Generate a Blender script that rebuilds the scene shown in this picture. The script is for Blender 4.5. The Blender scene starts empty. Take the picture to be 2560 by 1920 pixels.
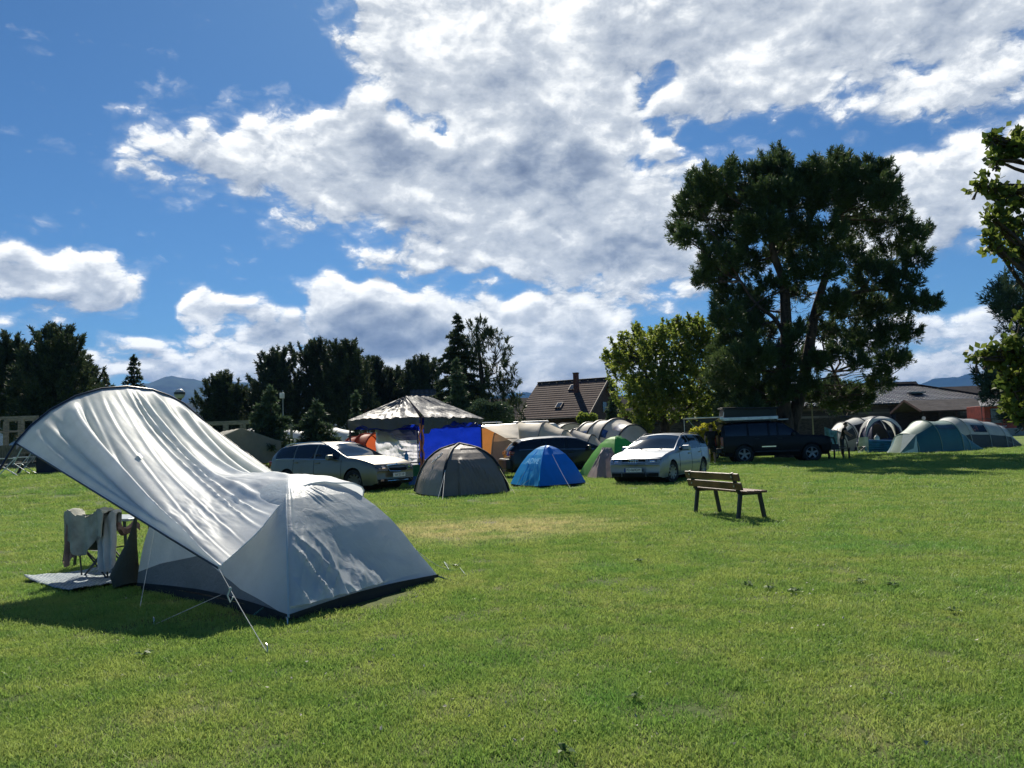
import bpy, bmesh, math, random
import numpy as np
from mathutils import Vector, Matrix, noise as mnoise
R_ = math.radians
sc = bpy.context.scene
# ------------------------------------------------------------ camera
CAM_H = 1.3; FPX = 2000.0; PITCH = R_(4.15); ROLL = R_(1.9)
SUN_EL = R_(41); SUN_AZ = R_(-6)            # azimuth from +Y towards +X
cam_d = bpy.data.cameras.new('camera'); cam = bpy.data.objects.new('camera', cam_d)
sc.collection.objects.link(cam); sc.camera = cam
_fw = Vector((0, math.cos(PITCH), math.sin(PITCH))); _r = Vector((1, 0, 0)); _u = _r.cross(_fw)
CR = _r*math.cos(ROLL) - _u*math.sin(ROLL); CU = _u*math.cos(ROLL) + _r*math.sin(ROLL)
M = Matrix.Identity(4)
for i in range(3):
    M[i][0] = CR[i]; M[i][1] = CU[i]; M[i][2] = -_fw[i]
M[2][3] = CAM_H
cam.matrix_world = M
cam_d.sensor_width = 36; cam_d.lens = 36*FPX/2560; cam_d.clip_start = .05; cam_d.clip_end = 40000
sc.render.resolution_x = 1024; sc.render.resolution_y = 768
vs = sc.view_settings; vs.view_transform = 'Standard'; vs.look = 'None'; vs.exposure = EXPO = 0.52; vs.gamma = 1; vs.use_curve_mapping = False
sc.render.engine = 'CYCLES'
try:
    sc.cycles.max_bounces = 8; sc.cycles.transparent_max_bounces = 12; sc.cycles.volume_bounces = 1
except Exception: pass
def ray(x, y): return CR*((x-1280)/FPX) - CU*((y-960)/FPX) + _fw
def G(x, y, z=0.0):                      # where the photograph's pixel meets the level z
    d = ray(x, y); t = (z-CAM_H)/d.z; return Vector((0, 0, CAM_H)) + d*t
def D(x, y, dep):                        # same, at a known distance
    d = ray(x, y); t = dep/d.y; return Vector((0, 0, CAM_H)) + d*t
def azel(x, y):
    d = ray(x, y).normalized(); return math.degrees(math.atan2(d.x, d.y)), math.degrees(math.asin(d.z))
# ------------------------------------------------------------ sun
sd = bpy.data.lights.new('sun', 'SUN'); sd.energy = 4.9; sd.angle = R_(.6); sd.color = (1, .93, .80)
sun = bpy.data.objects.new('sun', sd); sc.collection.objects.link(sun)
_s = Vector((math.sin(SUN_AZ)*math.cos(SUN_EL), math.cos(SUN_AZ)*math.cos(SUN_EL), math.sin(SUN_EL)))
sun.rotation_euler = _s.to_track_quat('Z', 'Y').to_euler()
# ------------------------------------------------------------ world: sky and clouds
wd = bpy.data.worlds.new('World'); sc.world = wd; wd.use_nodes = True
class NT:
    def __init__(s, nt): s.nt = nt; s.nt.nodes.clear()
    def n(s, t, ins=None, **kw):
        nd = s.nt.nodes.new(t)
        for k, v in kw.items(): setattr(nd, k, v)
        for k, v in (ins or {}).items():
            if isinstance(v, bpy.types.NodeSocket): s.nt.links.new(v, nd.inputs[k])
            else: nd.inputs[k].default_value = v
        return nd
    def m(s, op, a, b=0.0, c=0.0, clamp=False):
        nd = s.n('ShaderNodeMath', {0: a, 1: b, 2: c}, operation=op, use_clamp=clamp); return nd.outputs[0]
    def vm(s, op, a, b=(0, 0, 0)):
        nd = s.n('ShaderNodeVectorMath', {0: a, 1: b}, operation=op); return nd.outputs[0]
    def ramp(s, v, pts, interp='LINEAR'):
        nd = s.n('ShaderNodeValToRGB', {0: v}); cr = nd.color_ramp; cr.interpolation = interp
        while len(cr.elements) < len(pts): cr.elements.new(.5)
        for e, (p, c) in zip(cr.elements, pts):
            e.position = p; e.color = (c if hasattr(c, '__len__') else (c, c, c)) + (() if hasattr(c, '__len__') and len(c) == 4 else (1,)) if hasattr(c, '__len__') else (c, c, c, 1)
        return nd.outputs[0]
    def smooth(s, v, a, b):
        nd = s.n('ShaderNodeMapRange', {0: v, 1: a, 2: b}, interpolation_type='SMOOTHSTEP'); return nd.outputs[0]
    def mix(s, f, a, b):
        nd = s.n('ShaderNodeMix', data_type='RGBA')
        for k, v in ((0, f), (6, a), (7, b)):
            if isinstance(v, bpy.types.NodeSocket): s.nt.links.new(v, nd.inputs[k])
            else: nd.inputs[k].default_value = v if k == 0 else (tuple(v)+(1,))[:4]
        return nd.outputs[2]
    def noise(s, vec, scale, detail=4, rough=.5, dist=0.0):
        nd = s.n('ShaderNodeTexNoise', {'Vector': vec, 'Scale': scale, 'Detail': detail, 'Roughness': rough, 'Distortion': dist}); return nd.outputs[0]
# blobs of cloud cover, holes and painted grey shade: photo position, radii in photo pixels, tilt in degrees, weight
CL = [(1350,230,420,120,5,1.1),(1000,330,300,110,-10,1.1),(900,440,380,100,5,1.05),(560,400,300,60,6,.8),(1300,600,330,90,0,1.1),(1900,110,600,130,0,1.1),(1700,60,900,170,0,1.1),(2250,110,420,150,8,1),(2480,60,300,200,0,.8),(1250,120,360,170,15,1.1),(1180,330,330,140,0,1.1),(1480,330,260,120,-5,1),
      (820,340,330,105,-8,1.0),(520,330,330,45,8,.62),(640,450,300,60,12,.85),(300,395,190,50,10,.62),(400,460,210,38,14,.6),(760,520,260,60,6,.7),
      (1150,470,380,130,0,1.15),(1500,560,330,150,8,1.15),(1080,650,300,38,6,.8),(1420,680,280,60,10,.9),(1350,745,200,28,3,.6),(1950,210,300,60,-4,.9),
      (1760,420,190,90,0,.7),(1640,720,170,60,5,.8),(950,180,190,120,40,.7),
      (90,680,190,75,6,1.1),(250,748,75,40,0,.9),(150,797,60,15,0,.7),(30,850,70,50,0,.7),
      (500,152,45,17,-10,.55),(470,225,40,10,0,.35),
      (510,775,42,48,0,.9),(620,800,130,62,14,1.0),(800,745,72,55,0,1),(930,790,180,95,4,1.2),(1130,825,190,95,0,1.1),(1330,850,230,110,-3,1.15),(1500,840,130,90,10,1.1),
      (700,870,220,60,0,.9),(420,862,90,28,5,.7),(310,850,120,32,12,.95),(480,925,220,38,-4,.95),(950,920,480,75,0,1),(1400,930,340,90,0,1.05),(1250,900,300,70,0,1),
      (2350,500,270,120,-14,1.1),(2500,450,190,110,0,1),(2390,700,60,38,-10,.55),(2480,745,130,30,-8,.6),(2350,870,330,100,0,1.0),(2300,800,55,60,60,.55),
      (2430,300,60,18,0,.4),(2200,940,420,60,0,.8),(100,910,300,50,0,.75),(560,905,160,40,0,.8)]
HO = [(60,130,170,120,0,.55),(330,60,150,60,0,.5),(60,320,170,130,0,.45),(500,40,120,50,0,.45),(1060,298,60,26,10,.9),(1610,215,75,42,-10,.9),(1660,300,60,26,0,.9),(1750,330,60,22,0,.8),(960,560,140,22,8,.5),(1180,745,120,14,0,.4),(2120,190,60,25,0,.5),(1990,120,50,30,0,.4),
      (740,130,150,70,45,.7),(2280,140,40,30,0,.5),(2520,100,40,40,0,.4)]
DK = [(1150,420,330,70,10,.45),(1450,520,260,60,10,.5),(2380,520,140,50,0,.35),(1010,380,130,50,20,.8),(1380,420,150,70,10,.9),(1560,640,150,55,8,.8),(950,830,150,55,0,1.0),(1120,560,170,40,0,.5),(1700,90,250,60,0,.55),(2250,60,200,60,0,.5),
      (120,700,120,30,5,.6),(860,230,90,35,30,.5),(1290,250,90,60,30,.4),(640,815,60,28,20,.6),(1290,900,170,40,0,.4),(1900,50,180,50,0,.5),(760,470,160,25,5,.4),(1330,300,120,40,30,.4)]
t = NT(wd.node_tree)
sky = t.n('ShaderNodeTexSky', sky_type='NISHITA'); sky.sun_disc = False; sky.sun_elevation = SUN_EL; sky.sun_rotation = SUN_AZ
sky.altitude = 500; sky.air_density = 1.0; sky.dust_density = .35; sky.ozone_density = 3.0
SKY_STR = .10
skc = t.n('ShaderNodeMix', data_type='RGBA', blend_type='MULTIPLY'); skc.inputs[0].default_value = 1
t.nt.links.new(sky.outputs[0], skc.inputs[6]); skc.inputs[7].default_value = SKY_TINT = (.225, .39, .53, 1)
t.n('ShaderNodeOutputWorld', {0: t.n('ShaderNodeBackground', {0: skc.outputs[2], 1: SKY_STR}).outputs[0]})
# clouds: a far dome whose cover and painted shade are stored on its vertices and broken up by noise in its material
def blob_np(A, E, L, base=-.48):
    acc = np.zeros_like(A) + base
    k = .55; wa = np.sin(A*k+np.sin(E*k*1.7)*1.3)+.5*np.sin(A*k*2.3+E*k*1.9+1)+.3*np.sin(A*4.1*k-E*3.3*k); we = np.cos(E*k*1.6+np.sin(A*k)*1.2)+.5*np.sin(A*k*2.9-E*k*2.2+2)+.3*np.cos(A*3.7*k+E*4.4*k)
    A = A+wa*.75; E = E+we*.42
    for (x, y, rx, ry, rot, w) in L:
        a, e = azel(x, y); c, s = math.cos(R_(-rot)), math.sin(R_(-rot))
        dx = (A-a); dy = (E-e)
        u = (dx*c+dy*s)/(rx*1.12/34.9); v = (-dx*s+dy*c)/(ry*1.12/34.9)
        l = np.clip((1.42-np.hypot(u, v))/.85, 0, 1); val = (w+.12)*l*l*(3-2*l)
        acc = np.log(np.exp(acc*7)+np.exp(val*7))/7
    return acc
def build_clouds():
    az_ = np.radians(np.linspace(-62, 62, 497)); el_ = np.radians(np.linspace(-1.0, 38, 157))
    A, E = np.meshgrid(az_, el_); Ad, Ed = np.degrees(A), np.degrees(E)
    cov = blob_np(Ad, Ed, CL) - .62*np.maximum(blob_np(Ad, Ed, HO, 0), 0)
    cup = blob_np(Ad-.1, Ed+.75, CL) - .62*np.maximum(blob_np(Ad-.1, Ed+.75, HO, 0), 0)
    dk = np.maximum(blob_np(Ad, Ed, DK, 0), 0)
    fade = np.clip((36-Ed)/5, 0, 1); cov = cov*fade-(1-fade)*.6; cup = cup*fade-(1-fade)*.6
    Rr = 21000.0
    co = np.stack([Rr*np.sin(A)*np.cos(E), Rr*np.cos(A)*np.cos(E), Rr*np.sin(E)], -1).reshape(-1, 3)
    n, m = A.shape; ii = np.arange(n*m).reshape(n, m)
    fc = np.stack([ii[:-1, :-1], ii[:-1, 1:], ii[1:, 1:], ii[1:, :-1]], -1).reshape(-1, 4)
    me = bpy.data.meshes.new('clouds'); me.from_pydata(co.tolist(), [], fc.tolist())
    for nm, ar in (('cover', cov), ('cover_up', cup), ('dark', dk)):
        at = me.attributes.new(nm, 'FLOAT', 'POINT'); at.data.foreach_set('value', ar.reshape(-1).astype(np.float32))
    me.polygons.foreach_set('use_smooth', [True]*len(me.polygons))
    o = bpy.data.objects.new('clouds', me); sc.collection.objects.link(o); o['kind'] = 'structure'
    mt = bpy.data.materials.new('cloud'); mt.use_nodes = True; t = NT(mt.node_tree)
    geo = t.n('ShaderNodeNewGeometry'); nrm = t.vm('NORMALIZE', geo.outputs['Position'])
    sp = t.n('ShaderNodeSeparateXYZ', {0: nrm})
    az = t.m('MULTIPLY', t.m('ARCTAN2', sp.outputs[0], sp.outputs[1]), 57.2958)
    el = t.m('MULTIPLY', t.m('ARCSINE', sp.outputs[2]), 57.2958)
    cv = t.n('ShaderNodeCombineXYZ', {0: az, 1: el, 2: 3.7}).outputs[0]
    at = lambda nm: t.n('ShaderNodeAttribute', attribute_name=nm).outputs['Fac']
    def detail(vec):
        vs_ = t.vm('MULTIPLY', vec, (.75, 1.3, 1))
        wn = t.n('ShaderNodeTexNoise', {'Vector': vs_, 'Scale': .35, 'Detail': 5, 'Roughness': .6})
        wv = t.n('ShaderNodeVectorMath', {0: wn.outputs['Color'], 1: (.5, .5, .5)}, operation='SUBTRACT').outputs[0]
        w2 = t.vm('ADD', vs_, t.vm('MULTIPLY', wv, (2.6, 2.0, 0)))
        f1 = t.m('SUBTRACT', t.noise(w2, .24, 9, .57), .5)
        vo = t.n('ShaderNodeTexVoronoi', {'Vector': w2, 'Scale': .62, 'Detail': 4, 'Roughness': .55}, feature='F1')
        return t.m('SUBTRACT', t.m('MULTIPLY', f1, 1.5), t.m('MULTIPLY', t.m('SUBTRACT', vo.outputs[0], .4), .42))
    amp = t.m('SUBTRACT', 1.0, t.m('MULTIPLY', t.smooth(at('cover'), .55, 1.15), .42))
    c0 = t.m('ADD', at('cover'), t.m('MULTIPLY', detail(cv), amp)); c1 = t.m('ADD', at('cover_up'), t.m('MULTIPLY', detail(t.vm('ADD', cv, (-.15, .6, 0))), amp))
    alpha = t.smooth(c0, .30, .62)
    thin = t.m('MULTIPLY', t.smooth(c0, .10, .6), .32); alpha = t.m('MAXIMUM', alpha, thin)
    thick = t.smooth(c0, .8, 1.7)
    relief = t.m('MULTIPLY', t.m('SUBTRACT', c0, c1), .80)  # sun-side brightening painted into the cloud tone
    lum = t.m('SUBTRACT', .96, t.m('MULTIPLY', thick, .16))
    lum = t.m('SUBTRACT', lum, t.m('MULTIPLY', at('dark'), .60))
    lum = t.m('ADD', lum, relief); lum = t.m('ADD', lum, t.m('MULTIPLY', t.m('SUBTRACT', t.noise(cv, .30, 6, .5), .5), .85))
    ccol = t.ramp(lum, [(0, (.13, .17, .26)), (.30, (.26, .31, .40)), (.66, (.55, .59, .64)), (.88, (.93, .94, .93)), (1, (1.08, 1.07, 1.03))])
    em = t.n('ShaderNodeEmission', {0: ccol, 1: .84}); tr = t.n('ShaderNodeBsdfTransparent')
    t.n('ShaderNodeOutputMaterial', {0: t.n('ShaderNodeMixShader', {0: alpha, 1: tr.outputs[0], 2: em.outputs[0]}).outputs[0]})
    mt.cycles.emission_sampling = 'NONE'; me.materials.append(mt)
build_clouds()
try: wd.cycles.sampling_method = 'MANUAL'; wd.cycles.sample_map_resolution = 512
except Exception: pass
# ------------------------------------------------------------ helpers
rnd = random.Random(7); rng = np.random.default_rng(11)
COL = sc.collection
OFF = {}
def mat(name, col, rough=.6, metal=0.0, var=.12, scale=3.0, bump=0.0, bscale=30.0, spec=.5, transl=0.0, coat=0.0, col2=None, stretch=None, alpha=1.0, two=False):
    m = bpy.data.materials.new(name); m.use_nodes = True; t = NT(m.node_tree)
    tc = t.n('ShaderNodeTexCoord').outputs['Object']
    v = t.vm('MULTIPLY', tc, stretch) if stretch else tc
    n1 = t.noise(v, scale, 5, .6)
    c2 = col2 or tuple(max(0, c*(1-var*2.2)) for c in col)
    c1 = tuple(min(1, c*(1+var)) for c in col)
    cc = t.mix(t.smooth(n1, .3, .7), c2, c1)
    b = t.n('ShaderNodeBsdfPrincipled', {'Base Color': cc, 'Metallic': metal, 'Specular IOR Level': spec, 'Coat Weight': coat, 'Coat Roughness': .05})
    rg = t.m('ADD', rough, t.m('MULTIPLY', t.m('SUBTRACT', t.noise(v, scale*2.3, 3), .5), .15*min(1, rough*2)))
    t.nt.links.new(rg, b.inputs['Roughness'])
    if bump:
        bp = t.n('ShaderNodeBump', {'Strength': 1.0, 'Distance': bump, 'Height': t.noise(v, bscale, 4, .6)})
        t.nt.links.new(bp.outputs[0], b.inputs['Normal'])
    out = b.outputs[0]
    if transl:
        tr = t.n('ShaderNodeBsdfTranslucent', {0: cc}); out = t.n('ShaderNodeMixShader', {0: transl, 1: out, 2: tr.outputs[0]}).outputs[0]
    if alpha < 1:
        tp = t.n('ShaderNodeBsdfTransparent'); out = t.n('ShaderNodeMixShader', {0: alpha, 1: tp.outputs[0], 2: out}).outputs[0]
    t.n('ShaderNodeOutputMaterial', {0: out}); return m
def tag(o, label=None, cat=None, group=None, kind=None):
    if label: o['label'] = label
    if cat: o['category'] = cat
    if group: o['group'] = group
    if kind: o['kind'] = kind
    return o
def empty(name, loc=(0, 0, 0), label=None, cat=None, group=None, rz=0.0):
    o = bpy.data.objects.new(name, None); COL.objects.link(o); o.location = loc; o.rotation_euler = (0, 0, rz); o.empty_display_size = .2
    OFF[o.name] = Vector(loc); tag(o, label, cat, group); return o
def link(name, me, parent=None, world=False, mats=()):
    """world=True: the mesh is in world coordinates and its thing stands unrotated at its own place"""
    if world and parent is not None: me.transform(Matrix.Translation(-OFF[parent.name]))
    for m in mats: me.materials.append(m)
    o = bpy.data.objects.new(name, me); COL.objects.link(o)
    if parent is not None:
        o.parent = parent; OFF[o.name] = OFF.get(parent.name, Vector())
    else: OFF[o.name] = Vector()
    return o
class MB:
    def __init__(s): s.v = []; s.f = []; s.fm = []; s.M = Matrix.Identity(4); s.cm = 0; s.uv = None
    def add(s, vs, fs):
        b = len(s.v); s.v += [tuple(s.M @ Vector(p)) for p in vs]
        for f in fs: s.f.append(tuple(i+b for i in f)); s.fm.append(s.cm)
    def box(s, c, d, R=None):
        x, y, z = [k/2 for k in d]; p = [Vector((i*x, j*y, k*z)) for i in (-1, 1) for j in (-1, 1) for k in (-1, 1)]
        if R is not None: p = [R @ q for q in p]
        s.add([q+Vector(c) for q in p], [(0, 1, 3, 2), (4, 6, 7, 5), (0, 4, 5, 1), (2, 3, 7, 6), (0, 2, 6, 4), (1, 5, 7, 3)])
    def beam(s, a, b, w, h, up=(0, 0, 1)):
        a, b = Vector(a), Vector(b); d = (b-a); L = d.length; d.normalize(); u = Vector(up)
        sd_ = d.cross(u)
        if sd_.length < 1e-4: sd_ = Vector((1, 0, 0))
        sd_.normalize(); u = sd_.cross(d)
        p = [q + sd_*(i*w/2) + u*(j*h/2) for q in (a, b) for i in (-1, 1) for j in (-1, 1)]
        s.add(p, [(0, 1, 3, 2), (4, 6, 7, 5), (0, 4, 5, 1), (2, 3, 7, 6), (0, 2, 6, 4), (1, 5, 7, 3)])
    def tube(s, pts, r, n=8, cap=True):
        pts = [Vector(p) for p in pts]; rs = r if hasattr(r, '__len__') else [r]*len(pts)
        b = []; ref = None
        for i, p in enumerate(pts):
            d = (pts[min(i+1, len(pts)-1)]-pts[max(i-1, 0)]).normalized()
            if ref is None: ref = d.orthogonal().normalized()
            ref = (ref - d*ref.dot(d)).normalized(); q = d.cross(ref)
            b.append([p+(ref*math.cos(a)+q*math.sin(a))*rs[i] for a in [2*math.pi*k/n for k in range(n)]])
        vs = [x for ring in b for x in ring]; fs = []
        for i in range(len(b)-1):
            for k in range(n): fs.append((i*n+k, i*n+(k+1) % n, (i+1)*n+(k+1) % n, (i+1)*n+k))
        if cap: fs += [tuple(range(n))[::-1], tuple((len(b)-1)*n+k for k in range(n))]
        s.add(vs, fs)
    def cyl(s, c, r, h, n=16, axis='Z', r2=None):
        c = Vector(c); a = {'X': Vector((1, 0, 0)), 'Y': Vector((0, 1, 0)), 'Z': Vector((0, 0, 1))}[axis]
        s.tube([c-a*h/2, c+a*h/2], [r, r if r2 is None else r2], n)
    def grid(s, fn, nu, nv, closeu=False):
        vs = [fn(i/nu, j/nv) for i in range(nu+1) for j in range(nv+1)]
        s.add(vs, [(i*(nv+1)+j, (i+1)*(nv+1)+j, (i+1)*(nv+1)+j+1, i*(nv+1)+j+1) for i in range(nu) for j in range(nv)])
    def poly(s, pts, th=None, nrm=None):
        n = len(pts); pts = [Vector(p) for p in pts]
        if th is None: s.add(pts, [tuple(range(n))]); return
        d = Vector(nrm)*th
        s.add(pts+[p-d for p in pts], [tuple(range(n)), tuple(range(2*n-1, n-1, -1))]+[(i, i+n, (i+1) % n+n, (i+1) % n) for i in range(n)])
    def ball(s, c, r, nu=12, nv=8):
        r = r if hasattr(r, '__len__') else (r, r, r)
        s.grid(lambda u, v: (c[0]+r[0]*math.sin(v*math.pi)*math.cos(u*2*math.pi), c[1]+r[1]*math.sin(v*math.pi)*math.sin(u*2*math.pi), c[2]+r[2]*math.cos(v*math.pi)), nu, nv)
    def mesh(s, name, smooth=None):
        me = bpy.data.meshes.new(name); me.from_pydata(s.v, [], s.f)
        if max(s.fm, default=0): me.polygons.foreach_set('material_index', s.fm)
        bm = bmesh.new(); bm.from_mesh(me); bmesh.ops.remove_doubles(bm, verts=bm.verts, dist=1e-5); bmesh.ops.recalc_face_normals(bm, faces=bm.faces)
        if smooth is not None:
            for f in bm.faces: f.smooth = True
            for e in bm.edges:
                if len(e.link_faces) == 2 and e.calc_face_angle(0) > R_(smooth): e.smooth = False
        bm.to_mesh(me); bm.free(); return me
    def build(s, name, m, parent=None, world=False, smooth=None, bevel=0.0, solid=0.0, sub=0):
        o = link(name, s.mesh(name, smooth), parent, world, m if isinstance(m, (list, tuple)) else (m,))
        if solid: md = o.modifiers.new('solid', 'SOLIDIFY'); md.thickness = solid; md.offset = 0
        if sub: md = o.modifiers.new('sub', 'SUBSURF'); md.levels = md.render_levels = sub
        if bevel: md = o.modifiers.new('bevel', 'BEVEL'); md.width = bevel; md.segments = 2; md.limit_method = 'ANGLE'
        return o
def npmesh(name, V, F, smooth=False):
    """V (n,3) float, F (m,4) int"""
    me = bpy.data.meshes.new(name); n, m, k = len(V), len(F), F.shape[1]
    me.vertices.add(n); me.vertices.foreach_set('co', V.astype(np.float32).ravel())
    me.loops.add(m*k); me.loops.foreach_set('vertex_index', F.astype(np.int32).ravel())
    me.polygons.add(m); me.polygons.foreach_set('loop_start', np.arange(0, m*k, k, dtype=np.int32))
    me.update(calc_edges=True)
    if smooth: me.polygons.foreach_set('use_smooth', np.ones(m, bool))
    return me
def S01(v, a, b): k = max(0.0, min(1.0, (v-a)/(b-a))); return k*k*(3-2*k)
def lerp(a, b, t): return a+(b-a)*t
def fbm(x, y, z=0.0, s=1.0, o=4): return mnoise.fractal(Vector((x*s, y*s, z*s)), 1.0, 2.0, o)
def cards(C, A, L, W, K, spread, fold=.0):
    """K narrow leaf blades from every centre in C about the axis A"""
    n = len(C); C = np.repeat(C, K, 0); A = np.repeat(A, K, 0); L = np.repeat(np.broadcast_to(L, n), K)[:, None]; W = np.repeat(np.broadcast_to(W, n), K)[:, None]
    d = A+spread*rng.normal(size=A.shape); d /= np.linalg.norm(d, axis=1)[:, None]+1e-9
    s = np.cross(d, rng.normal(size=d.shape)); s /= np.linalg.norm(s, axis=1)[:, None]+1e-9
    L = L*rng.uniform(.7, 1.25, L.shape)
    p0 = C; p1 = C+d*L*.5+s*W*.5; p2 = C+d*L; p3 = C+d*L*.5-s*W*.5
    V = np.stack([p0, p1, p2, p3], 1).reshape(-1, 3); F = np.arange(len(V)).reshape(-1, 4); return V, F
def text_mesh(body, size, ext=.002, font=None):
    cu = bpy.data.curves.new('txt', 'FONT'); cu.body = body; cu.size = size; cu.extrude = ext; cu.align_x = 'CENTER'; cu.align_y = 'CENTER'
    o = bpy.data.objects.new('txt', cu); COL.objects.link(o); dg = bpy.context.evaluated_depsgraph_get(); dg.update()
    me = bpy.data.meshes.new_from_object(o.evaluated_get(dg)); bpy.data.objects.remove(o); bpy.data.curves.remove(cu); return me
# ------------------------------------------------------------ ground
def grass_nodes(t, blades):
    pos = t.n('ShaderNodeNewGeometry').outputs['Position']
    big = t.noise(pos, .35, 4, .6); mid = t.noise(t.vm('MULTIPLY', pos, (1, 1, 0)), 1.7, 5, .65); fine = t.noise(pos, 14, 5, .7)
    c = t.mix(t.smooth(mid, .36, .64), (.102, .180, .036), (.188, .236, .058))
    c = t.mix(t.smooth(big, .50, .68), c, (.088, .19, .040))
    c = t.mix(t.m('MULTIPLY', t.smooth(t.noise(pos, .9, 6, .7), .52, .70), .60), c, (.30, .28, .11))
    p = G(1150, 1325)                                         # the worn, dry patch of turf
    mp = t.n('ShaderNodeMapping', {0: t.vm('ADD', pos, t.vm('SCALE', t.n('ShaderNodeTexNoise', {'Vector': pos, 'Scale': .8, 'Detail': 4}).outputs['Color'])), 1: (p.x+.9, p.y+.6, .5), 2: (0, 0, .15), 3: (2.6, 2.1, 30)}, vector_type='TEXTURE')
    ln = t.n('ShaderNodeVectorMath', {0: mp.outputs[0]}, operation='LENGTH').outputs[1]
    dry = t.m('MULTIPLY', t.smooth(ln, 1.1, .35), t.smooth(mid, .25, .6))
    c = t.mix(t.m('MULTIPLY', t.smooth(t.noise(pos, 2.6, 5, .7), .55, .72), .5), c, (.050, .115, .026))
    c = t.mix(t.m('MULTIPLY', dry, .9), c, (.40, .34, .18))
    c = t.mix(t.m('MULTIPLY', t.smooth(fine, .55, .75), .35), c, (.36, .38, .17))
    c = t.mix(t.m('MULTIPLY', t.smooth(fine, .50, .32), .62), c, (.05, .10, .022))
    return c, fine, mid
gm = bpy.data.materials.new('turf'); gm.use_nodes = True; t = NT(gm.node_tree)
c, fine, mid = grass_nodes(t, False)
pos = t.n('ShaderNodeNewGeometry').outputs['Position']
sp = t.n('ShaderNodeSeparateXYZ', {0: pos}); nearf = t.smooth(sp.outputs[1], 34, 12)
soil = t.mix(t.noise(pos, 40, 4), (.035, .045, .014), (.11, .10, .045))
c = t.mix(t.m('MULTIPLY', nearf, .55), c, soil)
hgt = t.m('ADD', t.m('MULTIPLY', t.noise(t.vm('MULTIPLY', pos, (1, .5, 1)), 9, 6, .75), 1), t.m('MULTIPLY', mid, .6))
bp = t.n('ShaderNodeBump', {'Strength': .9, 'Distance': .05, 'Height': hgt})
b = t.n('ShaderNodeBsdfPrincipled', {'Base Color': c, 'Roughness': .9, 'Specular IOR Level': .15, 'Normal': bp.outputs[0]})
t.n('ShaderNodeOutputMaterial', {0: b.outputs[0]})

def gz(x, y): return max(.72*S01(x, -8.5, -13.5)*S01(y, 17, 29) if x < 0 else 0, .5*S01(y, 50, 64))
mb = MB()
ys = [-30, -8, 0, 2, 4, 8, 12, 14, 16, 18, 20, 22, 24, 26, 28, 30, 34, 40, 47, 50, 53, 56, 59, 62, 65, 75, 90, 140, 220, 400, 900, 2000, 4500, 9000, 14000]
xs = sorted({s*k for k in (0, 3, 5, 7, 8, 9, 10, 11, 12, 13, 14, 16, 20, 30, 60, 120, 260, 600, 1500, 4000, 9000, 14000) for s in (-1, 1)})
vs_ = [(x, y, gz(x, y)) for y in ys for x in xs]; nx = len(xs)
mb.add(vs_, [(j*nx+i, j*nx+i+1, (j+1)*nx+i+1, (j+1)*nx+i) for j in range(len(ys)-1) for i in range(nx-1)])
tag(mb.build('ground', gm, smooth=60), kind='structure')
# grass blades: five tufts scattered over the lawn
bm_ = bpy.data.materials.new('grass_blade'); bm_.use_nodes = True; t = NT(bm_.node_tree)
c, _, _ = grass_nodes(t, True)
oi = t.n('ShaderNodeObjectInfo').outputs['Random']
c = t.mix(t.m('MULTIPLY', oi, .3), c, (.25, .30, .07))
hsv = t.n('ShaderNodeHueSaturation', {'Hue': .5, 'Saturation': 1.0, 'Value': 1.88, 'Color': c})
b = t.n('ShaderNodeBsdfPrincipled', {'Base Color': hsv.outputs[0], 'Roughness': .5, 'Specular IOR Level': .3})
tr = t.n('ShaderNodeBsdfTranslucent', {0: hsv.outputs[0]})
t.n('ShaderNodeOutputMaterial', {0: t.n('ShaderNodeMixShader', {0: .45, 1: b.outputs[0], 2: tr.outputs[0]}).outputs[0]})
tc_ = bpy.data.collections.new('tufts')
def tuft(i, n, rad, h, w):
    V = []; F = []
    for k in range(n):
        a = rng.uniform(0, 6.283); r = rad*math.sqrt(rng.uniform()); x, y = r*math.cos(a), r*math.sin(a)
        hh = h*rng.uniform(.45, 1.25); ln = rng.normal(0, .55, 2)*hh; ph = rng.uniform(0, 3.14); wx, wy = w/2*math.cos(ph), w/2*math.sin(ph)
        b = len(V)
        V += [(x-wx, y-wy, -.004), (x+wx, y+wy, -.004), (x+ln[0]*.4+wx*.8, y+ln[1]*.4+wy*.8, hh*.6), (x+ln[0]*.4-wx*.8, y+ln[1]*.4-wy*.8, hh*.6),
              (x+ln[0]+wx*.15, y+ln[1]+wy*.15, hh*.95), (x+ln[0]-wx*.15, y+ln[1]-wy*.15, hh*.95)]
        F += [(b, b+1, b+2, b+3), (b+3, b+2, b+4, b+5)]
    me = npmesh('tuft', np.array(V), np.array(F)); me.materials.append(bm_)
    o = bpy.data.objects.new('tuft', me); tc_.objects.link(o)
for i in range(4): tuft(i, 150, .14, .021, .0050)
tuft(4, 60, .10, .040, .004)
def scatter():
    pts = []; scl = []
    for (y0, y1, den, s0) in ((2.6, 6, 125, 1.0), (6, 10, 80, 1.15), (10, 17, 36, 1.5), (17, 30, 11, 2.2), (30, 52, 3.2, 3.2)):
        A = (y1*y1-y0*y0)*.74; n = int(A*den)
        y = np.sqrt(rng.uniform(y0*y0, y1*y1, n)); x = rng.uniform(-.74, .74, n)*y
        pts.append(np.stack([x, y, np.array([gz(a, b)-.002 for a, b in zip(x, y)])], 1)); scl.append(s0*rng.uniform(.75, 1.25, n))
    return np.concatenate(pts), np.concatenate(scl)
P_, S_ = scatter()
NOG = []                                                      # keep-out discs under tents and mats, filled below
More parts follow.
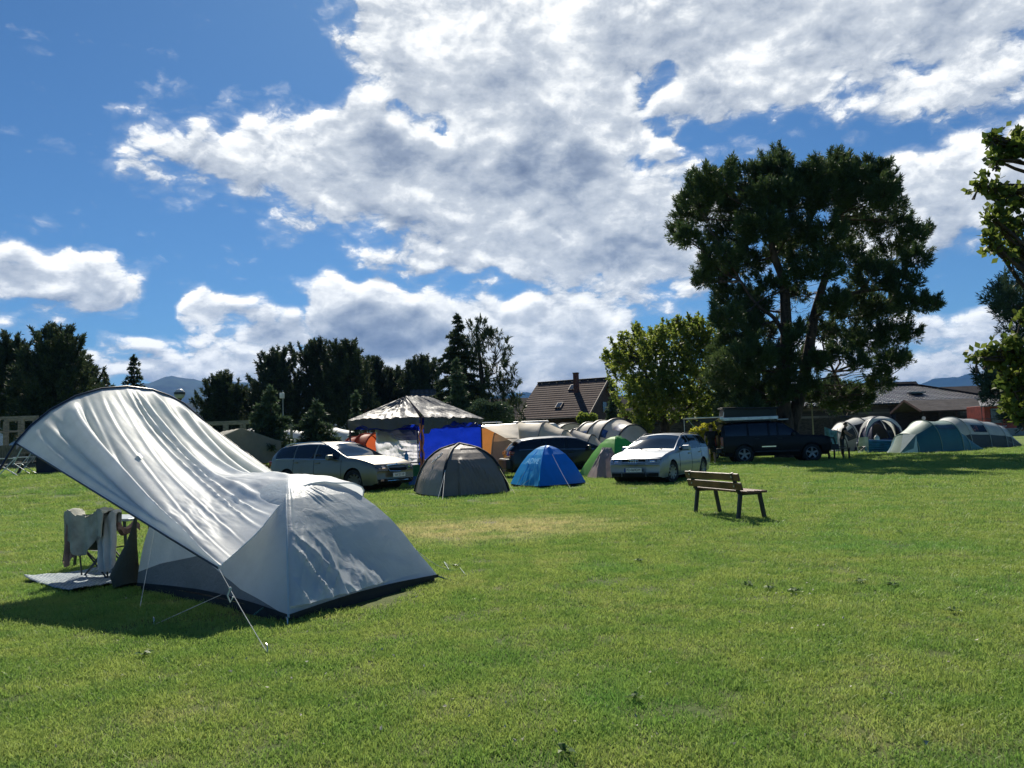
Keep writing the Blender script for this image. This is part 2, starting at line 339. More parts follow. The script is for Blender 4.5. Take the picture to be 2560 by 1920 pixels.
def build_grass():
    global P_, S_
    keep = np.ones(len(P_), bool)
    for (x, y, r) in NOG: keep &= (P_[:, 0]-x)**2+(P_[:, 1]-y)**2 > r*r
    p, s = P_[keep], S_[keep]
    me = bpy.data.meshes.new('grass'); me.vertices.add(len(p)); me.vertices.foreach_set('co', p.astype(np.float32).ravel())
    a = me.attributes.new('scl', 'FLOAT', 'POINT'); a.data.foreach_set('value', s.astype(np.float32))
    a = me.attributes.new('rz', 'FLOAT', 'POINT'); a.data.foreach_set('value', rng.uniform(0, 6.28, len(p)).astype(np.float32))
    o = bpy.data.objects.new('grass', me); COL.objects.link(o); tag(o, 'short mown lawn grass with clover and dry straw tones across the campsite', 'grass', kind='stuff')
    ng = bpy.data.node_groups.new('grass_scatter', 'GeometryNodeTree')
    ng.interface.new_socket('Geometry', in_out='INPUT', socket_type='NodeSocketGeometry'); ng.interface.new_socket('Geometry', in_out='OUTPUT', socket_type='NodeSocketGeometry')
    N = ng.nodes.new; L = ng.links.new
    gi, go, ip, ci = N('NodeGroupInput'), N('NodeGroupOutput'), N('GeometryNodeInstanceOnPoints'), N('GeometryNodeCollectionInfo')
    ci.inputs[0].default_value = tc_; ci.inputs[1].default_value = True; ci.inputs[2].default_value = True
    na, nb = N('GeometryNodeInputNamedAttribute'), N('GeometryNodeInputNamedAttribute'); na.data_type = nb.data_type = 'FLOAT'
    na.inputs[0].default_value = 'scl'; nb.inputs[0].default_value = 'rz'; cx = N('ShaderNodeCombineXYZ')
    L(gi.outputs[0], ip.inputs['Points']); L(ci.outputs[0], ip.inputs['Instance']); ip.inputs['Pick Instance'].default_value = True
    L(na.outputs[0], ip.inputs['Scale']); L(nb.outputs[0], cx.inputs[2]); L(cx.outputs[0], ip.inputs['Rotation']); L(ip.outputs[0], go.inputs[0])
    md = o.modifiers.new('scatter', 'NODES'); md.node_group = ng
# ------------------------------------------------------------ mountains
def ridge(name, pts, dist, depth, m, base=0):
    az = [math.atan2(*(lambda d: (d.x, d.y))(ray(*p))) for p in pts]
    hz = [D(x, y, dist*1.0).z*1.0 for x, y in pts]
    lo, hi = az[0], az[-1]; n = 260
    A = np.linspace(lo, hi, n); Hh = np.interp(A, az, hz)
    V = []; rows = 14
    for j in range(rows+1):
        s = j/rows; prof = math.sin(min(1, s/.62)*math.pi/2)**1.35 if s < .62 else math.cos((s-.62)/.38*math.pi/2)
        for i in range(n):
            d = dist*math.cos(0)+(s-.62)*depth; x = d*math.tan(A[i]); h = Hh[i]*prof*(d/dist if s < .62 else 1)
            h += Hh[i]*(.05*fbm(x*.0012, d*.0012, 3, 1, 5)*math.sin(s*math.pi) + (.10*fbm(x*.004, d*.003, 9)*math.sin(s/.62*math.pi) if s < .62 else 0)) + (.006*Hh[i]*fbm(i*.6, j, 5))
            V.append((x, d, h-3))
    F = [(j*n+i, j*n+i+1, (j+1)*n+i+1, (j+1)*n+i) for j in range(rows) for i in range(n-1)]
    me = npmesh(name, np.array(V), np.array(F), True); me.materials.append(m)
    o = bpy.data.objects.new(name, me); COL.objects.link(o); tag(o, kind='structure'); return o
forest = mat('forest_slope', (.022, .040, .024), .95, var=.5, scale=.004, spec=.05)
ridge('mountains', [(-500,1010),(-100,985),(150,970),(260,958),(330,962),(355,956),(380,950),(400,942),(430,936),(462,944),(500,950),(530,957),(560,951),(600,957),(650,955),(720,962),(800,958),(900,966),(1000,975),(1150,985),(1250,988),(1290,984),(1313,978),(1345,986),(1450,990),(1600,985)], 6200, 2600, forest)
ridge('mountains', [(1700,985),(1900,975),(2050,968),(2110,963),(2153,956),(2190,946),(2220,947),(2259,957),(2294,961),(2320,951),(2334,945),(2393,943),(2425,934),(2470,934),(2560,940),(2700,960),(3000,970)], 6200, 2600, forest)
ridge('hills', [(-200,1060),(200,1040),(430,1010),(475,1002),(510,1003),(560,1020),(640,1030),(760,1040),(900,1055),(1100,1062)], 2600, 900, forest)
# ------------------------------------------------------------ gravel path
pm = mat('path_gravel', (.42, .39, .33), .9, var=.15, scale=6, bump=.01, bscale=60)
def strip(name, pts, w, m, z=.004):
    mb = MB(); L = []
    for i, p in enumerate(pts):
        d = (pts[min(i+1, len(pts)-1)]-pts[max(0, i-1)]).normalized(); q = Vector((-d.y, d.x, 0))
        L.append((p+q*w/2, p-q*w/2))
    for (a, b), (c, d) in zip(L, L[1:]): mb.add([(v.x, v.y, z) for v in (a, b, d, c)], [(0, 1, 2, 3)])
    return tag(mb.build(name, m), kind='structure')
strip('path', [Vector((x, y, 0)) for x, y in ((-70, 40), (-40, 41), (-25, 42), (-14, 42))], 2.2, pm, .724)
strip('path', [Vector((x, y, 0)) for x, y in ((22, 67.5), (34, 68), (60, 67.5), (90, 67))], 2.4, pm, .504)
# ------------------------------------------------------------ air
mb = MB(); mb.box((0, 5000, 334), (24000, 14000, 670)); 
hm = bpy.data.materials.new('air'); hm.use_nodes = True; t = NT(hm.node_tree)
t.n('ShaderNodeOutputMaterial', {1: t.n('ShaderNodeVolumePrincipled', {'Color': (.20, .45, 1.0, 1), 'Density': 7.0e-5, 'Anisotropy': 0.0}).outputs[0]})
hz_o = tag(mb.build('haze', hm), 'thin blue daylight haze filling the air toward the mountains', 'haze', kind='stuff')
# ------------------------------------------------------------ the big grey tent with its raised awning
fly_m = bpy.data.materials.new('tent_fabric'); fly_m.use_nodes = True
def fabric(name, col, transl=.22, rough=.5, sheen=0, wr=.004, spec=.5, crease=1.0, dens=1.0):
    m = bpy.data.materials.get(name) or bpy.data.materials.new(name); m.use_nodes = True; t = NT(m.node_tree)
    tc = t.n('ShaderNodeTexCoord').outputs['Object']
    n1 = t.noise(tc, 2.2, 5, .6)
    cc = t.mix(t.smooth(n1, .3, .7), tuple(c*.9 for c in col), tuple(min(1, c*1.06) for c in col))
    wv = t.n('ShaderNodeTexVoronoi', {'Vector': t.vm('ADD', tc, t.vm('SCALE', t.n('ShaderNodeTexNoise', {'Vector': tc, 'Scale': 3.0*dens, 'Detail': 3}).outputs['Color'])), 'Scale': 4.0*dens, 'Detail': 2.0, 'Roughness': .6}, feature='DISTANCE_TO_EDGE')
    cr = t.smooth(wv.outputs[0], .0, .13)
    h = t.m('ADD', t.m('MULTIPLY', cr, .35*crease), t.m('MULTIPLY', t.noise(tc, 6*dens, 4, .5), .8))
    bp = t.n('ShaderNodeBump', {'Strength': 1.0, 'Distance': wr*2.2, 'Height': h})
    bp2 = t.n('ShaderNodeBump', {'Strength': .3, 'Distance': .0008, 'Height': t.noise(tc, 350, 2), 'Normal': bp.outputs[0]})
    b = t.n('ShaderNodeBsdfPrincipled', {'Base Color': cc, 'Roughness': rough, 'Specular IOR Level': spec, 'Normal': bp2.outputs[0]})
    tr = t.n('ShaderNodeBsdfTranslucent', {0: cc, 'Normal': bp.outputs[0]})
    t.n('ShaderNodeOutputMaterial', {0: t.n('ShaderNodeMixShader', {0: transl, 1: b.outputs[0], 2: tr.outputs[0]}).outputs[0]}); return m
fly_m = fabric('tent_fabric', (.70, .76, .79), .50, .45, wr=.0022, crease=.8)
awn_m = fabric('awning_fabric', (.84, .87, .89), .46, .55, wr=.0010, spec=.4, crease=.6)
grey_m = fabric('tent_grey', (.17, .19, .205), .25, .6)
blk_m = mat('black_fabric', (.012, .015, .02), .7, bump=.002)
navy_m = mat('navy_pole', (.012, .018, .035), .35)
rope_m = mat('guy_rope', (.62, .64, .60), .7); teal_rope = mat('teal_strap', (.04, .16, .13), .6); peg_m = mat('steel_peg', (.45, .45, .45), .35, 1.0)
cN, cR, cL = G(722, 1560), G(1096, 1454), G(343, 1475); cF = cL+cR-cN; cC = (cN+cR+cL+cF)/4
T0 = (cL+cF)/2
PROF = [(0, 1.055), (.107, 1.045), (.25, 1.005), (.35, .955), (.473, .87), (.516, .825), (.598, .735), (.693, .61), (.777, .468), (.858, .304), (.939, .163), (1, .05)]
def prof(s): return float(np.interp(s, [p[0] for p in PROF], [p[1] for p in PROF]))
def QN(s): q = cC.lerp(cN, s); return Vector((q.x, q.y, prof(s)))
def QR(s): q = cC.lerp(cR, s); return Vector((q.x, q.y, prof(s)))
def hoopz(k): return .05+.99*(1-min(1, k)**3.6)**.68
def hoop(s, c):
    k = 1-(1-s)**1.6; q = T0.lerp(c, k); return Vector((q.x, q.y, hoopz(k)))
axis = (cL-cN).normalized(); perp = (cR-cN).normalized()
_la, _lb = (cL-cN).length/2, (cR-cN).length/2
def domez(x, y):
    d = Vector((x-cC.x, y-cC.y, 0)); a, b = d.dot(axis)/_la, abs(d.dot(perp))/_lb
    if a > 1.9 or a < -1 or b > 1: return 0
    fr_ = max(0, a-1)*_la*.45; a = min(a, 1.0)
    s = max(-a, b); return -fr_+lerp(prof(s), hoopz(min(1, b)), max(0, min(1, (a+s)/(1+s)))) if b >= -a else prof(s)
tent = empty('dome_tent', cC, 'large silver grey dome tent with a raised awning on an arched pole, nearest the camera', 'tent')
def zdisp(p, a=.012, s=2.2): return a*fbm(p.x, p.y, p.z, s, 4)
def end_fn(u, v):
    s = v; p = QN(s).lerp(QR(s), u); bow = math.sin(u*math.pi)
    p = p - axis*(bow*(.13*s**2+.02*s)-bow*.18*(1-s)*s) if False else p + axis*(bow*(.10*s*s-.05*s))
    p.z += bow*.02*(s > .98)
    n = -axis
    kx = (u-.06)/.62; w_ = S01(v, .58+.28*kx+.07*fbm(u*6, 3, 1), .80+.20*kx+.05*fbm(u*9, 1, 1))*max(0, min(1, (1-kx)*3))*min(1, max(0, u*14))
    if w_ > 0 and v < .97:
        r1 = 1-abs(mnoise.noise(Vector((u*9-v*7, v*4, 3)))); r2 = 1-abs(mnoise.noise(Vector((u*16+v*13, u*5, 7))))
        p += n*w_*(.060*(v-.6)*3+.040*(r1**8)+.026*(r2**7)+.012*mnoise.noise(Vector((u*40, v*26, 1))))
    w2 = math.exp(-((u-.42)/.16)**2-((v-.42)/.10)**2); p += n*w2*.03*(1-abs(mnoise.noise(Vector((u*12-v*11, 2, 3)))))**4
    w3 = math.exp(-(u/.07)**2)*min(1, (1-v)*4); p += n*w3*.035*math.sin(min(1, u/.07)*math.pi)
    p += n*(.010*fbm(p.x*2, p.y*2, p.z*2, 1.2, 3)*bow + .012*bow*max(0, mnoise.noise(Vector((p.y*5+p.z*4, p.z*6, 1)))))
    return p
mb = MB(); mb.grid(end_fn, 120, 110); mb.build('end_panel', fly_m, tent, True, 40)
def side_fn(u, s, c1=None, far=False):
    q1 = QN(s) if not far else QR(s); q2 = hoop(s, cL if not far else cF)
    p = q1.lerp(q2, u); bow = math.sin(u*math.pi)
    p += (perp if not far else -perp)*bow*.07*s
    p.z += .03*bow*(s > .985)
    p += perp*.010*bow*fbm(p.x*2, p.z*2, 4, 1.5, 3); return p
SPL = [(0, .05), (.30, .16), (.60, .37), (.85, .27), (1, .17)]
def s_at(u, z):
    lo, hi = .2, 1.0
    for _ in range(18):
        m = (lo+hi)/2
        if side_fn(u, m).z > z: lo = m
        else: hi = m
    return lo
def spl(u): return s_at(u, float(np.interp(u, [a for a, b in SPL], [b for a, b in SPL])))
mb = MB(); mb.grid(lambda u, v: side_fn(u, v*spl(u)), 50, 34); mb.build('side_panel', fly_m, tent, True, 40)
mb = MB(); mb.grid(lambda u, v: side_fn(u, lerp(spl(u), 1, v))+perp*.0, 50, 10); o = mb.build('lower_panel', grey_m, tent, True, 40); tag(o, 'dark grey lower gusset')
mb = MB(); mb.grid(lambda u, v: side_fn(u, v, far=True), 24, 24); mb.build('side_panel', fly_m, tent, True, 40)
# bathtub groundsheet
mb = MB(); ins = [cC.lerp(k, .975) for k in (cN, cR, cF, cL)]
for a, b in zip(ins, ins[1:]+ins[:1]):
    mb.add([(a.x, a.y, 0), (b.x, b.y, 0), (b.x, b.y, .07), (a.x, a.y, .07)], [(0, 1, 2, 3)])
mb.add([(k.x, k.y, .02) for k in ins], [(0, 1, 2, 3)]); mb.build('groundsheet', blk_m, tent, True)
# black hem ribbon along the end and the near side
mb = MB()
mb.grid(lambda u, v: end_fn(u, 1.0)*1.0+Vector((0, 0, -.03*v-.0))-axis*.004+Vector((0, 0, .02)), 40, 1)
mb.grid(lambda u, v: side_fn(u, 1.0)+Vector((0, 0, -.03*v+.02))-perp*.004, 40, 1); mb.build('hem', blk_m, tent, True)
# inner tent seen through the open front, rolled door
mb = MB(); mb.grid(lambda u, v: (lambda h: Vector((h.x, h.y, h.z*.86)))(T0.lerp(Vector((hoop(v, cL).lerp(hoop(v, cF), u).x, hoop(v, cL).lerp(hoop(v, cF), u).y, 0)), .86)+Vector((0, 0, hoop(v, cL).z))-axis*.45), 10, 16)
mb.build('inner_door', grey_m, tent, True, 40)
mb = MB(); b0 = cL+axis*.04-perp*.02
mb.tube([b0+Vector((0, 0, .70))-axis*.05, b0+Vector((0, 0, .55)), b0+axis*.05+Vector((0, 0, .42)), b0+axis*.13+Vector((0, 0, .26)), b0+axis*.20+Vector((0, 0, .12)), b0+axis*.16+Vector((0, 0, .02))], [.012, .03, .055, .10, .135, .11], 14)
mb.build('rolled_door', fabric('door_mesh', (.075, .08, .065), .2, .7, dens=2), tent, True, 60)
# near pole seam with its bright fold
mb = MB(); mb.tube([QN(s)-axis*.008-perp*.008 for s in np.linspace(.42, 1, 16)], .009, 6); mb.build('pole_sleeve', fly_m, tent, True, 60)
# ---- arched awning pole
aA = D(45, 1105, 8.7); ad = Vector((.49, .87, 0)).normalized()
AP = [(-.75, 0), (-.62, .5), (-.40, .92), (-.18, 1.20), (-.017, 1.48), (.143, 1.66), (.355, 1.835), (.65, 2.0), (.96, 2.10), (1.29, 2.14), (1.65, 2.115), (1.89, 2.05), (2.12, 1.955), (2.42, 1.741), (2.68, 1.40), (2.9, .9), (3.05, .4), (3.1, 0)]
def arc(t_):
    z = float(np.interp(t_, [a for a, b in AP], [b for a, b in AP])); q = aA+ad*t_; return Vector((q.x, q.y, z))
mb = MB(); mb.tube([aA+ad*a+Vector((0, 0, b-aA.z)) for a, b in AP], .014, 8); mb.build('arch_pole', navy_m, tent, True, 60)
# ---- awning cloth
hC = G(545, 1418, .43)
HEM = [(0.0, hC), (.12, hC+(D(600, 1368, 6.36)-hC)*.25), (.27, D(600, 1370, 6.42)), (.40, D(645, 1328, 6.62)), (.52, D(694, 1268, 6.95)), (.60, D(728, 1240, 7.18)), (.66, D(765, 1222, 7.42)), (.74, D(806, 1222, 7.60)), (.80, D(836, 1235, 7.66)), (.87, D(880, 1233, 7.78)), (.92, D(910, 1243, 7.9)), (.96, Vector((-1.75, 8.6, .72))), (1, Vector((-2.05, 9.2, .50)))]
def hem(u):
    i = max(k for k in range(len(HEM)) if HEM[k][0] <= u+1e-9); i = min(i, len(HEM)-2)
    t_ = (u-HEM[i][0])/(HEM[i+1][0]-HEM[i][0]); p0, p1, p2, p3 = [HEM[min(max(k, 0), len(HEM)-1)][1] for k in (i-1, i, i+1, i+2)]
    return ((p1*2)+(p2-p0)*t_+(p0*2-p1*5+p2*4-p3)*t_*t_+(p1*3-p0-p2*3+p3)*t_**3)*.5
MIDZ = [(0, 0), (.15, -.03), (.35, -.12), (.55, -.27), (.75, -.40), (.87, -.42), (.95, -.24), (1, 0)]
FOLD = [  # (u at the arch, u at the hem, width, depth, start v)
    (.05, .015, .020, .018, .1), (.115, .03, .022, .026, .05), (.245, .05, .040, .105, .0), (.315, .08, .016, .02, .0), (.40, .18, .014, .012, .05), (.475, .30, .014, .012, .0),
    (.535, .42, .013, .028, .0), (.565, .47, .012, .030, .0), (.60, .52, .022, .055, .0), (.685, .66, .030, .075, .0), (.735, .71, .012, .014, .05), (.82, .82, .042, .095, .0), (.94, .93, .03, .03, .02)]
def awn(u, v):
    a = arc(lerp(-.017, 2.42, u))-Vector((0, 0, .012)); h = hem(u); c = a.lerp(h, .56); c.z += 2.0*float(np.interp(u, [m[0] for m in MIDZ], [m[1] for m in MIDZ]))
    w = v; p = a*(1-w)**2 + c*(2*w*(1-w)) + h*(w*w)
    env = min(1, v/.09)*min(1, (1-v)/.22+.12)*min(1, u/.04+.1)*min(1, (1-u)/.03+.1)
    d = 0
    for (u0, u1, wd_, dp, v0) in FOLD:
        uc = lerp(u0, u1, v**.8)*(1)+.006*math.sin(v*9+u0*40); x = (u-uc)/(wd_*(1-.35*v))
        if abs(x) < 3: d += dp*(math.exp(-x*x*1.2)-.55*math.exp(-(x-1.25)**2*1.6))
    d += (.0015+.012*math.exp(-((u-.56)/.08)**2))*fbm(u*30, v*7, 2, 1, 4) + .006*fbm(u*6, v*5, 5, 1.2, 3)
    if v > .62: d += .012*math.sin(min(1, (v-.62)/.38)*math.pi)*fbm(u*14, v*13, 8, 1, 4)*1.6
    p = p + Vector((.35, -.45, .82))*(d*env)
    if v > .35:
        dz = domez(p.x, p.y)+.014+.012*env*fbm(u*20, v*9, 3, 1, 3)+.5*d*min(1, (1-v)*3)
        if dz > .12: k = .012; hi = max(p.z, dz); p.z = hi+k*math.log(1+math.exp(-abs(p.z-dz)/k))
    return p
mb = MB(); mb.grid(awn, 190, 120); aw = mb.build('awning', awn_m, tent, True, 60)
mb = MB(); mb.grid(lambda u, v: arc(lerp(-.017, 2.42, u))+Vector((.004, -.012, -.002-.085*v))+Vector((.02, -.03, 0))*v, 80, 1); mb.build('awning_sleeve', fabric('sleeve', (.24, .26, .28), .1), tent, True, 60)
mb = MB(); mb.tube([awn(0, v)+Vector((0, 0, -.006)) for v in np.linspace(0, 1, 40)], .0085, 6); mb.tube([awn(1, v) for v in np.linspace(0, 1, 30)], .005, 6)
mb.build('awning_binding', navy_m, tent, True, 60)
mb = MB(); mb.tube([awn(u, 1.0)+Vector((0, -.004, -.004)) for u in np.linspace(.02, .93, 70)], .007, 6); mb.build('awning_binding', fly_m, tent, True, 60)
# ---- lines and pegs
pegC = G(668, 1632)
def line(pts, m, r=.0026, name='guy_line', par=None):
    mb = MB(); mb.tube(pts, r, 5); return mb.build(name, m, par or tent, True)
def sag(a, b, k=.03, n=8): return [a.lerp(b, i/n)-Vector((0, 0, k*math.sin(math.pi*i/n))) for i in range(n+1)]
line(sag(hC, pegC, .01), rope_m)
mb = MB(); m_ = hC.lerp(pegC, .28); mb.tube([m_, m_+Vector((-.02, 0, -.05)), m_+Vector((0, 0, -.1)), m_+Vector((.02, 0, -.06))], .006, 5); mb.ball(m_, .012, 6, 5); mb.build('line_slider', rope_m, tent, True)
line([side_fn(.42, .99), G(385, 1562)], rope_m, .003); line([side_fn(.15, .995), side_fn(.15, .995)+Vector((-.02, -.18, -.02))], teal_rope, .006)
for p in (pegC, G(385, 1562), cN+Vector((0, -.04, 0))):
    mb = MB(); mb.tube([p+Vector((.01, -.02, -.02)), p+Vector((0, 0, .05)), p+Vector((-.01, .012, .056)), p+Vector((-.012, .014, .04))], .004, 6); mb.build('tent_peg', peg_m, tent, True)
# door-side prop line and webbing
line([hoop(.55, cL)+Vector((-.02, 0, 0)), G(350, 1518)], rope_m, .003)
line([cN+Vector((0, 0, .07)), cN+Vector((0, -.03, 0))], teal_rope, .005); line([end_fn(1, 1), cR+Vector((.12, .02, 0))], teal_rope, .008)
q = end_fn(1, .86); line(sag(q, G(1140, 1428), .04), rope_m, .003); line([G(1140, 1428), G(1110, 1405, .03), G(1128, 1432), G(1150, 1420, .02), G(1165, 1438)], teal_rope, .005, 'webbing')
mb = MB(); mb.grid(lambda u, v: awn(.30+.022*u, .40+.028*v)+Vector((.01, -.022, .018)), 3, 3); mb.build('care_label', mat('label_white', (.8, .8, .8), .5), tent, True)
for k in (0, .25, .5, .75, 1): NOG.append((lerp(cC.x, T0.x, k), lerp(cC.y, T0.y, k), .85))
NOG += [((cN.x+cR.x)/2-.25, (cN.y+cR.y)/2+.15, .6), (cN.x-.25, cN.y+.5, .35), (cR.x-.35, cR.y+.1, .3)]
# ------------------------------------------------------------ cars (x forward, y left, z up)
def paint(name, col, metal=.55, rough=.32, dirt=.12, coat=.8, spec=.5):
    m = bpy.data.materials.new(name); m.use_nodes = True; t = NT(m.node_tree)
    tc = t.n('ShaderNodeTexCoord').outputs['Object']; n1 = t.noise(tc, 3, 6, .65); z = t.n('ShaderNodeSeparateXYZ', {0: tc}).outputs[2]
    dm = t.m('MULTIPLY', t.smooth(t.m('ADD', z, t.m('MULTIPLY', n1, .35)), .72, .15), dirt*3)
    cc = t.mix(dm, col, (.16, .14, .11)); rg = t.m('ADD', rough, t.m('MULTIPLY', n1, dirt))
    b = t.n('ShaderNodeBsdfPrincipled', {'Base Color': cc, 'Metallic': metal, 'Roughness': rg, 'Coat Weight': coat, 'Coat Roughness': .06, 'Specular IOR Level': spec})
    t.n('ShaderNodeOutputMaterial', {0: b.outputs[0]}); return m
glass_m = mat('car_glass', (.006, .010, .018), .05, var=.1, spec=.5)
tyre_m = mat('tyre', (.018, .018, .018), .85, var=.2); rim_m = mat('alloy_rim', (.22, .23, .25), .35, .8); rimd_m = mat('dark_rim', (.10, .10, .11), .35, .8)
plas_m = mat('black_plastic', (.018, .019, .02), .55); under_m = mat('underbody', (.006, .006, .006), .9)
chr_m = mat('chrome', (.75, .76, .78), .12, 1.0, var=.03); lampg_m = mat('headlamp_glass', (.07, .08, .10), .10, .2, var=.5, scale=14, spec=.8, coat=1)
red_m = mat('tail_lamp', (.28, .012, .01), .15, var=.3, scale=14, coat=.8); amber_m = mat('indicator', (.55, .25, .08), .2)
plate_m = mat('number_plate', (.78, .78, .76), .4, var=.04); ptxt_m = mat('plate_print', (.015, .015, .02), .5); eu_m = mat('plate_blue', (.01, .04, .30), .4)
seat_m = mat('car_interior', (.06, .06, .065), .8)
def interp(L): 
    xs = [p[0] for p in L]; ys = [p[1] for p in L]
    def f(x): return float(np.interp(x, xs, ys))
    return f
def make_wheel(root, c, r, w, side, rim, nsp=5, steer=0.0, tw=.55, two=False):
    M_ = Matrix.Translation(c) @ Matrix.Rotation(steer, 4, 'Z')
    o = None
    mb = MB(); mb.M = M_
    prof_ = [(r*.60, -w*.5), (r*.93, -w*.5), (r, -w*.36), (r, w*.36), (r*.93, w*.5), (r*.68, w*.52), (r*.62, w*.40)]
    n = 36; V = [(a*math.cos(k*2*math.pi/n), b*side, a*math.sin(k*2*math.pi/n)) for k in range(n) for a, b in prof_]; m = len(prof_)
    mb.add(V, [(k*m+j, k*m+j+1, ((k+1) % n)*m+j+1, ((k+1) % n)*m+j) for k in range(n) for j in range(m-1)])
    wh = mb.build('wheel', tyre_m, root, smooth=35)
    mb = MB(); mb.M = M_
    mb.tube([(0, side*w*.10, 0), (0, side*w*.12, 0)], r*.64, 28); rb = []
    pr = [(r*.64, w*.12), (r*.66, w*.47), (r*.62, w*.50), (r*.585, w*.44), (r*.58, w*.12)]; m = len(pr)
    V = [(a*math.cos(k*2*math.pi/n), b*side, a*math.sin(k*2*math.pi/n)) for k in range(n) for a, b in pr]
    mb.cm = 1; mb.add(V, [(k*m+j, k*m+j+1, ((k+1) % n)*m+j+1, ((k+1) % n)*m+j) for k in range(n) for j in range(m-1)])
    for k in range(nsp):
        for da in ((-.13, .13) if two else (0,)):
            a = 2*math.pi*k/nsp+.3; ca, sa = math.cos(a), math.sin(a); a2 = a+da; p0 = Vector((r*.10*ca, side*w*.40, r*.10*sa)); p1 = Vector((r*.60*math.cos(a2), side*w*.44, r*.60*math.sin(a2)))
            mb.beam(p0, p1, r*(.10 if two else .20)*tw/.55, w*.12, up=(0, 1, 0))
    mb.tube([(0, side*w*.30, 0), (0, side*w*.46, 0)], r*.13, 14)
    mb.build('rim', [under_m, rim], wh, smooth=35); return wh
def make_car(name, label, loc, rz, S, pnt, rim, roofmat=None):
    root = empty(name, loc, label, 'car', S.get('group'), rz)
    Lh = S['L']/2; top, belt, bot, wid = interp(S['top']), interp(S['belt']), interp(S['bot']), interp(S['wid'])
    side = interp(S.get('side', [(0, .90), (.22, .95), (.45, 1.0), (.68, .992), (.95, .955), (1.2, .93)]))
    wr_, ra = S['wr'], S['ra']; xf, xr = S['axf'], S['axr']
    bl = S.get('bulge', .17); bw = S.get('bulge_len', .75)
    xs = set(np.round(np.linspace(-Lh, Lh, 70), 4)) | {round(p[0], 4) for k in ('top', 'belt', 'wid') for p in S[k]}
    for c in (xf, xr):
        for a in np.linspace(0, math.pi, 17): xs.add(round(c+ra*math.cos(a), 4))
    xs = sorted(x for x in xs if -Lh <= x <= Lh)
    def zlow(x):
        z = bot(x)
        for c in (xf, xr):
            if abs(x-c) < ra: z = max(z, wr_+math.sqrt(ra*ra-(x-c)**2)*S.get('archk', 1.0))
        return min(z, belt(x)-.03)
    def bul(x, y):
        k = max(0, (abs(x)-(Lh-bw))/bw); return x-math.copysign(1, x)*bl*(abs(y)/S['W'])**2.4*k
    tum = S.get('tum', .40)
    def up(x, k):      # k 0..1 side line, 1..2 roof half
        yb = wid(x)*side(belt(x)); h = max(.012, top(x)-belt(x)); cr_ = min(.16*h, .065); zs = belt(x)+h-cr_; ys = max(.05, yb-tum*(h-cr_)-min(.03, h))
        if k <= 1: return (yb+(ys-yb)*k + .03*math.sin(k*math.pi)*min(1, h/.4), belt(x)+(zs-belt(x))*k)
        j = k-1; return (ys*(1-j), zs+cr_*math.sin(j*math.pi/2)**.8)
    def P3(x, y, z, s): return Vector((bul(x, y), y*s, z))
    def section(x, s):
        zl = zlow(x); bz = belt(x); o = []
        for j in range(7):
            z = zl+(bz-zl)*j/6; o.append(P3(x, wid(x)*side(z), z, s))
        for k in (.33, .66, 1, 1.12, 1.35, 1.65, 2): y, z = up(x, k); o.append(P3(x, y, z, s))
        return o
    mb = MB(); secs = {s: [section(x, s) for x in xs] for s in (1, -1)}
    for s in (1, -1):
        n = len(secs[s][0]); mb.add([p for r in secs[s] for p in r], [(i*n+j, i*n+j+1, (i+1)*n+j+1, (i+1)*n+j) for i in range(len(xs)-1) for j in range(n-1)])
    for e in (0, -1):
        a, b = secs[1][e], secs[-1][e]; n = len(a); mb.add(a+b, [(j, j+1, n+j+1, n+j) for j in range(n-1)])
    body = mb.build('body', pnt, root, smooth=S.get('sharp', 32))
    # dark interior and underside
    mb = MB(); mb.box((0, 0, (S['bz']+.42)/2+.05), (S['L']*.93, S['W']*1.5, .30)); mb.box(((S['cab'][0]+S['cab'][1])/2, 0, .62), (S['cab'][0]-S['cab'][1], S['W']*1.55, .34))
    for c in (xf, xr): mb.cyl((c, 0, wr_), ra*.97, S['W']*1.62, 20, 'Y')
    mb.build('underbody', under_m, root)
    # windows
    def strip(x0, x1, k0, k1, s, off=.006, nx=14, trim=None):
        m = MB()
        def f(u, v):
            x = lerp(x0, x1, u); y, z = up(x, lerp(k0, k1, v)); p = P3(x, y, z, s)
            y2, z2 = up(x, lerp(k0, k1, v)+.02); t1 = Vector((0, (y2-y)*s, z2-z)); x2 = x+.01; y3, z3 = up(x2, lerp(k0, k1, v)); t2 = P3(x2, y3, z3, s)-p
            nn = t2.cross(t1); nn.normalize()
            if nn.y*s < 0 and lerp(k0, k1, v) <= 1: nn = -nn
            if lerp(k0, k1, v) > 1 and nn.z < 0: nn = -nn
            return p+nn*off
        m.grid(f, nx, 4); return m
    ck = interp(S.get('trimk', [(-9, .90), (9, .90)]))
    for s in (1, -1):
        for (x0, x1) in S['win']:
            strip(x0, x1, .07, .93, s).build('side_window', glass_m, root, smooth=60)
        if S.get('chrome'):
            x0, x1 = S['win'][0][0], S['win'][-1][1]
            m = MB(); m.tube([P3(x, *up(x, .02), s)+Vector((0, s*.008, 0)) for x in np.linspace(x0, x1, 24)], .010, 5); m.tube([P3(x, *up(x, .96), s)+Vector((0, s*.012, 0)) for x in np.linspace(x0, x1, 24)], .007, 5); m.build('window_trim', chr_m, root, smooth=60)
        m = MB()
        for x in S['doors']:
            zz = [zlow(x)+.02+(belt(x)-zlow(x)-.02)*j/8 for j in range(9)]; m.tube([P3(x, wid(x)*side(z)+.001, z, s) for z in zz], .0055, 4)
        m.tube([P3(x, wid(x)*side(S['sill'])+.001, S['sill'], s) for x in np.linspace(S['doors'][-1], S['doors'][0], 12)], .005, 4)
        m.build('door_gap', under_m, root)
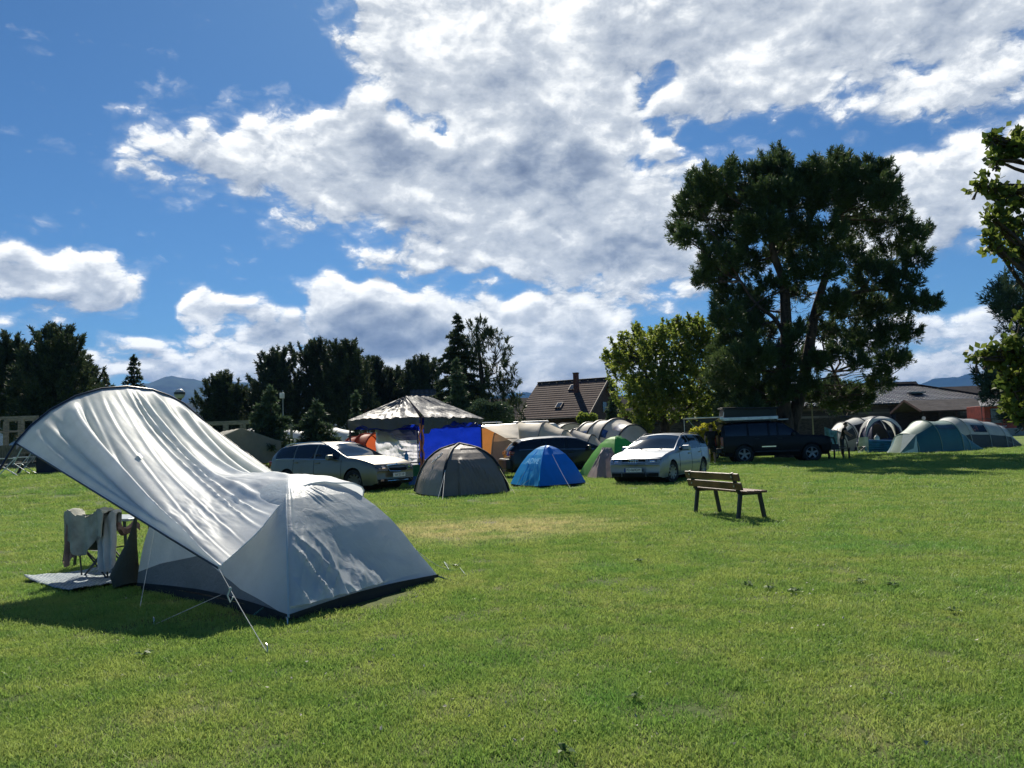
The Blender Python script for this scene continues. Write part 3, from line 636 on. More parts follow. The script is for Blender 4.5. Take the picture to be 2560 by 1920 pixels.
        for x in S['handles']:
            m = MB(); z = belt(x)-.10; y = wid(x)*side(z); m.box((x, s*(y+.012), z), (.20, .03, .035)); m.build('door_handle', S.get('handle_m', pnt), root, bevel=.008)
        m = MB(); x, z = S['mir']; y = wid(x)*.97
        m.box((x, s*(y+.11), z), (.13, .24, .16)); o = m.build('wing_mirror', S.get('mirror_m', pnt), root, bevel=.04); 
        m = MB(); m.beam((x, s*y*.93, z-.04), (x, s*(y+.05), z-.05), .06, .05); m.build('mirror_arm', plas_m, o)
        if S.get('rails'):
            r0, r1 = S['rails']; m = MB(); pts = []
            for i in range(15):
                x = lerp(r0, r1, i/14); y, z = up(x, 1.03); e = min(1, min(i, 14-i)/1.6); pts.append(P3(x, y, z+.005+.045*e, s))
            m.tube(pts, .015, 6); m.build('roof_rail', S.get('rail_m', chr_m), root, smooth=60)
    def wscreen(x0, x1, k0=1.04):
        m = MB()
        def f(u, v):
            x = lerp(x0, x1, u); s = 1 if v >= .5 else -1; k = lerp(k0, 2, 1-abs(v-.5)*2)
            y, z = up(x, k); p = P3(x, y, z, s); return p+Vector((.007 if x0 > 0 else -.007, 0, .006))
        m.grid(f, 12, 16); return m
    wscreen(*S['wind']).build('windscreen', glass_m, root, smooth=60)
    if S.get('rear'): wscreen(*S['rear']).build('rear_window', glass_m, root, smooth=60)
    # front end: polygons laid on the bulged nose
    def nose(y, z, off=0.0, e=1):
        # outermost body point at this height
        best = None
        for x in (xs[::-1] if e > 0 else xs):
            yb = abs(y)
            if z <= belt(x): w = wid(x)*side(z); ok = zlow(x) <= z and yb <= w+1e-3
            else: ok = z <= top(x) and yb <= wid(x)*.96
            if ok: best = x; break
        if best is None: best = e*(Lh-.3)
        k = bul(best, y); return Vector((k+e*off, y, z))
    def patch(poly, m, nm, off=.006, th=.0, parent=None, e=1, nu=8):
        """poly: bottom and top edge lists [(y,z)...] of equal length"""
        b, t_ = poly; mm = MB(); V = []; n = len(b); nv = 4
        for i in range(n):
            for j in range(nv+1): y = lerp(b[i][0], t_[i][0], j/nv); z = lerp(b[i][1], t_[i][1], j/nv); V.append(nose(y, z, off, e))
        mm.add(V, [(i*(nv+1)+j, (i+1)*(nv+1)+j, (i+1)*(nv+1)+j+1, i*(nv+1)+j+1) for i in range(n-1) for j in range(nv)]); return mm.build(nm, m, parent or root, smooth=50)
    def span(y0, y1, zb, zt, n=9):
        ys_ = [lerp(y0, y1, i/(n-1)) for i in range(n)]
        fb = zb if callable(zb) else (lambda u: zb); ft = zt if callable(zt) else (lambda u: zt)
        return [(y, fb(i/(n-1))) for i, y in enumerate(ys_)], [(y, ft(i/(n-1))) for i, y in enumerate(ys_)]
    S['face'](locals())
    nsp, two = S.get('spokes', (5, False))
    for s in (1, -1):
        make_wheel(root, Vector((xf, s*(S['W']-S.get('inset', .13)), wr_)), wr_, .21, s, rim, nsp, S.get('steer', 0), two=two)
        make_wheel(root, Vector((xr, s*(S['W']-S.get('inset', .13)), wr_)), wr_, .21, s, rim, nsp, 0, two=two)
    return root
def plate(root, c, text, rz=0.0, eu=True, size=.105, tilt=0.0):
    M_ = Matrix.Translation(c) @ Matrix.Rotation(rz, 4, 'Z') @ Matrix.Rotation(tilt, 4, 'Y')
    mb = MB(); mb.M = M_; mb.box((0, 0, 0), (.012, .52, .115)); p = mb.build('number_plate', plate_m, root)
    if eu: mb = MB(); mb.M = M_; mb.box((.008, -.235, 0), (.006, .05, .112)); mb.build('country_band', eu_m, p)
    me = text_mesh(text, size, .001); me.transform(Matrix.Scale(.40/max(.01, max(v.co.x for v in me.vertices)-min(v.co.x for v in me.vertices)), 4, (1, 0, 0)))
    me.transform(M_ @ Matrix.Translation((.0085, .02, 0)) @ Matrix(((0, 0, 1, 0), (1, 0, 0, 0), (0, 1, 0, 0), (0, 0, 0, 1))))
    link('plate_text', me, p, False, (ptxt_m,)); return p
# ---- gold-grey estate
def face_estate(K):
    root, patch, span, nose = K['root'], K['patch'], K['span'], K['nose']
    for s in (1, -1):
        b, t_ = span(s*.42, s*.80, lambda u: .635+.03*u, lambda u: .735+.035*u); o = patch((b, t_), lampg_m, 'headlight', .008)
        b, t_ = span(s*.50, s*.60, .66, .74); patch((b, t_), chr_m, 'reflector', .012, parent=o, nu=4)
        b, t_ = span(s*.47, s*.78, lambda u: .30+.02*u, lambda u: .37-.02*u); o = patch((b, t_), plas_m, 'fog_light', .006)
        b, t_ = span(s*.56, s*.66, .31, .36, 4); patch((b, t_), lampg_m, 'lens', .012, parent=o)
    o = patch(span(-.40, .40, lambda u: .575+.02*abs(u-.5)*2, lambda u: .75), under_m, 'grille', .012)
    mb = MB()
    for i in range(13): y = -.33+i*.055; mb.beam(nose(y, .60, .016), nose(y, .725, .016), .006, .006)
    mb.build('grille_bars', under_m, o)
    mb = MB(); mb.tube([nose(y, z, .02) for y, z in ((-.42, .75), (-.37, .59), (0, .57), (.37, .59), (.42, .75), (.2, .765), (0, .77), (-.2, .765), (-.42, .75))], .012, 6); mb.build('grille_frame', chr_m, o, smooth=60)
    mb = MB(); c = nose(0, .775, .01); mb.tube([c, c+Vector((.012, 0, 0))], .035, 14); o = mb.build('badge', chr_m, root)
    mb = MB(); mb.tube([c+Vector((.012, 0, 0)), c+Vector((.016, 0, 0))], .022, 12); mb.build('badge_centre', plas_m, o)
    patch(span(-.73, .73, lambda u: .25, lambda u: .36), under_m, 'lower_intake', .008)
    mb = MB(); mb.tube([nose(y, .315, .016) for y in np.linspace(-.44, .44, 9)], .008, 5); mb.build('intake_trim', chr_m, root)
    plate(root, nose(0, .47, .03), 'AA 521 HP', eu=False)
    for s in (1, -1):
        b, t_ = span(s*.45, s*.84, .80, .95); patch((b, t_), red_m, 'tail_light', .006, e=-1)
        mb = MB(); mb.box((-2.24, s*.775, .86), (.16, .09, .16)); mb.build('tail_light', red_m, root, bevel=.02)
sk = dict(L=4.83, W=.905, wr=.33, ra=.385, axf=1.46, axr=-1.38, bz=.18,
    top=[(-2.415, .62), (-2.40, .86), (-2.36, 1.02), (-2.22, 1.16), (-2.0, 1.335), (-1.85, 1.42), (-1.4, 1.475), (-.6, 1.505), (-.1, 1.495), (.25, 1.455), (.6, 1.31), (.95, 1.12), (1.18, 1.02), (1.5, .985), (1.9, .915), (2.2, .845), (2.33, .79), (2.40, .70), (2.415, .60)],
    belt=[(-2.415, .58), (-2.38, .80), (-2.25, .99), (-1.5, 1.0), (0, .965), (.9, .945), (1.3, .92), (1.9, .85), (2.2, .78), (2.36, .72), (2.415, .56)],
    bot=[(-2.415, .34), (-2.2, .24), (-1.9, .22), (1.9, .20), (2.2, .20), (2.415, .26)], wid=[(-2.415, .78), (-2.3, .845), (-2.0, .885), (-1.2, .905), (1.2, .905), (1.8, .89), (2.2, .86), (2.36, .82), (2.415, .78)],
    win=[(-2.02, -1.12), (-1.06, -.22), (-.14, .86)], doors=[.98, -.18, -1.10], handles=[-.02, -.98], sill=.30, mir=(.62, 1.02), rails=(-1.75, .1), wind=(1.12, .30), rear=(-2.30, -2.02), cab=(.9, -2.2), chrome=True, face=face_estate, steer=R_(16), spokes=(10, False), tum=.42)
gold = paint('champagne_paint', (.20, .18, .145), .6, .34, .12, .5)
p = Vector((-4.63, 23.28, 0)); fz = R_(-34); f_ = Vector((math.cos(fz), math.sin(fz), 0)); lf = Vector((-f_.y, f_.x, 0)); p = p-f_*1.46+lf*.80
make_car('estate_car', 'champagne grey estate car with roof rails and dark wheels, left of the gazebo', p, fz, sk, gold, rimd_m)
# ---- silver saloon estate with the four rings
silver = paint('silver_paint', (.30, .32, .35), .45, .32, .12, .6)
def face_silver(K):
    root, patch, span, nose = K['root'], K['patch'], K['span'], K['nose']
    for s in (1, -1):
        b, t_ = span(s*.42, s*.80, lambda u: .575+.01*u, lambda u: .70+.005*u); o = patch((b, t_), lampg_m, 'headlight', .008)
        b, t_ = span(s*.64, s*.655, .58, .70, 3); patch((b, t_), plas_m, 'divider', .013, parent=o); b, t_ = span(s*.47, s*.60, .60, .685, 5); patch((b, t_), chr_m, 'reflector', .012, parent=o)
    o = patch(span(-.345, .345, lambda u: .58, .70), under_m, 'grille', .012)
    mb = MB(); mb.tube([nose(y, z, .014) for y, z in ((-.37, .705), (-.35, .575), (0, .56), (.35, .575), (.37, .705), (0, .715), (-.37, .705))], .014, 6); mb.build('grille_frame', silver, o, smooth=60)
    mb = MB()
    for k in (-1.5, -.5, .5, 1.5):
        c = nose(k*.068, .64, .024); mb.tube([c+Vector((0, .046*math.cos(a), .046*math.sin(a))) for a in np.linspace(0, 2*math.pi, 19)], .0065, 5, cap=False)
    mb.build('badge_rings', chr_m, o, smooth=60)
    for y0, y1 in ((-.70, -.38), (-.34, .34), (.38, .70)): patch(span(y0, y1, .225, .325), under_m, 'lower_intake', .009)
    plate(root, nose(0, .41, .035), 'PD\u2022069DM')
    mb = MB(); mb.tube([nose(y, .345, .012) for y in np.linspace(-.84, .84, 21)], .006, 4); mb.build('bumper_line', plas_m, root)
    for s in (1, -1):
        mb = MB(); mb.beam((1.22, s*.1+.25, .915), (.92, s*.45-.05, 1.0), .012, .012); mb.build('wiper', plas_m, root)
        mb = MB(); mb.box((-2.09, s*.735, .80), (.16, .10, .17)); mb.build('tail_light', red_m, root, bevel=.02)
au = dict(L=4.48, W=.866, wr=.31, ra=.36, axf=1.38, axr=-1.24, bz=.16,
    top=[(-2.24, .60), (-2.22, .82), (-2.17, .98), (-1.98, 1.20), (-1.75, 1.36), (-1.6, 1.395), (-.9, 1.42), (-.3, 1.42), (.1, 1.39), (.45, 1.26), (.85, 1.05), (1.08, .94), (1.4, .90), (1.8, .84), (2.08, .765), (2.18, .72), (2.23, .60), (2.24, .55)],
    belt=[(-2.24, .56), (-2.20, .78), (-2.08, .92), (-1.4, .93), (0, .905), (.8, .885), (1.2, .86), (1.8, .78), (2.1, .70), (2.2, .62), (2.24, .53)],
    bot=[(-2.24, .30), (-1.9, .22), (1.8, .19), (2.1, .18), (2.24, .22)], wid=[(-2.24, .74), (-2.1, .81), (-1.8, .85), (-1, .866), (1.1, .866), (1.7, .85), (2.05, .82), (2.18, .79), (2.24, .75)],
    win=[(-1.92, -1.12), (-1.06, -.22), (-.14, .74)], doors=[.84, -.18, -1.09], handles=[-.02, -.96], sill=.27, mir=(.52, .97), rails=(-1.65, .0), rail_m=plas_m, wind=(1.0, .15), rear=(-2.16, -1.80), cab=(.8, -2.0), face=face_silver, steer=R_(-14), spokes=(9, False), tum=.40)
fz = math.atan2(-.85, -.526); f_ = Vector((math.cos(fz), math.sin(fz), 0)); lf = Vector((-f_.y, f_.x, 0))
p = Vector((4.38, 22.75, 0))-f_*1.38-lf*.74
make_car('estate_car', 'silver estate car with a four-ring badge facing the camera, behind the bench', p, fz, au, silver, rim_m)
# ---- black estate behind the blue tent
black = paint('black_paint', (.004, .006, .009), .0, .3, .03, .3, .3)
def face_black(K):
    root, patch, span, nose = K['root'], K['patch'], K['span'], K['nose']
    for s in (1, -1):
        patch(span(s*.45, s*.80, .64, .74), lampg_m, 'headlight', .008)
        b, t_ = span(s*.40, s*.82, .80, .95); patch((b, t_), red_m, 'tail_light', .008, e=-1)
        mb = MB(); mb.box((-2.20, s*.775, .90), (.20, .10, .13)); mb.build('tail_light', red_m, root, bevel=.03)
    patch(span(-.40, .40, .62, .73), plas_m, 'grille', .01)
    mb = MB(); mb.box((-2.34, 0, .50), (.22, 1.70, .40)); mb.build('rear_bumper', plas_m, root, bevel=.06)
    mb = MB(); mb.box((-2.08, 0, 1.44), (.26, 1.15, .03)); mb.build('rear_spoiler', black, root, bevel=.01)
bk = dict(sk); bk.update(face=face_black, chrome=True, rails=None, steer=0, spokes=(5, True), L=4.77)
bk['top'] = [(x*.985, z*.985) for x, z in sk['top']]; bk['belt'] = [(x*.985, z) for x, z in sk['belt']]; bk['wid'] = [(x*.985, z) for x, z in sk['wid']]; bk['bot'] = [(x*.985, z) for x, z in sk['bot']]
bk['L'] = 4.83*.985; bk['axf'] = 1.44; bk['axr'] = -1.36
make_car('estate_car', 'black estate car half hidden behind the blue dome tent', (1.95, 30.2, 0), R_(10), bk, black, rim_m)
# ---- dark off-roader with roof tent
navy = paint('navy_paint', (.004, .0045, .007), .0, .38, .03, .08, .2)
def face_suv(K):
    root, patch, span, nose = K['root'], K['patch'], K['span'], K['nose']
    for s in (1, -1):
        patch(span(s*.55, s*.86, .82, .97), lampg_m, 'headlight', .01)
        mb = MB(); mb.box((-2.38, s*.825, 1.0), (.12, .12, .42)); o = mb.build('tail_light', red_m, root, bevel=.02)
        mb = MB(); mb.box((-2.385, s*.827, .745), (.12, .12, .10)); mb.build('reversing_lens', lampg_m, root, bevel=.01)
        mb = MB(); mb.tube([(1.95, s*.95, .42), (.9+.2, s*.95, .42)], .03, 6); 
        mb = MB(); mb.tube([(-.95, s*.97, .50), (.95, s*.97, .50)], .04, 8); mb.build('side_step', plas_m, root, smooth=60)
        mb = MB(); mb.box((-.35, s*.925, .73), (.62, .012, .05)); mb.build('body_stripe', chr_m, root)
    patch(span(-.50, .50, .82, .96), plas_m, 'grille', .01)
    mb = MB(); mb.box((2.50, 0, .62), (.34, 1.72, .24)); mb.beam((2.64, -.5, .7), (2.56, -.5, 1.02), .06, .06); mb.beam((2.64, .5, .7), (2.56, .5, 1.02), .06, .06); mb.beam((2.56, -.5, 1.02), (2.56, .5, 1.02), .06, .06)
    mb.build('bull_bar', plas_m, root, bevel=.03)
    mb = MB(); mb.box((-2.52, 0, .58), (.22, 1.76, .22)); mb.build('rear_bumper', plas_m, root, bevel=.03)
sv = dict(L=4.90, W=.93, wr=.40, ra=.47, axf=1.50, axr=-1.42, bz=.40, bulge=.07, bulge_len=.4,
    top=[(-2.45, .9), (-2.44, 1.25), (-2.38, 1.70), (-2.30, 1.80), (-1.5, 1.86), (0, 1.86), (.35, 1.82), (.62, 1.62), (.95, 1.32), (1.02, 1.24), (1.6, 1.20), (2.2, 1.14), (2.38, 1.08), (2.43, .95), (2.45, .8)],
    belt=[(-2.45, .88), (-2.43, 1.20), (0, 1.18), (.9, 1.17), (1.2, 1.15), (2.2, 1.06), (2.40, .98), (2.45, .78)],
    bot=[(-2.45, .52), (-1.0, .46), (1.0, .46), (2.45, .52)], wid=[(-2.45, .86), (-2.3, .90), (-1.2, .92), (1, .93), (2.1, .91), (2.35, .87), (2.45, .82)],
    side=[(0, .95), (.5, .98), (.8, 1.0), (1.1, .98), (1.3, .965)],
    win=[(-2.25, -1.28), (-1.18, -.38), (-.28, .02), (.10, .72)], doors=[.92, .06, -.98], handles=[.15, -.85], sill=.52, mir=(.72, 1.26), wind=(.98, .42), rear=(-2.44, -2.40), cab=(.6, -2.2), tum=.20, face=face_suv, steer=0, spokes=(5, False), inset=.14, handle_m=plas_m, mirror_m=plas_m, sharp=40)
fz = R_(-6); suv = make_car('off_roader', 'dark navy off-roader with bull bar, parked under the tall pine', (11.78, 36.6, 0), fz, sv, navy, rim_m)
suv['category'] = 'off-roader'
f_ = Vector((math.cos(fz), math.sin(fz), 0)); lf = Vector((-f_.y, f_.x, 0)); sO = Vector((11.78, 36.6, 0))
rt = empty('roof_tent', sO+Vector((0, 0, 1.98)), 'hard-shell roof tent opened as a dark wedge on the off-roader', 'roof tent', rz=fz)
alu_m = mat('aluminium_shell', (.62, .63, .63), .35, .7)
mb = MB(); mb.box((-1.05, 0, .03), (2.45, 1.35, .16)); mb.build('tent_base', alu_m, rt, bevel=.02)
mb = MB(); mb.box((-1.05, 0, -.09), (2.2, 1.2, .05)); 
for x in (-1.9, -.2): mb.box((x, 0, -.135), (.05, 1.6, .04))
mb.build('rack', plas_m, rt)
mb = MB(); A = [(-2.2, y, .115) for y in (-.62, .62)]+[(.12, y, .115) for y in (-.62, .62)]+[(-2.2, y, .50) for y in (-.62, .62)]+[(.12, y, .42) for y in (-.62, .62)]
mb.add(A, [(0, 1, 3, 2), (4, 6, 7, 5), (0, 2, 6, 4), (1, 5, 7, 3), (0, 4, 5, 1), (2, 3, 7, 6)]); mb.build('tent_wall', fabric('roof_tent_cloth', (.03, .035, .033), .05, .7), rt, bevel=.03)
mb = MB(); mb.beam((-2.28, 0, .54), (.16, 0, .455), 1.38, .07, up=(0, 0, 1)); mb.build('tent_lid', plas_m, rt, bevel=.02)
mb = MB(); 
for y in (-.6, .6): mb.beam((-2.24, y, .11), (-2.15, y, .50), .025, .025)
mb.build('strut', alu_m, rt)
mb = MB(); mb.box((.38, -.1, .0-.06), (.50, 1.0, .05)); mb.build('wind_deflector', alu_m, rt, bevel=.015)
# side awning out to the left of the car
aw_ = empty('car_awning', sO+Vector((0, 0, 1.98)), 'pale flat awning stretched out from the rear of the off-roader over the man in black', 'awning', rz=fz)
cream = fabric('awning_cream', (.55, .54, .50), .12, .6)
mb = MB(); mb.grid(lambda u, v: (lerp(-2.3, -3.85, u), lerp(-.8, 1.1, v), .14+.0*u-.05*math.sin(u*3.14)*math.sin(v*3.14)), 12, 8); mb.build('canopy', cream, aw_, smooth=60)
mb = MB(); mb.box((-2.35, .1, .08), (.14, 2.0, .12))
mb.beam((-2.3, -.8, .135), (-3.85, -.8, .135), .03, .03); mb.beam((-2.3, 1.1, .135), (-3.85, 1.1, .135), .03, .03); mb.beam((-3.85, -.8, .135), (-3.85, 1.1, .135), .03, .03); mb.build('frame', alu_m, aw_)
mb = MB(); mb.grid(lambda u, v: (lerp(-2.45, -3.4, u), -.75, .10-.22*v*math.sin(u*3.0)), 10, 4); mb.build('folded_wall', fabric('dark_roll', (.03, .03, .03), .05), aw_, solid=.02)
mb = MB(); mb.tube([(-3.8, 1.05, .12), (-3.8, 1.05, -1.98)], .014, 6); mb.build('pole', alu_m, aw_)
mb = MB(); mb.tube([Vector((-3.85, -.8, .12)).lerp(Vector((-3.1, -.9, -.35)), i/8)-Vector((0, 0, .22*math.sin(i/8*math.pi))) for i in range(9)], .008, 5); mb.build('light_cord', rope_m, aw_)
# ------------------------------------------------------------ trees
def leafmat(name, c1, c2, transl=.35, rough=.55):
    m = bpy.data.materials.new(name); m.use_nodes = True; t = NT(m.node_tree)
    pos = t.n('ShaderNodeNewGeometry').outputs['Position']; rp = t.n('ShaderNodeNewGeometry').outputs['Random Per Island']
    cc = t.mix(t.smooth(t.m('ADD', t.m('MULTIPLY', t.noise(pos, 1.3, 3), .7), t.m('MULTIPLY', rp, .3)), .3, .7), c1, c2)
    b = t.n('ShaderNodeBsdfPrincipled', {'Base Color': cc, 'Roughness': rough, 'Specular IOR Level': .3}); tr = t.n('ShaderNodeBsdfTranslucent', {0: cc})
    t.n('ShaderNodeOutputMaterial', {0: t.n('ShaderNodeMixShader', {0: transl, 1: b.outputs[0], 2: tr.outputs[0]}).outputs[0]}); return m
pine_m = leafmat('pine_needles', (.042, .080, .024), (.105, .145, .048), .32)
dpine_m = leafmat('dark_needles', (.030, .050, .024), (.075, .10, .042), .3)
spr_m = leafmat('spruce_needles', (.045, .078, .040), (.095, .14, .07), .3)
leaf_m = leafmat('leaves', (.13, .19, .035), (.29, .33, .06), .60)
oleaf_m = leafmat('dark_leaves', (.06, .10, .02), (.17, .21, .04), .5)
hedge_m = leafmat('golden_leaves', (.42, .44, .05), (.62, .58, .08), .5)
bark_m = mat('bark', (.075, .055, .042), .9, var=.35, scale=7, bump=.02, bscale=14, stretch=(1, 1, .25))
obark_m = mat('pine_bark', (.10, .068, .050), .9, var=.35, scale=5, bump=.025, bscale=12, stretch=(1, 1, .3))
def unit(n):
    d = rng.normal(size=(n, 3)); return d/np.linalg.norm(d, axis=1)[:, None]
def add_foliage(root, nm, V, F, m):
    me = npmesh(nm, V, F); me.transform(Matrix.Translation(-OFF[root.name])); me.materials.append(m)
    o = bpy.data.objects.new(nm, me); COL.objects.link(o); o.parent = root; OFF[o.name] = OFF[root.name]; return o
def limb(mb, a, b, r0, r1, seed=0, n=6, wob=.06, droop=0.0):
    L = (b-a).length; pts = []
    for i in range(n+1):
        t_ = i/n; w = math.sin(t_*math.pi)*L*wob; p = a.lerp(b, t_)+Vector((mnoise.noise(Vector((seed, t_*2, 1)))*w*2, mnoise.noise(Vector((seed, t_*2, 5)))*w*2, mnoise.noise(Vector((seed, t_*2, 9)))*w - droop*L*math.sin(t_*math.pi)))
        pts.append(p)
    mb.tube(pts, [lerp(r0, r1, i/n) for i in range(n+1)], 6, False)
def lobes_tree(name, label, cat, base, lobes, Y0, m, bark, trunks, dens=260, needle=(.26, .035), K=10, spread=.55, zf=.7, shoot=.30, dv=3.0, upb=.55, hollow=.35, sprig=(6, .7), twigs=(), group=None, leafy=False, seed=1, dvmap=None):
    root = empty(name, base, label, cat, group); r_ = random.Random(seed); mb = MB()
    for tr in trunks: 
        pts = [Vector(p) for p, _ in tr]; rs = [r for _, r in tr]; P2 = []; R2 = []
        for i in range(len(pts)-1):
            p0, p1, p2, p3 = pts[max(0, i-1)], pts[i], pts[i+1], pts[min(len(pts)-1, i+2)]
            for j in range(4): q = j/4; P2.append(((p1*2)+(p2-p0)*q+(p0*2-p1*5+p2*4-p3)*q*q+(p1*3-p0-p2*3+p3)*q**3)*.5); R2.append(lerp(rs[i], rs[i+1], q))
        mb.tube(P2+[pts[-1]], R2+[rs[-1]], 10, False)
    allp = [Vector(p) for tr in trunks for p, _ in tr[1:]]
    Cs, As, Ls = [], [], []
    for i, lb in enumerate(lobes):
        x, y, r = lb[:3]; dy = lb[3] if len(lb) > 3 else r_.uniform(-dv, dv); c = D(x, y, Y0+dy); rm = r*(Y0+dy)/FPX
        q = min(allp, key=lambda p: (p-c).length+.8*max(0, p.z-c.z)); limb(mb, q, c, .045+.018*rm, .015, i*3.1, 6, .10, .03)
        for k in range(5):
            d = Vector((r_.uniform(-1, 1), r_.uniform(-1, 1), r_.uniform(-.4, .8))); limb(mb, q.lerp(c, r_.uniform(.45, .95)), c+d*rm*.9, .02, .006, i*7+k, 4, .12)
        n = int(dens*(r/60)**2*(1 if not leafy else 1)) if dens > 0 else 0
        u = unit(n); rad = rng.uniform(hollow, 1, n)**.6; lump = 1+.25*np.sin(u[:, 0]*5+i)*np.cos(u[:, 1]*4+i*2)
        p = u*(rad*lump)[:, None]*np.array([rm, rm, rm*zf])+np.array(c); a = u*.7+np.array([0, 0, upb])
        Cs.append(p); As.append(a)
        for k in range(sprig[0] if r >= 18 else 2):        # single shoots that break the outline
            d = Vector((r_.gauss(0, 1), r_.gauss(0, 1), abs(r_.gauss(0, .9))+.15)).normalized(); L_ = sprig[1]*r_.uniform(.5, 1.3)*min(1, rm*1.2); s0 = c+Vector((d.x*rm, d.y*rm, d.z*rm*zf))*.85; e_ = (d*.6+Vector((0, 0, .8 if not leafy else .5))).normalized()
            m_ = max(5, int(L_/.05)); tt = np.linspace(0, 1, m_)[:, None]; pp = np.array(s0)+tt*L_*np.array(e_)+rng.normal(0, .012+.03*leafy, (m_, 3)); Cs.append(pp); As.append(np.tile(np.array(e_), (m_, 1))+rng.normal(0, .35, (m_, 3)))
            mb.tube([s0-e_*.2, s0+e_*L_], [.012, .004], 4, False)
    for (x, y, r, n_) in twigs:
        for k in range(n_):
            a0 = T(x+r_.uniform(-r, r), y+r_.uniform(-r, r), r_.uniform(-2, 2)); d = Vector((r_.gauss(0, 1), r_.gauss(0, 1), r_.gauss(-.1, .5))); limb(mb, a0, a0+d*r_.uniform(.4, 1.0), .016, .004, k*1.7+x, 4, .2)
    C_ = np.concatenate(Cs); A_ = np.concatenate(As); A_ /= np.linalg.norm(A_, axis=1)[:, None]
    if leafy: V, F = cards(C_, A_, needle[0], needle[1], K, 1.6)
    else:
        # every shoot carries needles along its length
        base_ = np.concatenate([C_+A_*shoot*s for s in (0, .5)]); V, F = cards(base_, np.concatenate([A_, A_]), needle[0], needle[1], K//2, spread)
    mb.build('trunk', bark, root, True, smooth=60); add_foliage(root, 'crown', V, F, m); return root
BP = [(1962,900,28,-2),(1968,950,26,-2),(2022,965,22,-2),(1950,990,28,-1.5),(2030,920,26,-2),(1990,830,20,-1),(2200,960,30,1),(2150,1010,30,3),(1790,455,50),(1760,470,40),(1860,445,50),(1930,430,45),(1952,398,24),(1950,420,30),(2010,452,48),(2030,422,22),(2070,435,45),(2100,402,22),(2110,440,42),(2160,450,45),(2160,415,18),(2200,455,34),(2204,425,18),(1745,500,50),(1720,545,40),(1700,592,28),(1722,600,30),(1790,520,65),(1860,500,65),(1930,490,65),(2000,500,65),(2080,490,65),(2150,500,60),(2210,490,40),(2235,520,30),(2240,565,34),(2285,595,30),(2310,580,18),
      (2150,575,60),(2220,640,45),(2290,650,34),(2180,690,60),(2255,710,42),(2060,590,50),(1980,580,55),(1900,570,65),(1830,590,65),(1800,650,55),(1785,695,40),(1760,706,20),(1860,660,60),(1840,745,55),(1818,800,40),(1850,820,58),(1830,870,50),(1860,900,70),(1825,945,55),(1850,980,62),(1905,960,58),(1880,1000,60),(1840,1040,44),(1905,900,50),(1900,830,40),(1880,770,45),(1930,1010,32),(1870,1035,36),(1820,1030,30),(2010,660,40),(2060,680,42),(2110,640,50),(2090,760,40),(2140,770,60),(2200,780,50),(2270,765,36),(2325,762,22),(2340,768,12),(2230,838,40),(2280,842,22),(2170,860,45),(2110,850,42),(2150,915,24),(2100,890,24),(2225,905,30),(2262,908,18),(2210,935,14),(2060,830,34),(2050,905,20),(1990,620,40),(1985,700,28),(2000,740,22),(1925,720,30),(2010,900,26),(1985,860,18),(2045,1000,26),(2000,980,16),(1950,640,34),(2080,1000,34,3),(2110,1010,34,3),(2150,990,26,3),(2045,990,22,4)]
py0 = 41.5
bb = G(1962, 1144); bb = Vector((D(1962, 1080, py0).x, py0, 0))
def T(x, y, dy=0): return D(x, y, py0+dy)
trA = [(bb, .62), (T(1962, 1085), .50), (T(1963, 1050, -.1), .40), (T(1958, 1000, -.2), .36), (T(1963, 930, -.3), .33), (T(1966, 860), .31), (T(1964, 780, .2), .28), (T(1958, 700, .3), .23), (T(1935, 640), .17), (T(1925, 560), .12), (T(1935, 470), .07), (T(1950, 400), .03)]
trB = [(bb+Vector((.15, .1, 0)), .5), (T(1975, 1085, .2), .42), (T(1990, 1025, .3), .34), (T(2007, 957, .4), .31), (T(2020, 890, .5), .28), (T(2034, 800, .5), .25), (T(2052, 730, .3), .2), (T(2080, 640), .15), (T(2095, 540), .10), (T(2105, 430), .05)]
trC = [(T(1966, 860), .12), (T(1940, 800, -.4), .11), (T(1890, 760, -1), .08), (T(1850, 700, -1.2), .05)]
trD = [(T(2034, 800, .5), .16), (T(2080, 750, 0), .13), (T(2150, 730, -.6), .09), (T(2240, 720, -.5), .05)]
trE = [(T(2020, 890, .5), .12), (T(2060, 880, 1), .09), (T(2085, 930, 1.5), .06), (T(2110, 990, 2.5), .04)]
lobes_tree('pine_tree', 'tall broad-crowned dark pine with a forked trunk behind the off-roader', 'tree', bb, BP, py0, pine_m, obark_m, [trA, trB, trC, trD, trE], dens=460, needle=(.25, .046), K=12, dv=3.2, zf=.52, seed=3, sprig=(8, .62), twigs=[(1990,760,60,60),(1925,800,50,40),(1930,880,45,30),(2075,960,45,60),(2090,1000,40,40),(2000,850,40,30),(2060,800,50,30)])
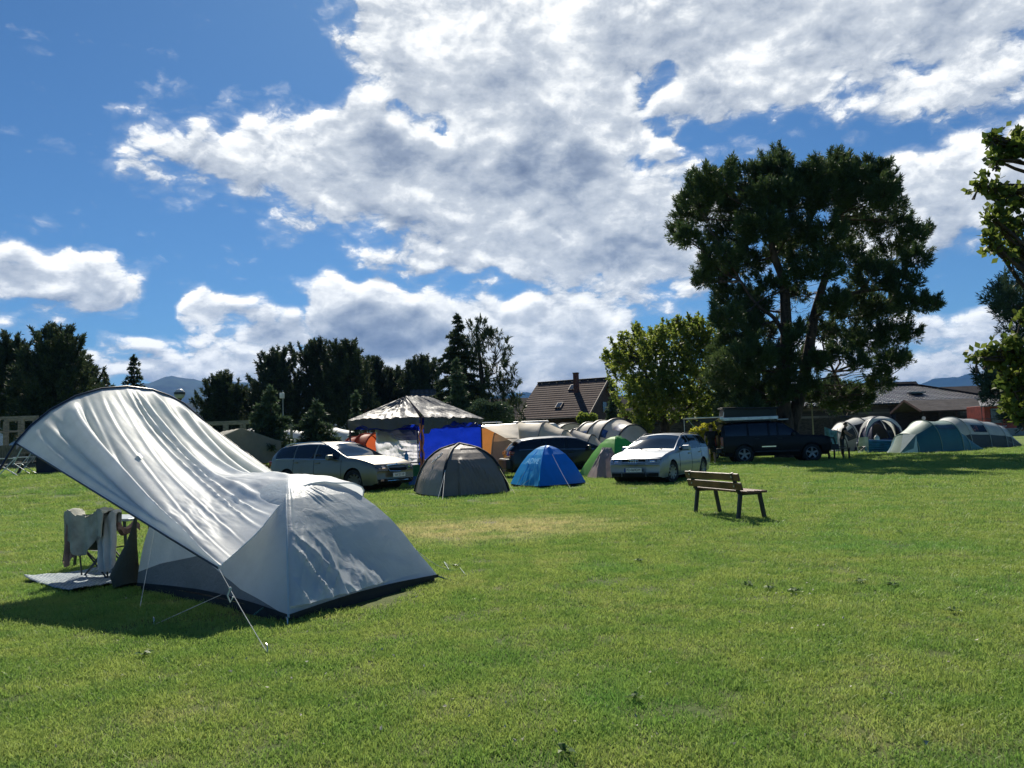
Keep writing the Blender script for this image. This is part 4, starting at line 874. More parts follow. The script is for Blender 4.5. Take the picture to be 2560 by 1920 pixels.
# yellow-green broadleaf tree
BL = [(1560,905,38),(1590,880,40),(1545,930,30),(1535,905,20),(1540,870,14),(1555,850,14),(1620,870,45),(1640,850,30),(1670,865,40),(1700,850,34),(1715,830,22),(1745,840,30),(1760,860,34),(1780,830,14),(1790,880,30),(1600,930,50),(1650,920,55),(1700,900,50),(1750,910,48),(1790,930,36),(1570,970,40),(1610,985,45),(1660,975,55),(1710,960,55),(1760,970,50),(1800,985,30),(1580,1030,36),(1605,1060,30),(1620,1035,34),(1680,1020,45),(1740,1020,48),(1790,1030,34),(1640,1000,40),(1770,1050,24),(1600,1085,20)]
ty = 48; tb = Vector((D(1652, 1080, ty).x, ty, 0))
def T2(x, y, dy=0): return D(x, y, ty+dy)
lobes_tree('broadleaf_tree', 'yellow-green broadleaf tree with low spreading branches beside the cabin', 'tree', tb, BL, ty, leaf_m, bark_m,
    [[(tb, .34), (T2(1664, 1078), .3), (T2(1660, 1060), .26), (T2(1645, 1015), .18), (T2(1625, 960), .12), (T2(1600, 900), .05)], [(T2(1662, 1066), .22), (T2(1690, 1045), .17), (T2(1730, 1010), .11), (T2(1760, 940), .05)], [(T2(1655, 1040), .18), (T2(1680, 960), .11), (T2(1700, 880), .05)]],
    dens=210, needle=(.20, .12), K=5, dv=2.2, leafy=True, zf=.85, hollow=.2, seed=5, sprig=(9, .9))
# the near tree whose twigs hang into the right edge
ny = 9.5; nb = Vector((8.6, 9.8, 0))
NL = [(2480,345,14,0),(2500,365,22,.1),(2535,380,34,0),(2550,340,20,.2),(2490,400,22,0),(2440,468,16,0),(2470,470,26,.1),(2505,490,30,0),(2540,500,34,.2),(2480,540,26,0),(2510,570,34,.1),(2475,590,16,0),(2490,620,18,0),(2545,620,28,.2),(2530,650,14,0),(2555,560,34,.2),
      (2548,800,12,.3),(2530,860,24,0),(2500,875,18,0),(2470,895,18,.1),(2440,898,12,0),(2495,905,26,.1),(2540,900,36,0),(2520,950,34,.1),(2550,980,34,0),(2535,1020,30,.2),(2560,1050,26,0),(2620,700,45,.5),(2650,820,60,.5),(2630,450,50,.6),(2670,600,60,.4),(2670,950,70,.6),(2760,350,110,.4),(2800,700,130,0)]
lobes_tree('linden_tree', 'near tree whose leafy twigs hang in from the right edge', 'tree', nb, NL, ny, oleaf_m, bark_m, [[(nb, .2), (Vector((8.5, 9.7, 2)), .17), (Vector((8.2, 9.7, 4.2)), .12), (Vector((7.9, 9.6, 6.5)), .06)], [(Vector((8.45, 9.7, 1.5)), .10), (Vector((7.4, 9.6, 2.1)), .05)]], dens=170, needle=(.09, .07), K=2, leafy=True, dv=.3, zf=.8, hollow=.1, seed=8, sprig=(3, .25))
# pine behind it
PR = [(2500,745,34),(2540,760,50),(2515,785,24),(2565,740,36),(2600,800,80),(2480,950,26),(2450,945,14),(2520,960,50),(2500,990,40),(2600,980,90),(2620,880,90),(2560,1030,50),(2650,650,90),(2700,800,120),(2720,560,90)]
py2 = 31; pb = Vector((D(2680, 1100, py2).x, py2, 0))
lobes_tree('pine_tree', 'blue-green pine cut off by the right edge, behind the hanging twigs', 'tree', pb, PR, py2, spr_m, obark_m, [[(pb, .35), (D(2680, 900, py2), .25), (D(2685, 600, py2), .1)]], dens=260, needle=(.22, .035), K=10, dv=2.0, seed=9)
def pine(name, label, x, ytop, w, Y, seed, group=None, z0=.5, m=None, low=.27, dens=150):
    r_ = random.Random(seed); b = Vector((D(x, 1100, Y).x, Y, z0)); top = D(x, ytop, Y); H_ = top.z-z0; W_ = w*Y/FPX; lobes = []
    zbot = CAM_H+0; ypx = lambda z: 1105-.0332*(x-1280)-(z-CAM_H)*FPX/Y
    n = 22
    for i in range(n):
        k = i/(n-1); z = z0+H_*lerp(low, .985, k); ww = W_*.5*(math.sin(min(1, (1-k)*1.15+.06)*math.pi*.55)**.8)
        for j in range(2 if k < .9 else 1):
            a = r_.uniform(0, 6.28); rr = ww*r_.uniform(.3, .85) if k < .9 else ww*.2; r_m = ww*r_.uniform(.38, .6)+.25
            lobes.append((x+math.cos(a)*rr*FPX/Y, ypx(z)+r_m*.5*FPX/Y*(k > .9), r_m*FPX/Y, math.sin(a)*rr))
    sc_ = (60/(60*1.0))
    return lobes_tree(name, label, 'tree', b, lobes, Y, m or dpine_m, bark_m, [[(b, .04*H_**.8), (Vector((top.x, Y, z0+H_*.5)), .03*H_**.8), (Vector((top.x, Y, top.z-.6)), .03)]], dens=dens*(Y/41)**1.2*.8, needle=(.30, .075), K=8, dv=0, seed=seed, group=group, shoot=.3, upb=.75, sprig=(5, 1.1))
GP = 'dark pines beyond the camp'
for i, (x, yt, w, Y, lb) in enumerate([
    (28, 842, 110, 62, 'dark pine at the far left edge of the picture'), (130, 832, 190, 58, 'broad dark pine behind the left end of the arched awning'), (205, 900, 90, 64, 'low sprawling pine just right of the broad left pine'),
    (555, 943, 95, 72, 'small rounded pine right of the globe lamp'), (612, 985, 80, 78, 'low pine between the rounded pine and the tall row'), (690, 886, 120, 74, 'leftmost pine of the tall row behind the young spruces'), (788, 858, 130, 76, 'tallest pine of the row, with gaps showing sky low down'),
    (872, 860, 135, 74, 'dense broad pine in the middle of the tall row'), (935, 900, 90, 80, 'narrow pine at the right end of the tall row'), (988, 928, 90, 82, 'low pine behind the left slope of the gazebo roof'), (1062, 903, 130, 80, 'flat-topped pine behind the gazebo peak')]):
    pine('pine_tree', lb, x, yt, w, Y, 20+i, GP)
def spruce(label, x, ytop, w, Y, seed, z0=.5, m=None, droop=.25, dens=1.0, group=None, thin=1.0):
    r_ = random.Random(seed); b = Vector((D(x, 1100, Y).x, Y, z0)); top = D(x, ytop, Y); H_ = top.z-z0; W_ = w*Y/FPX/2
    root = empty('spruce_tree', b, label, 'tree', group); mb = MB(); mb.tube([b, Vector((b.x, Y, top.z))], [.035*H_**.7, .012], 8, False)
    C_, A_ = [], []; nl = int(H_/.34)
    for i in range(nl):
        k = (i+.5)/nl; z = z0+H_*(.06+.94*k); R0 = W_*(1-k)**.85*r_.uniform(.8, 1.15)+.05; nb_ = max(4, int(9*(1-k)+4)*thin)
        for j in range(int(nb_)):
            a = r_.uniform(0, 6.28); R1 = R0*r_.uniform(.6, 1.12); d = Vector((math.cos(a), math.sin(a), 0)); tip = Vector((b.x, Y, z))+d*R1+Vector((0, 0, -droop*R1+.12*R1*(1-k)))
            a0 = Vector((b.x, Y, z)); mb.tube([a0, a0.lerp(tip, .5)+Vector((0, 0, .05*R1)), tip], [.02, .012, .004], 4, False)
            n = max(4, int(R1/.07*dens))
            for q in range(n):
                t_ = (q+r_.random())/n; p = a0.lerp(tip, t_)+Vector((0, 0, .05*R1*math.sin(t_*3.14))); sp_ = .28*R1*(1-t_)+.06
                p += Vector((-d.y, d.x, 0))*r_.uniform(-sp_, sp_)+Vector((0, 0, -abs(r_.gauss(0, .05))))
                C_.append(p); A_.append(d*.9+Vector((-d.y, d.x, 0))*r_.uniform(-.6, .6)+Vector((0, 0, -.25 if droop > .3 else .15)))
    for q in range(10): C_.append(Vector((b.x, Y, top.z-.1*q*.6))); A_.append(Vector((r_.uniform(-.3, .3), r_.uniform(-.3, .3), 1)))
    V, F = cards(np.array([tuple(p) for p in C_]), np.array([tuple(p) for p in A_]), .28, .075*max(1, Y/50), 8, .55)
    mb.build('trunk', bark_m, root, True, smooth=60); add_foliage(root, 'crown', V, F, m or spr_m); return root
SPW = 'spruces among the tents and houses'
spruce('small pointed spruce left of the larger one above the awning', 262, 934, 90, 66, 41, m=dpine_m, group=SPW)
spruce('pointed spruce rising just above the top of the arched awning', 335, 892, 150, 60, 42, m=dpine_m, group=SPW)
spruce('large young spruce in front of the pale tents, left of the smaller one', 678, 972, 165, 38, 43, z0=.75, droop=.12, dens=1.5, group=SPW)
spruce('young spruce directly behind the champagne estate car', 792, 1005, 150, 40, 44, z0=.7, droop=.12, dens=1.5, group=SPW)
spruce('slim little spruce behind the left eave of the gazebo', 893, 984, 46, 44, 45, z0=.6, group=SPW)
spruce('tallest dark spruce right of the gazebo roof', 1152, 788, 230, 60, 46, m=dpine_m, dens=1.4, group=SPW)
spruce('grey-green spruce standing in front of the tallest dark one', 1147, 900, 110, 52, 47, m=spr_m, droop=.05, group=SPW)
spruce('small dark spruce against the gable of the brown-roofed cabin', 1537, 958, 62, 66, 48, group=SPW)
# drooping larch
lx, lY = 1215, 63; lb_ = Vector((D(lx, 1100, lY).x, lY, .5)); LL = [(1195,830,22),(1185,870,26),(1210,850,18),(1235,850,18),(1250,845,12),(1262,870,14),(1270,880,10),(1200,910,34),(1240,925,26),(1270,935,18),(1285,950,14),(1230,975,34),(1275,985,22),(1292,1000,14),(1205,1000,40),(1250,1030,40),(1195,1040,40),(1290,1035,22),(1170,1020,40)]
lobes_tree('larch_tree', 'thin drooping larch with hanging twigs right of the tallest spruce', 'tree', lb_, LL, lY, dpine_m, bark_m, [[(lb_, .25), (D(1205, 950, lY), .18), (D(1190, 815, lY), .04)]], dens=330, needle=(.34, .06), K=6, dv=1.2, upb=-1.3, spread=.3, zf=.9, seed=12)
# shrubs
def shrub(label, x, y, rx, rz, Y, m, seed, n=900, z0=0.0, sz=(.12, .07), group=None):
    b = Vector((D(x, y, Y).x, Y, z0)); root = empty('shrub', b, label, 'shrub', group); rm, rh = rx*Y/FPX, rz*Y/FPX; c = D(x, y, Y)
    u = unit(n); p = u*(rng.uniform(.2, 1, n)**.5*(1+.2*np.sin(u[:, 0]*6+seed)))[:, None]*np.array([rm, rm*.7, rh])+np.array(c); p[:, 2] = np.maximum(p[:, 2], z0+.05)
    V, F = cards(p, u+np.array([0, 0, .5]), sz[0], sz[1], 4, 1.2); mb = MB()
    for k in range(7): limb(mb, b, c+Vector((rnd.uniform(-.6, .6)*rm, rnd.uniform(-.5, .5)*rm, rnd.uniform(-.3, .7)*rh)), .03, .008, k)
    mb.build('stem', bark_m, root, True); add_foliage(root, 'foliage', V, F, m); return root
shrub('golden green shrub lit by the sun behind the man in black', 1770, 1100, 40, 44, 38.6, hedge_m, 1, 3200)
shrub('rounded grey-green shrub beside the street lamp, below the pine crown', 2085, 985, 45, 45, 62, spr_m, 2, 2600, .5, (.2, .09))
shrub('low dark shrub at the foot of the tallest spruce', 1215, 1035, 60, 32, 50, spr_m, 3, 2600, 0, (.18, .07))
shrub('leafy shrub in front of the brown-roofed cabin', 1465, 1050, 26, 16, 56, leaf_m, 4, 700, 0, (.2, .09))
# ------------------------------------------------------------ small tents
def dome(root, N, R, L, h, m, part='panel', P=None, bow=.10, hemz=.04, vm=None, noisea=.012, sleeves=None, n=26, crump=None, F=None):
    """four panels between two crossing poles N-F and L-R. m: materials for NR, RF, FL, LN"""
    F = F or L+R-N; C_ = (N+R+L+F)/4; pf = P or [(0, 1.0), (.2, .975), (.4, .895), (.55, .79), (.7, .63), (.82, .44), (.92, .22), (1, 0)]
    def q(k, s): c = C_.lerp(k, s); return Vector((c.x, c.y, C_.z+hemz+(h-hemz)*float(np.interp(s, [a for a, b in pf], [b for a, b in pf]))))
    out = []
    for i, (a, b) in enumerate(((N, R), (R, F), (F, L), (L, N))):
        nrm = ((a+b)/2-C_).normalized(); vmx = (vm[i] if vm else None) or (lambda u: 1.0)
        def fn(u, v, a=a, b=b, nrm=nrm, vmx=vmx, i=i):
            s = v*vmx(u); w = math.sin(u*math.pi); p = q(a, s).lerp(q(b, s), u) + nrm*w*bow*(s*s-.7*s*(1-s)) + nrm*w*noisea*fbm(u*5, s*6, i*3+h, 1, 4)
            if crump and i in crump: p += nrm*crump[i](u, s)
            return p
        if m[i]: mb = MB(); mb.grid(fn, n, n); mb.build(part, m[i], root, True, smooth=45)
        out.append(fn)
    if sleeves:
        for k in (N, R, F, L):
            mb = MB(); mb.tube([q(k, s)+((k-C_).normalized())*.01+Vector((0, 0, .006)) for s in np.linspace(0, 1, 18)], sleeves[1], 6); mb.build('pole_sleeve', sleeves[0], root, True, smooth=60)
    mb = MB(); ins = [C_.lerp(k, .97) for k in (N, R, F, L)]
    for a, b in zip(ins, ins[1:]+ins[:1]): mb.add([(a.x, a.y, C_.z), (b.x, b.y, C_.z), (b.x, b.y, C_.z+.10), (a.x, a.y, C_.z+.10)], [(0, 1, 2, 3)])
    if not vm: mb.build('groundsheet', blk_m, root, True)
    NOG.append((C_.x, C_.y, (N-F).length*.42)); return out, q, C_
def overlay(fn, u0, u1, v0, v1, m, root, nm, off, shape=None, n=14):
    mb = MB()
    def g(a, b):
        u = lerp(u0, u1, a); lo = v0(a) if callable(v0) else v0; hi = v1(a) if callable(v1) else v1; v = lerp(lo, hi, b); return fn(u, v)+off
    mb.grid(g, n, n); return mb.build(nm, m, root, True, smooth=45)
def guy(root, a, b, m=None, r=.006): mb = MB(); mb.tube(sag(a, b, .02, 5), r, 4); return mb.build('guy_line', m or rope_m, root, True)
# brown dome
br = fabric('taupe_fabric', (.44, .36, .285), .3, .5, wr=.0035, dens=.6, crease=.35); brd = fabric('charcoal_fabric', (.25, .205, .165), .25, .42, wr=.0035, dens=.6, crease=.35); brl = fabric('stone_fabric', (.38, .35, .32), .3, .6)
bN, bR, bL = G(1105, 1245), G(1272, 1232), Vector((-2.75, 22.0, 0))
t1 = empty('dome_tent', (bN+bR+bL+(bL+bR-bN))/4, 'grey-brown dome tent with black pole sleeves and a white ring emblem', 'tent')
def cr1(u, s):
    w = max(0, min(1, (s-(.62+.34*abs(u-.30)))/.12))*(u > .22)*(u < .97)
    return w*(.05*(s-.5)*2+.05*(1-abs(mnoise.noise(Vector((u*17-s*9, s*5, 1)))))**6+.02*mnoise.noise(Vector((u*30, s*14, 3))))
def cr1b(u, s): return .02*max(0, s-.4)*mnoise.noise(Vector((u*24, s*16, 2)))*(u > .3)
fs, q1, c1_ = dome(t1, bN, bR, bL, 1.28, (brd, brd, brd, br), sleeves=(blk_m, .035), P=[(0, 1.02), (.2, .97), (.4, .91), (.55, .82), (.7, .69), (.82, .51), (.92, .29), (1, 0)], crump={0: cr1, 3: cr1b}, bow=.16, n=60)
nNR = ((bN+bR)/2-c1_).normalized(); nLN = ((bN+bL)/2-c1_).normalized()
overlay(fs[0], .30, .93, lambda a: .36-.17*math.sin(a*math.pi)**.7, .40, brl, t1, 'vent_panel', nNR*.012+Vector((0, 0, .012)))
overlay(fs[3], .60, .95, lambda a: .28-.1*math.sin(a*math.pi), .34, brl, t1, 'vent_panel', nLN*.012+Vector((0, 0, .012)))
mb = MB()
for (u, v, ra) in ((.50, .70, .075), (.54, .635, .055), (.57, .575, .07)):
    c = fs[3](u, v)+nLN*.02; tx = (fs[3](u+.02, v)-fs[3](u, v)).normalized(); ty_ = (fs[3](u, v-.02)-fs[3](u, v)).normalized()
    mb.tube([c+tx*(ra*.75*math.cos(a))+ty_*(ra*1.25*math.sin(a)) for a in np.linspace(0, 2*math.pi, 17)], .011, 5, False)
mb.build('emblem', mat('emblem_white', (.75, .75, .73), .5), t1, True, smooth=60)
guy(t1, q1(bN, .55), G(1094, 1250)); guy(t1, q1(bN, .8), G(1106, 1252)); guy(t1, q1(bR, .8), G(1290, 1238), mat('yellow_rope', (.5, .48, .12), .6)); guy(t1, q1(bL, .6), G(1018, 1226), teal_rope)
# blue dome
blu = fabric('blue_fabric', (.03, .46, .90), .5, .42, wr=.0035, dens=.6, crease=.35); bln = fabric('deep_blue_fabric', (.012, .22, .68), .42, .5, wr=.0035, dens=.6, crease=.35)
uN, uR, uL = G(1348, 1222), G(1465, 1212), Vector((-.15, 23.9, 0))
t2 = empty('dome_tent', (uN+uR+uL+(uL+uR-uN))/4, 'bright blue dome tent pitched in front of the black estate car', 'tent')
def cr2(u, s): return .04*(s > .5)*(s-.5)*2*(1-abs(mnoise.noise(Vector((u*12-s*4, s*3, 1)))))**5*(u > .3)
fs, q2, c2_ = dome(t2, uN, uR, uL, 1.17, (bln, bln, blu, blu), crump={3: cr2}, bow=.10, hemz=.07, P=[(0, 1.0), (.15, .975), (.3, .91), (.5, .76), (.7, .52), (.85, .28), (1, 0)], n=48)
n3 = ((uN+uL)/2-c2_).normalized(); n0 = ((uN+uR)/2-c2_).normalized()
mb = MB(); a = fs[0](.22, .26); b = fs[0](.62, .30); mb.grid(lambda u, v: fs[0](lerp(.20, .66, u), lerp(.12, .27-.12*math.sin(u*math.pi), v))+n0*(.02+.10*v*math.sin(u*math.pi))+Vector((0, 0, .02)), 12, 5); mb.build('vent_hood', fabric('pale_blue', (.05, .30, .55), .3, .5), t2, True, smooth=60)
mb = MB(); mb.tube([fs[3](.45, v)+n3*.01 for v in np.linspace(.34, .98, 12)], .007, 4); mb.tube([q2(uN, s)+Vector((0, -.008, .004)) for s in np.linspace(0, 1, 14)], .009, 5); mb.build('seam', blu, t2, True)
me = text_mesh('ADVE', .30, .0005); c = fs[3](.63, .63); tx = (fs[3](.66, .63)-fs[3](.60, .63)).normalized(); ty_ = (fs[3](.63, .60)-fs[3](.63, .66)).normalized(); nz = tx.cross(ty_)
if nz.dot(n3) < 0: nz = -nz
Mt = Matrix.Identity(4)
for i in range(3): Mt[i][0] = tx[i]; Mt[i][1] = ty_[i]; Mt[i][2] = nz[i]; Mt[i][3] = (c+n3*.035)[i]
me.transform(Mt); link('printed_letters', me, t2, True, (fabric('faded_print', (.10, .52, .86), .1, .6),))
guy(t2, fs[3](.5, .45), Vector((uL.x+.12, uL.y-.9, 0))); guy(t2, fs[0](.42, .50), G(1426, 1221)); guy(t2, fs[3](.7, .92), G(1290, 1220))
# green tent with mauve porch
grn = fabric('sunlit_green_fabric', (.52, .84, .36), .7, .5, wr=.0035, dens=.6, crease=.35); grd = fabric('dark_green_fabric', (.03, .24, .06), .35, .5, wr=.0035, dens=.6, crease=.35); mau = fabric('mauve_fabric', (.33, .25, .25), .3, .55, wr=.004, crease=.4)  # left panels painted pale green as if sun shone through
gL, gN, gR = Vector((2.2, 28.4, 0)), Vector((3.3, 26.9, 0)), Vector((5.0, 28.3, 0))
t3 = empty('dome_tent', (gL+gR)/2, 'light green dome tent with a mauve porch, left of the silver car', 'tent')
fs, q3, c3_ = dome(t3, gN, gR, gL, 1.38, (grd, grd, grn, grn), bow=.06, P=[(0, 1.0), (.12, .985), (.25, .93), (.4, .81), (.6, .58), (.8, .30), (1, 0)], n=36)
nn0 = ((gN+gR)/2-c3_).normalized()
mb = MB(); mb.grid(lambda u, v: fs[0](lerp(.05, .9, u), lerp(.02, .20-.08*math.sin(u*math.pi)+.03*math.sin(u*25), v))+nn0*.03+Vector((0, 0, .03)), 24, 6); mb.build('vent_hood', grn, t3, True, smooth=60)
pa, pb_, pc, pd = Vector((2.42, 27.2, .03)), Vector((2.66, 26.25, .03)), Vector((3.42, 26.55, .03)), Vector((3.75, 27.6, .2)); ra_, rb_ = Vector((3.0, 27.3, 1.02)), Vector((3.32, 27.35, 1.0))
mb = MB()
def ppf(u, v):
    a = lerp(0, 3, u); g = [pa, pb_, pc, pd]; i = min(2, int(a)); f_ = a-i; b0 = g[i].lerp(g[i+1], f_); t0 = ra_.lerp(rb_, max(0, min(1, (u-.33)/.33)))
    p = b0.lerp(t0, 1-(1-v)**1.25); w = math.sin(v*math.pi); p += Vector((-.25, -.35, .2))*(.16*w*(u > .3)+.10*w*fbm(u*14, v*5, 3, 1, 3)); return p
mb.grid(ppf, 48, 20); mb.build('porch', mau, t3, True, smooth=50)
# ------------------------------------------------------------ tunnel tents
def tunnel(root, A, B, hoops, mu, ml, split=.34, pole=None, pr=.022, sagk=.02, n=10, ex=.85, wind=(), part='shell', lowpart='lower_wall'):
    A, B = Vector(A), Vector(B); ax = (B-A).normalized(); sd_ = Vector((-ax.y, ax.x, 0))
    ts, hw, hh = zip(*hoops)
    def S(t_, a, off=0.0):
        w, h = float(np.interp(t_, ts, hw)), float(np.interp(t_, ts, hh)); i = max([k for k in range(len(ts)) if ts[k] <= t_+1e-6] or [0]); i = min(i, len(ts)-2); f_ = (t_-ts[i])/(ts[i+1]-ts[i])
        sg = 1-sagk*4*f_*(1-f_)+.006*fbm(t_*3, a*4, 2, 1, 3); c, s = math.cos(a), math.sin(a)
        return A+ax*t_+sd_*(-(w+off)*sg*math.copysign(abs(c)**ex, c))+Vector((0, 0, (h+off)*sg*abs(s)**ex))
    aS = math.pi*split/2
    T_ = [lerp(ts[i], ts[i+1], j/n) for i in range(len(ts)-1) for j in range(n)]+[ts[-1]]
    def part_(a0, a1, na, m, nm):
        mb = MB(); V = [S(t_, lerp(a0, a1, j/na)) for t_ in T_ for j in range(na+1)]
        mb.add(V, [(i*(na+1)+j, (i+1)*(na+1)+j, (i+1)*(na+1)+j+1, i*(na+1)+j+1) for i in range(len(T_)-1) for j in range(na)]); return mb.build(nm, m, root, True, smooth=45)
    part_(aS, math.pi-aS, 24, mu, part); part_(0, aS, 6, ml, lowpart); part_(math.pi-aS, math.pi, 6, ml, lowpart)
    for i, (t_, w, h) in enumerate(hoops):
        if h > .3 and pole:
            mb = MB(); mb.tube([S(t_, a, .012) for a in np.linspace(.02, math.pi-.02, 26)], pr, 5); mb.build('hoop', pole, root, True, smooth=60)
    for (t0, t1, a0, a1, m, nm) in wind:
        mb = MB(); mb.grid(lambda u, v: S(lerp(t0, t1, u), lerp(a0, a1, v), .02), 8, 8); mb.build(nm, m, root, True, smooth=60)
    NOG.append(((A.x+B.x)/2, (A.y+B.y)/2, max(hw))); return S, ax, sd_
beige = fabric('beige_fabric', (.66, .60, .53), .35, .6, wr=.0035, dens=.6, crease=.35); beiged = fabric('slate_fabric', (.06, .075, .10), .1, .6, wr=.0035, dens=.6, crease=.35); bwin = mat('blue_window', (.03, .07, .20), .45, var=.4, scale=5, bump=.003, bscale=6)
char_m = mat('charcoal_pole', (.05, .05, .055), .5)
t4 = empty('tunnel_tent', (4.6, 41, 0), 'beige tunnel tent with dark hoops and blue windows in front of the cabin', 'tent')
S4, ax4, sd4 = tunnel(t4, (3.55, 43.2, 0), (6.9, 38.6, 0), [(0, 1.35, 1.9), (.95, 1.45, 2.2), (1.95, 1.5, 2.27), (3.0, 1.5, 2.3), (4.1, 1.3, 1.95), (5.4, .9, .05)], beige, beiged, .20, char_m, .045,
    wind=[(.10, .85, .35, .85, bwin, 'window'), (1.05, 1.85, .33, .85, bwin, 'window'), (3.55, 4.15, .95, 1.35, bwin, 'window'), (3.05, 3.35, .6, .85, bwin, 'window')])
t5 = empty('tunnel_tent', (3.1, 49, 0), 'small beige tunnel tent peeping out behind the large beige one', 'tent')
tunnel(t5, (2.9, 51, 0), (3.9, 47.5, 0), [(0, 1.2, 1.9), (1.2, 1.3, 2.35), (2.4, 1.3, 2.3), (3.2, 1.0, .1)], beige, beiged, .2, char_m, .045)
# canvas tent, awning walls coloured orange for sun shining through
canv = fabric('canvas', (.74, .65, .52), .35, .7, wr=.0035, dens=.6, crease=.35); canvd = fabric('grey_canvas', (.30, .275, .25), .15, .7); orng = fabric('sunglow_canvas', (.80, .36, .09), .65, .8, wr=.005)
t6 = empty('frame_tent', (0, 36, 0), 'cream canvas frame tent with awning walls painted sun-glow orange, left of the black estate car', 'tent')
S6, _, _ = tunnel(t6, (-.55, 36.4, 0), (3.2, 35.2, 0), [(0, 1.5, 2.05), (.9, 1.65, 2.18), (2.1, 1.65, 2.14), (3.0, 1.4, 1.75), (3.6, .9, 1.2)], canv, canvd, .42, canvd, .03, sagk=.03)
mb = MB(); E_ = [Vector((-3.1, 33.6, 1.95)), Vector((-1.35, 33.3, 2.02)), Vector((-1.5, 36.0, 2.05)), Vector((-3.2, 36.2, 1.98))]
mb.grid(lambda u, v: E_[0].lerp(E_[1], u).lerp(E_[3].lerp(E_[2], u), v)+Vector((0, 0, -.05*math.sin(u*math.pi)*math.sin(v*math.pi)+.02*fbm(u*6, v*6, 1))), 16, 12); mb.build('awning_roof', canv, t6, True, smooth=60)
mb = MB(); mb.grid(lambda u, v: Vector((lerp(-3.15, -1.9, u), 36.1, lerp(0, 2.0, v)))+Vector((0, .06*math.sin(u*20), 0)), 20, 8); mb.build('awning_wall', orng, t6, True, smooth=60)
mb = MB(); mb.grid(lambda u, v: Vector((lerp(-3.1, -1.95, u), 33.7+.05*math.sin(u*18), lerp(2.0-1.95*(1-abs(1-2*u*.9)) if False else lerp(.9, .15, u), 1.97, v))), 20, 8); mb.build('awning_wall', orng, t6, True, smooth=60)
mb = MB(); mb.grid(lambda u, v: Vector((lerp(-1.9, -.3, u), lerp(36.0, 35.2, u), lerp(0, 1.95, v))), 12, 6); mb.build('back_wall', fabric('shaded_sunglow', (.48, .20, .06), .5, .8), t6, True, smooth=60)  # darker copy of the wall colour, painting the shade inside
mb = MB(); a_, b_, c_ = Vector((-1.35, 33.3, 2.02)), Vector((.25, 33.6, 1.15)), Vector((.2, 35.4, 2.1)); mb.grid(lambda u, v: a_.lerp(b_, u).lerp(Vector((-1.4, 35.8, 2.06)).lerp(c_, u), v)+Vector((0, 0, -.07*math.sin(v*3.14)*math.sin(u*3.14)+.03*math.sin(v*14+u*5)*u*(1-v))), 20, 14); mb.build('awning_roof', canv, t6, True, smooth=60)
for p, q in (((-3.1, 33.6), 1.95), ((-1.35, 33.3), 2.02), ((-2.5, 33.5), 1.95)): 
    mb = MB(); mb.tube([(p[0], p[1], 0), (p[0], p[1], q)], .014, 6); mb.build('awning_pole', mat('brown_pole', (.12, .05, .03), .5) if 'brown_pole' not in bpy.data.materials else bpy.data.materials['brown_pole'], t6, True)
yel = mat('yellow_webbing', (.60, .45, .12), .6); mb = MB(); mb.beam((-2.65, 33.4, 1.9), (-.72, 30.6, .05), .05, .01, up=(0, -1, 0)); mb.build('storm_strap', yel, t6, True)
mb = MB(); mb.beam((-3.05, 33.5, 1.5), (-2.2, 32.2, .3), .04, .01, up=(0, -1, 0)); mb.build('storm_strap', yel, t6, True)
t7 = empty('tunnel_tent', (2.9, 37.5, 0), 'low cream tunnel tent between the canvas tent and the beige tunnel tent', 'tent')
tunnel(t7, (1.5, 37.6, 0), (4.7, 36.2, 0), [(0, .9, 1.7), (1.4, 1.0, 1.78), (2.3, 1.0, 1.5), (3.3, .7, .3)], beige, beiged, .2, char_m, .035)
# blue-green tunnel tent and the pale grey one behind it
mint = fabric('sunlit_teal_fabric', (.40, .52, .47), .35, .5, wr=.0035, dens=.6, crease=.35); teal = fabric('shaded_teal_fabric', (.045, .17, .22), .25, .5, wr=.0035, dens=.6, crease=.35); tealw = fabric('teal_window', (.05, .09, .12), .1, .3)  # lit top and shaded sides painted as lighter and darker fabric
t8 = empty('tunnel_tent', (24, 44, 0), 'blue-green tunnel tent with its sunlit top painted lighter, beside the blue air bed', 'tent')
A8 = Vector((D(2240, 1100, 43.5).x, 43.5, 0)); B8 = Vector((D(2480, 1100, 45.5).x, 45.5, 0))
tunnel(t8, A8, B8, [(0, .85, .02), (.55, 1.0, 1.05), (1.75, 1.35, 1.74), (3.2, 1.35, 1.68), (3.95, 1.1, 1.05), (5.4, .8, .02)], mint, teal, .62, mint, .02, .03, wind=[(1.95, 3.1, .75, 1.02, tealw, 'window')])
mb = MB(); mb.add([tuple(A8+Vector((-.25, -.85, .02))), tuple(A8+Vector((.55, -1.2, .01))), tuple(A8+Vector((.62, -.98, 1.0))), tuple(A8+Vector((.3, -.2, 1.02)))], [(0, 1, 2, 3)]); mb.build('porch_flap', fabric('sky_teal', (.11, .24, .32), .3, .6, wr=.002, crease=.3), t8, True)
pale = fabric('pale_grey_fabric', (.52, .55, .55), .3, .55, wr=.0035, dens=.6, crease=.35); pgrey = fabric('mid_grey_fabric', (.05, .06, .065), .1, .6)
t9 = empty('tunnel_tent', (29, 49, 0), 'pale grey tunnel tent with a large side window, rightmost of the tents', 'tent')
A9 = Vector((D(2345, 1100, 48).x, 48, 0)); B9 = Vector((D(2568, 1100, 50.5).x, 50.5, 0))
tunnel(t9, A9, B9, [(0, 1.2, 1.45), (1.0, 1.5, 1.92), (2.5, 1.5, 1.78), (3.9, 1.4, 1.55), (4.6, 1.2, 1.35), (6.0, .9, .02)], pale, pgrey, .26, pale, .02, .02, wind=[(1.35, 2.4, .50, .82, bpy.data.materials['car_glass'], 'window'), (1.4, 1.8, .55, .78, mat('red_curtain', (.35, .10, .08), .6), 'curtain')])
